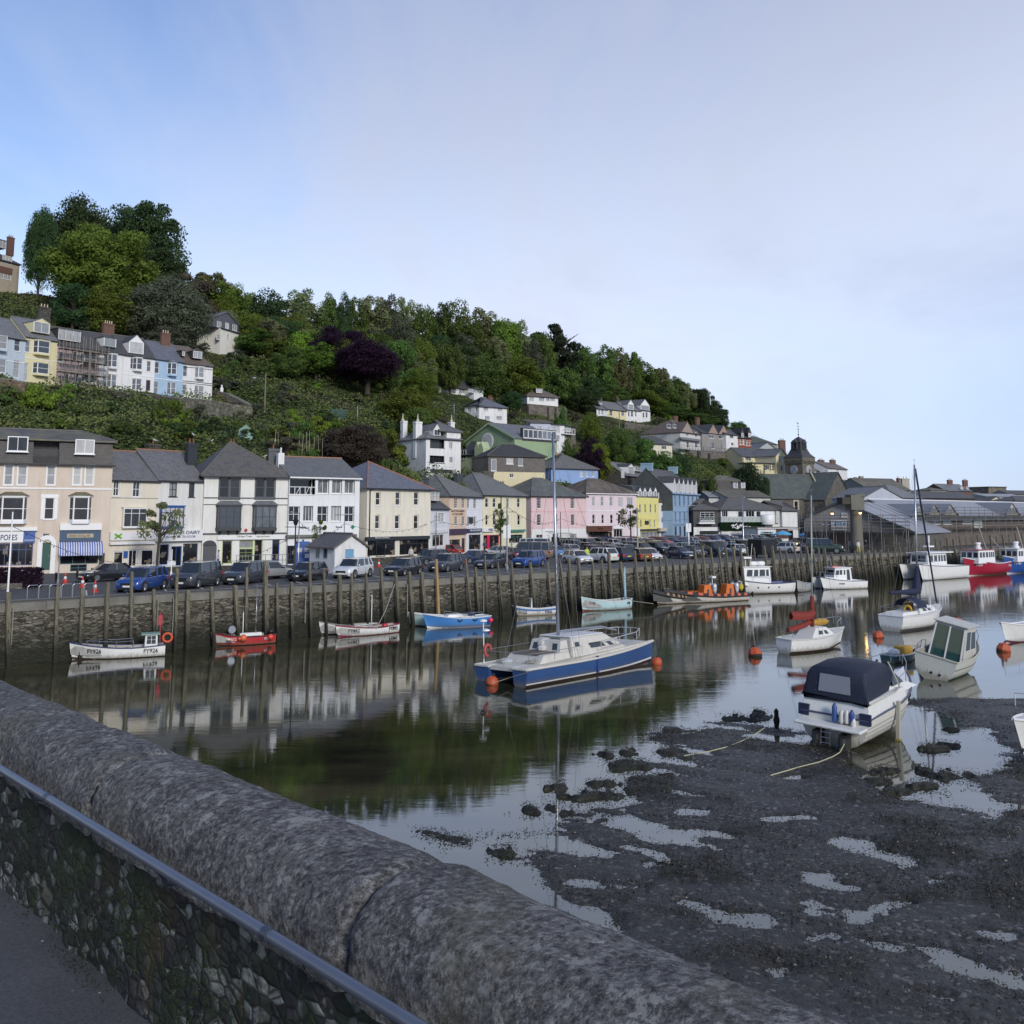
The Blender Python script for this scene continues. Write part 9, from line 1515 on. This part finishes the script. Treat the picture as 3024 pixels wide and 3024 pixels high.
b=Boat('dinghy','small teal and white dinghy with a yellow bundle tucked behind the heeled boat',(2706,1950),(2652,1958),L=2.8,off=.4,cat='dinghy'); b.hull(1.3,.45,.65,.45,(.03,.1,.11),tw=.8,rake=.06,gun=(.5,.5,.5)); mb=MB(); mb.box(-.2,-.4,.3,.7,.4,.9); mb.build('yellow_bundle',paint((.4,.24,.03),.7),b.r,bevel=.1); mb=MB(); mb.ball((-.7,0,.55),.35,9,6,.7); mb.build('white_buoy',M_frame,b.r,2,uv=False)
# sailing yachts
b=Boat('sailing_yacht','white sailing yacht with navy boom cover and lifebuoy in its cockpit',None,(29.2,77.4),L=8.4,head=43,roll=1.5,z=.15,cat='sailing yacht'); b.hull(2.8,1.0,1.35,1.0,W1,tw=.72,rake=.06,gun=(.6,.6,.6),deck=(.6,.6,.58),d=.5,anti=(.1,.1,.1)); k=b.L; b.box('coachroof',-.12*k,.28*k,.9,1.0,1.55,DW,.9,.1,.8,wins=[('s',.2,.4,.35,.7),('s',.5,.68,.35,.7)]); b.box('cockpit',-.44*k,-.12*k,.75,1.0,1.25,DW,.1,.1,.9)
mb=MB(); mb.box(-.14*k,-.3,1.15,-.11*k,.3,1.8); mb.build('wooden_hatch',plain((.2,.08,.03),.6),b.r); mb=MB(); mb.tube([(-.24*k,-.35+.28*math.cos(i*math.pi/6),1.35+.32*math.sin(i*math.pi/6)) for i in range(12)],.09,7); mb.build('lifebuoy',paint((.5,.32,.02),.6),b.r,uv=False)
zt=zat((33,80.5),1378); b.mast(.06*k,1.4,zt,.085,M_metal,spread=(.38,),w=1.2); NVC=paint((.012,.018,.05),.8,0,.2); mb=MB(); mb.tube([(-.5*k,0,2.75),(-.3*k,0,2.7),(0,0,2.6),(.05*k,0,2.8),(.06*k,0,4.6)],[.1,.17,.3,.36,.1],8); mb.build('boom_cover',NVC,b.r,2,uv=False); mb=MB(); mb.tube([(.47*k,0,1.5),(.08*k,0,zt-.3)],.07,6); mb.build('furled_jib',NVC,b.r,uv=False)
mb=MB(); mb.loft([[(x,1.0*math.cos(a_),z0_+.75*math.sin(a_)) for a_ in [j*math.pi/8 for j in range(9)]] for x,z0_ in ((-.2*k,1.45),(-.1*k,1.55),(.0*k,1.4))]); mb.build('sprayhood',NVC,b.r,2,uv=False)
for sg in (-1,1): b.rail([(.1*k,sg*1.25,1.6),(.3*k,sg*1.0,1.7),(.46*k,sg*.35,1.8),(.5*k,0,1.85)],.015)
b.rail([(-.48*k,-.9,1.6),(-.48*k,.9,1.6),(-.3*k,1.2,1.6)],.015)
b=Boat('sailing_yacht','small white yacht with a crumpled rust-red sail and a yellow kayak on deck',None,(17.6,65.2),L=5.9,head=36,z=.1,cat='sailing yacht',roll=2); b.hull(2.1,.8,1.15,.8,W1,tw=.6,rake=.08,gun=(.55,.55,.5),deck=(.55,.55,.52),d=.4); k=b.L; b.box('coachroof',-.15*k,.28*k,.7,.8,1.4,DW,.9,.5,.8,wins=[('s',.25,.48,.3,.7),('s',.58,.76,.3,.7)]); b.mast(.0*k,1.3,zat((20,67.5),1468),.06,plain((.35,.37,.33),.5,.3),w=.9,spread=(.5,))
RS=paint((.22,.03,.02),.85,0,.3); mb=MB(); mb.loft([[(x,-.1+w_,z+dz) for w_,dz in ((-.12,0),(-.2,.25),(0,.55),(.2,.25),(.12,0))] for x,z in ((-.4*k,2.0),(-.25*k,1.95),(-.1*k,1.9),(0,2.1))]); mb.loft([[(x,.15+w_,z+dz) for w_,dz in ((-.12,0),(-.2,.15),(0,.35),(.2,.15),(.12,0))] for x,z in ((-.4*k,1.15),(-.25*k,1.25),(-.1*k,1.4),(0,1.6))]); mb.tube([(0,0,1.4),(0,0,3.4)],.14,7); mb.build('red_sail',RS,b.r,2,uv=False); mb=MB(); mb.lathe([(.02,-1.),(.2,-.6),(.26,0),(.2,.6),(.02,1.)],(.25*k,.5,1.55),10,'x'); mb.build('yellow_kayak',paint((.4,.22,.02),.5),b.r,2,uv=False); b.rail([(.3*k,.7,1.7),(.46*k,.3,1.85),(.52*k,0,1.85),(.46*k,-.3,1.85),(.3*k,-.7,1.7)],.02); b.rail([(-.48*k,-.6,1.4),(-.48*k,.6,1.4)],.015)
b=Boat('sailing_yacht','white yacht bow with dark red underbody entering at the right edge of the water',(3010,1906),(3128,1880),L=6.5,off=1,cat='sailing yacht'); b.hull(2.3,1.0,1.5,1.,W1,tw=.7,rake=.12,deck=(.6,.6,.6),d=.5,anti=(.1,.015,.04)); b.rail([(.2*b.L,.8,1.8),(.4*b.L,.5,2.0),(.56*b.L,0,2.1),(.4*b.L,-.5,2.0)],.018)
b=Boat('motor_boat','white boat cut off by the right edge, lying on the mud',(3150,2262),(3280,2226),L=5.5,off=.9,z=.35,cat='motor boat'); b.hull(2.1,1.0,1.3,1.0,W1,tw=.8,rake=.1,deck=(.6,.6,.6),d=.5,anti=(.03,.03,.03)); b.box('cuddy',-1.6,1.2,.8,1.,1.7,DW,.8,.3); b.rail([(1.,.8,1.9),(2.2,.5,2.1),(3.1,0,2.2)],.02)
# mooring buoys
for x,y,r_,t2,lab in ((1453,2022,.42,1,'round orange mooring buoy tied at the stern of the blue catamaran'),(1940,1962,.4,1,'orange buoy half hidden at the bow of the blue catamaran'),(2231,1938,.55,0,'large faceted orange buoy alone on the still water'),(2595,1884,.5,0,'orange buoy floating off the stern of the yacht with the navy cover'),(2787,1842,.42,1,'orange buoy just behind the bow of the yacht with the navy cover'),(2829,1842,.5,2,'orange can-shaped buoy standing upright behind the heeled boat'),(2967,1924,.55,0,'orange buoy near the right edge with a chain leading right'),(2594,1985,.55,0,'red-orange buoy seen just behind the cruiser windscreen')):
    q=Pz(x,y,0); r_*=.82; bo=empty('mooring_buoy',q+Vector((0,r_*.3,r_*.3)),0,(R(rnd.uniform(-20,20)),R(rnd.uniform(-20,20)),rnd.uniform(0,3))); tag(bo,lab,'buoy','orange mooring buoys'); mb=MB()
    if t2==2: mb.lathe([(.05,-r_),(r_*.8,-r_*.8),(r_*.85,r_*.6),(.1,r_*.95)],(0,0,0),8)
    else: mb.ball((0,0,0),r_,(8 if t2==0 else 14),(4 if t2==0 else 9))
    mb.build('float',paint((.5,.085,.025),.55,0,.35),bo,0 if t2==0 else 2,uv=False); mb=MB(); mb.lathe([(.04,0),(.09,.05),(.04,.12)],(0,0,r_*.97),8); mb.build('mooring_eye',M_dark,bo,uv=False); mb=MB(); mb.ball((0,0,-.02),r_*1.015,12,6); mb.v=[(x_,y_,min(z_,-r_*.25)) for x_,y_,z_ in mb.v]; mb.build('weed_skirt',plain((.02,.02,.015),.8),bo,2,uv=False)
rope('mooring line from the catamaran stern to the orange buoy',[Pz(1453,2018,.4),Pz(1500,2003,.35),Pz(1570,1982,.9)],.015)
w1=wallhit(1166,1725,.5); rope('rope hanging from a pile to the white rowing boats',[w1,w1*.5+Pz(1110,1860,1.0)*.5+Vector((0,0,-.3)),Pz(1110,1860,1.0)],.03); w2=wallhit(1815,1740,.5); rope('long mooring rope from the quay to the inflatables',[w2,Pz(1870,1775,.8),Pz(1930,1783,.6)],.03)
# ------------------------------------------------------------ quayside furniture
def at(k,x,y,z=QZ): return Pz(*K(k,x,y),z)
for i,(k,x,y,lab) in enumerate([('1',530,1440,'traffic cone by the black saloon, leftmost of the cones'),('1',672,1475,'traffic cone directly behind a quay pile'),('1',773,1515,'traffic cone nearest the water in front of the bright blue crossover'),('2',1708,1310,'traffic cone behind the white crossover'),('2',1805,1275,'traffic cone by the low wall of the cream building'),('2',848,1395,'traffic cone behind the silver estate'),('3',568,1250,'traffic cone in front of the charcoal shopfront'),('3',1005,1225,'traffic cone between parked cars near the auctioneers')]):
    q=at(k,x,y); r=empty('traffic_cone',q); tag(r,'red and white '+lab,'traffic cone','traffic cones on the quay road'); mb=MB(); mb.box(-.24,-.24,0,.24,.24,.05); mb.lathe([(.19,.05),(.13,.3)],(0,0,0),12); mb.lathe([(.09,.52),(.04,.8)],(0,0,0),12); mb.build('cone_body',paint((.55,.05,.03),.6),r,2,uv=False); mb=MB(); mb.lathe([(.13,.3),(.09,.52)],(0,0,0),12); mb.build('reflective_band',M_frame,r,2,uv=False)
for i,(k,x,y) in enumerate([('1',258,1470),('1',453,1465),('1',626,1435)]):
    r=empty('bollard',at(k,x,y)); tag(r,'black iron bollard on the footway, %s from the left'%ordn(i),'bollard','black bollards at the left end of the quay'); mb=MB(); mb.lathe([(.13,0),(.12,.1),(.09,.15),(.08,.85),(.11,.88),(.1,.95),(.03,1.03)],(0,0,0),10); mb.build('post',M_black,r,2,uv=False)
for i,x in enumerate((265,358,445,543,633,725)):
    q=at('1',x,1568-i*4); mb=MB(); mb.tube([(-.35,0,0),(-.35,0,.75),(-.25,0,.85),(.25,0,.85),(.35,0,.75),(.35,0,0)],.028,7); o=mb.build('cycle_stand',M_metal,uv=False); o.location=q; o.rotation_euler=(0,0,R(50)); tag(o,'steel hoop cycle stand at the left end of the quay, %s from the left'%ordn(i),'cycle stand','hoop cycle stands')
def post(name,label,k,x,yb,yt,r=.06,col=M_grey,arms=None,cat='lamp post',Y=None,dx=0):
    q=at(k,x,yb) if Y is None else Vector((P(*K(k,x,yb),Y).x,Y,QZ)); zt=zat(q,K(k,0,yt)[1])-QZ; rt_=empty(name,q); tag(rt_,label,cat); mb=MB(); mb.lathe([(r*1.9,0),(r*1.8,.5),(r*1.1,.6),(r,.7),(r*.7,zt)],(0,0,0),10); mb.build('post',col,rt_,2,uv=False)
    for (a_,kind) in (arms or []):
        mb=MB(); 
        if kind=='lamp': mb.tube([(0,0,zt-.1),(a_,0,zt+.05)],.03,5); mb.box(min(a_,a_*1.4),-.1,zt,max(a_,a_*1.4),.1,zt+.1)
        elif kind=='lantern': mb.lathe([(.12,zt-.1),(.22,zt+.25),(.25,zt+.28),(.05,zt+.55),(.02,zt+.7)],(0,0,0),6)
        elif kind=='sign': mb.box(-.35,-.04,zt*.45,.35,.02,zt*.62)
        else: mb.tube([(-a_,0,zt*kind),(a_,0,zt*kind)],.03,5)
        mb.build('lamp_head' if kind in('lamp','lantern') else 'sign_plate' if kind=='sign' else 'cross_arm',M_metal if kind=='lamp' else col if kind!='sign' else M_frame,rt_,uv=False)
    return rt_,Vector((q.x,q.y,QZ+zt))
LP=[]
LP.append(post('flagpole','white flagpole at the far left end of the quay','1',65,1490,860,.06,M_frame,cat='flagpole',Y=63)[1])
post('lamp_post','slim grey post beside the second bollard','1',470,1475,1210,.05,M_grey)
LP.append(post('sign_post','white sign post with notice boards by the dairy shop','1',1393,1405,1165,.05,M_frame,[(0,'sign')],'sign post')[1])
LP.append(post('lamp_post','black ornamental lamp post between the charcoal and black cars','2',1017,1435,960,.07,M_black,[(.8,.95),(0,'lantern')])[1]); LP.append(post('lamp_post','thin galvanised lamp post left of the white hut','2',1050,1330,865,.05,M_metal,[(-.6,'lamp')],Y=95)[1]); LP.append(post('lamp_post','thin galvanised post rising in front of the hut','2',1420,1345,880,.05,M_metal,[(-.9,.99)])[1]); post('lamp_post','dark post at the right corner of the hut','2',1550,1270,1030,.05,M_grey,Y=112)
LP.append(post('lamp_post','black pole carrying wires before the small white house','3',793,1200,865,.05,M_black,[(.5,.9)],Y=125)[1]); LP.append(post('lamp_post','tall dark lamp post among parked cars in front of the yellow houses','3',1372,1350,740,.08,M_grey,[(.9,.8),(0,'sign')])[1]); LP.append(post('lamp_post','black bracketed pole before the pink inn','4',430,1130,860,.06,M_black,[(1.6,.5)],Y=135)[1]); LP.append(post('lamp_post','stout pale double pole with a lantern before the bright yellow inn','4',1057,1160,860,.13,plain((.26,.26,.2),.7),[(0,'lantern'),(0,'sign')],Y=132)[1]); post('lamp_post','slim post before the blue block','4',1475,1120,800,.07,M_metal,[(1.,.98),(0,'sign')],Y=135); LP.append(post('lamp_post','tall pale lamp post in front of the green wall sign','5',540,1090,745,.09,M_metal,[(.3,'lamp')],Y=150)[1]); post('lamp_post','lamp post with a pale head left of the market sign','5',1222,1170,965,.07,M_grey,[(.4,'lamp'),(-.4,'lamp')],Y=145)
for i in range(len(LP)-1):     # festoon lights
    a,c=LP[i],LP[i+1]
    if (c-a).length>60: continue
    mb=MB(); z_=-.9; pts=[]
    for j in range(15): f=j/14; p_=a.lerp(c,f)-a; p_.z+=z_-1.1*math.sin(math.pi*f); pts.append(p_)
    mb.tube(pts,.018,4)
    for p_ in pts[1:-1]: mb.ball(tuple(p_-Vector((0,0,.1))),.05,6,4)
    o=mb.build('festoon_lights',M_black,uv=False); o.location=a; tag(o,'drooping string of small bulbs between quay posts, %s span from the left'%ordn(i),'string lights','string lights along the quay')
# hut and blue kiosk
hx=at('2',1345,1365); b=Bd('harbour_hut','small white gabled hut with grey slate roof and sky blue door',(*K('2',1345,1362),hx.y),(*K('2',1600,1330),hx.y+2.2),('2',1345,1150),4.6,WH,QZ,.5,cat='hut'); zr=b.xz('2',1462,1045)[1]; b.door('2',1433,1165,1502,1320,paint((.15,.32,.5),.5)); b.finish(); b.tri(zr); b.gutter=False; b.roof('gfront',zr+.08,slate((.11,.1,.1),.3,(.14,.14,.12),70),ov=.3)
for y in (1.2,2.6): mb=MB(); mb.box(-.03,y,1.3,.02,y+.8,2.5); f_=b.part(mb,'window',paint((.35,.45,.6),.5)); mb=MB(); mb.box(-.05,y+.1,1.4,-.031,y+.7,2.4); mb.build('pane',glassm('w'),f_,uv=False)
q=at('2',1085,1335); kb=empty('kiosk',q,R(15)); tag(kb,'tall narrow blue kiosk with a small white notice, left of the white hut','kiosk'); mb=MB(); mb.box(-.72,-.72,0,.72,.72,2.35); mb.box(-.8,-.8,0,.8,.8,.12); mb.build('panels',BLUE,kb); mb=MB(); mb.box(-.78,-.78,2.35,.78,.78,2.6); mb.box(-.62,-.62,2.6,.62,.62,2.75); mb.box(-.1,-.1,2.75,.1,.1,2.95); mb.build('cap',BLUE,kb); mb=MB()
for sx in (-.36,.36):
    mb.box(sx-.24,-.735,1.75,sx+.24,-.722,2.15)
mb.build('window',glassm('n'),kb,uv=False); mb=MB(); mb.box(.15,-.745,1.2,.55,-.737,1.6); mb.build('notice',M_frame,kb,uv=False)
def lowwall(label,k,pts,h,mat,name='low_wall',cat='wall'):
    q=[at(k,x,y) for x,y in pts]; o=q[0]; r=empty(name,o); tag(r,label,cat); mb=MB()
    for a,c in zip(q[:-1],q[1:]):
        d=(c-a).normalized()*.0; n=Vector((-(c-a).y,(c-a).x,0)).normalized()*.18; p=[a-n,c-n,c+n,a+n]; mb.slab([(v.x-o.x,v.y-o.y,h) for v in p],h)
    mb.build('wall_face',mat,r)
lowwall('low stone wall with railing edging the raised pavement behind the parked cars','2',[(-300,1400),(100,1372),(500,1365),(900,1345)],.75,STONED); lowwall('low stone wall in front of the charcoal shopfront','3',[(235,1290),(420,1280),(600,1262)],.7,STONED); lowwall('stone garden wall with purple hedge at the extreme left','1',[(-250,1495),(0,1490),(180,1485)],.4,STONE)
q=at('1',60,1485); rg=np.random.default_rng(6); n_=9000; pts=np.stack([rg.uniform(-5,2.3,n_),rg.uniform(-.4,.4,n_),rg.uniform(.1,1.5,n_)],1); v_,f_=leafquads(pts,np.tile([0,-1,.5],(n_,1)),np.full(n_,.08),rg); o=npmesh('hedge',v_,f_,LM['purple']); o.location=(q.x,q.y+.3,QZ); tag(o,'dark purple clipped hedge at the extreme left of the quay','hedge')
mb=MB(); p0_=at('2',545,1340); p1_=at('2',1010,1325)
for i in range(11): v=p0_.lerp(p1_,i/10)-p0_; mb.tube([v,v+Vector((0,0,1.5))],.03,5)
for z in (.9,1.45): mb.tube([Vector((0,0,z)),p1_-p0_+Vector((0,0,z))],.025,5)
o=mb.build('railing',M_grey,uv=False); o.location=p0_; tag(o,'grey tubular railing along the raised pavement','railing')
# red lifting platform, umbrellas, people, gulls
q=at('5',1735,1172); rm=empty('lifting_platform',(q.x,q.y,QZ),R(30)); tag(rm,'red lifting platform machine parked in front of the market shed','machine'); mb=MB(); mb.box(-3,-.9,.5,3,.9,1.1); mb.box(-2.8,-.8,1.9,1.2,.8,2.0); 
for x in (-2.8,-1.5,-.2,1.1): mb.box(x-.05,-.85,1.1,x+.05,-.78,3.1); mb.box(x-.05,.78,1.1,x+.05,.85,3.1)
mb.box(-2.8,-.86,3.0,1.2,-.78,3.1); mb.box(1.4,-.9,1.1,3,.9,2.6); mb.build('red_frame',M_red,rm); 
for x in (-2,2):
    for s_ in (-1,1): mb=MB(); mb.lathe([(.5,-.15),(.5,.15)],(x,s_*.95,.5),14,'y'); mb.build('wheel',M_rubber,rm,uv=False)
for i,(x,y,Y_) in enumerate(((860,1035,190),(1065,1045,170),(1140,1045,172))):
    px,py=K('5',x,y); c=P(px,py,Y_); r=empty('parasol',(c.x,c.y,QZ)); h=zat(c,py)-QZ; tag(r,'sky blue cafe parasol, %s from the left'%ordn(i),'parasol','blue parasols by the cafe'); mb=MB(); mb.tube([(0,0,0),(0,0,h+.3)],.04,6); mb.build('pole',M_grey,r,uv=False); mb=MB(); mb.lathe([(1.7,h-.3),(1.7,h-.1),(.9,h+.25),(.05,h+.55)],(0,0,0),8); mb.build('canopy',paint((.1,.38,.6),.7),r,uv=False)
def person(pos,head,shirt,trou,label,skin=(.4,.25,.18),hair=(.05,.03,.02),walk=.18,arm=.2,hat=False):
    vs=[(0,0,.95),(0,0,1.2),(0,0,1.42),(0,0,1.52),(.02,0,1.62),(.02,0,1.74),(0,.1,.9),(walk,.11,.5),(walk*.8,.11,.08),(walk*.8+.16,.12,.04),(0,-.1,.9),(-walk*.4,-.11,.5),(-walk*1.3,-.11,.09),(-walk*1.3+.15,-.12,.04),(0,.19,1.4),(-arm*.3,.24,1.14),(arm,.25,.92),(arm+.06,.25,.84),(0,-.19,1.4),(arm*.2,-.24,1.14),(arm*1.1,-.22,.96),(arm*1.15+.04,-.22,.88)]
    es=[(0,1),(1,2),(2,3),(3,4),(4,5),(0,6),(6,7),(7,8),(8,9),(0,10),(10,11),(11,12),(12,13),(2,14),(14,15),(15,16),(16,17),(2,18),(18,19),(19,20),(20,21)]
    rs=[.15,.14,.14,.055,.095,.08,.1,.07,.05,.045,.1,.07,.05,.045,.065,.048,.036,.035,.065,.048,.036,.035]
    me=bpy.data.meshes.new('person'); me.from_pydata(vs,es,[]); o=bpy.data.objects.new('person',me); C.objects.link(o); m_=o.modifiers.new('s','SKIN'); sv=me.skin_vertices[0].data
    for i,r_ in enumerate(rs): sv[i].radius=(r_,r_*1.15)
    sv[0].use_root=True; o.modifiers.new('u','SUBSURF').levels=1; bpy.context.view_layer.update(); m2=bpy.data.meshes.new_from_object(o.evaluated_get(bpy.context.evaluated_depsgraph_get())); o.modifiers.clear(); o.data=m2; m2.materials.clear()
    for c in (skin,shirt,trou): m2.materials.append(paint(c,.8))
    for p in m2.polygons: z=p.center.z; p.use_smooth=True; p.material_index=0 if z>1.5 or (abs(p.center.y)>.19 and z<.98 and z>.6) else 1 if z>.93 else 2
    o.location=(pos[0],pos[1],QZ); o.rotation_euler=(0,0,R(head)); tag(o,label,'person','people on the quay'); mb=MB(); mb.ball((-.01,0,1.76),.105,8,6,.8); mb.build('hair',paint(hair,.9),o,2,uv=False); return o
for k,x,y,Y_,hd,sh_,tr,lab in [('2',398,1290,100,200,(.5,.42,.6),(.04,.04,.07),'person in a lilac shirt walking past the health food shop'),('3',590,1215,112,270,(.5,.48,.45),(.2,.18,.16),'person in pale clothes in front of the charcoal shop windows'),('3',1190,1160,140,250,(.05,.06,.12),(.03,.03,.06),'person in dark blue by the red shopfront'),('3',1262,1160,140,280,(.03,.03,.03),(.04,.04,.05),'person in black in front of the red shopfront'),('3',1412,1150,139,200,(.5,.52,.55),(.25,.24,.22),'person in a white top before the green shopfront'),('4',645,1205,112,300,(.45,.6,.05),(.05,.05,.07),'man in a yellow high-visibility vest between the white cars'),('5',1418,1168,142,250,(.5,.5,.55),(.45,.42,.36),'person in a pale shirt and shorts left of the concrete pillar'),('5',1440,1165,143,230,(.45,.46,.5),(.12,.12,.14),'person in a light grey top beside the pillar'),('5',1478,1180,139.5,90,(.5,.5,.48),(.5,.42,.03),'person in yellow trousers standing against the concrete pillar'),('5',1540,1165,143,180,(.03,.03,.05),(.03,.03,.04),'person in dark clothes sitting area right of the pillar'),('5',1205,1180,141,120,(.02,.02,.03),(.02,.02,.03),'person in black beside the dark green truck')]:
    q=P(*K(k,x,y),Y_); person(q,hd,sh_,tr,lab.replace('sitting area ',''))
def gull(pos,head,label):
    r=empty('gull',pos,R(head)); tag(r,label,'gull','gulls'); mb=MB(); mb.loft([[(x,w_*math.cos(a),z+w_*.85*math.sin(a)) for a in [j*math.pi/4 for j in range(8)]] for x,w_,z in ((-.26,.01,.2),(-.12,.06,.2),(.02,.1,.2),(.12,.08,.24),(.17,.05,.31),(.22,.055,.35),(.27,.03,.35),(.33,.008,.33))],True,True); mb.build('body',M_frame,r,2,uv=False); mb=MB()
    for s_ in (-1,1): mb.loft([[(.1,s_*.09,.26),(.1,s_*.1,.18)],[(-.1,s_*.1,.26),(-.1,s_*.11,.18)],[(-.34,s_*.03,.2),(-.34,s_*.03,.19)]])
    mb.build('wings',plain((.3,.31,.33),.7),r,uv=False); mb=MB(); mb.tube([(0,.03,.12),(0,.03,0)],.01,4); mb.tube([(0,-.03,.12),(0,-.03,0)],.01,4); mb.build('legs',plain((.4,.3,.1),.7),r,uv=False)
for k,x,y,Y_,lab in [('1',1580,240,101,'gull on the dark painted chimney of the white house'),('1',1268,285,103,'gull on the stone chimney stub of the cream house'),('1',1725,288,108,'gull on the left tip of the black-and-white building roof'),('2',862,285,110,'gull on the chimney pot of the black-and-white building'),('2',912,355,112,'gull on the white stub chimney of the chemist'),('2',775,415,109,'gull on the roof slope beside the dark chimney'),('c',315,735,241,'gull on the roof of the long white cottage')]: gull(P(*K(k,x,y+8),Y_),rnd.uniform(0,360),lab)
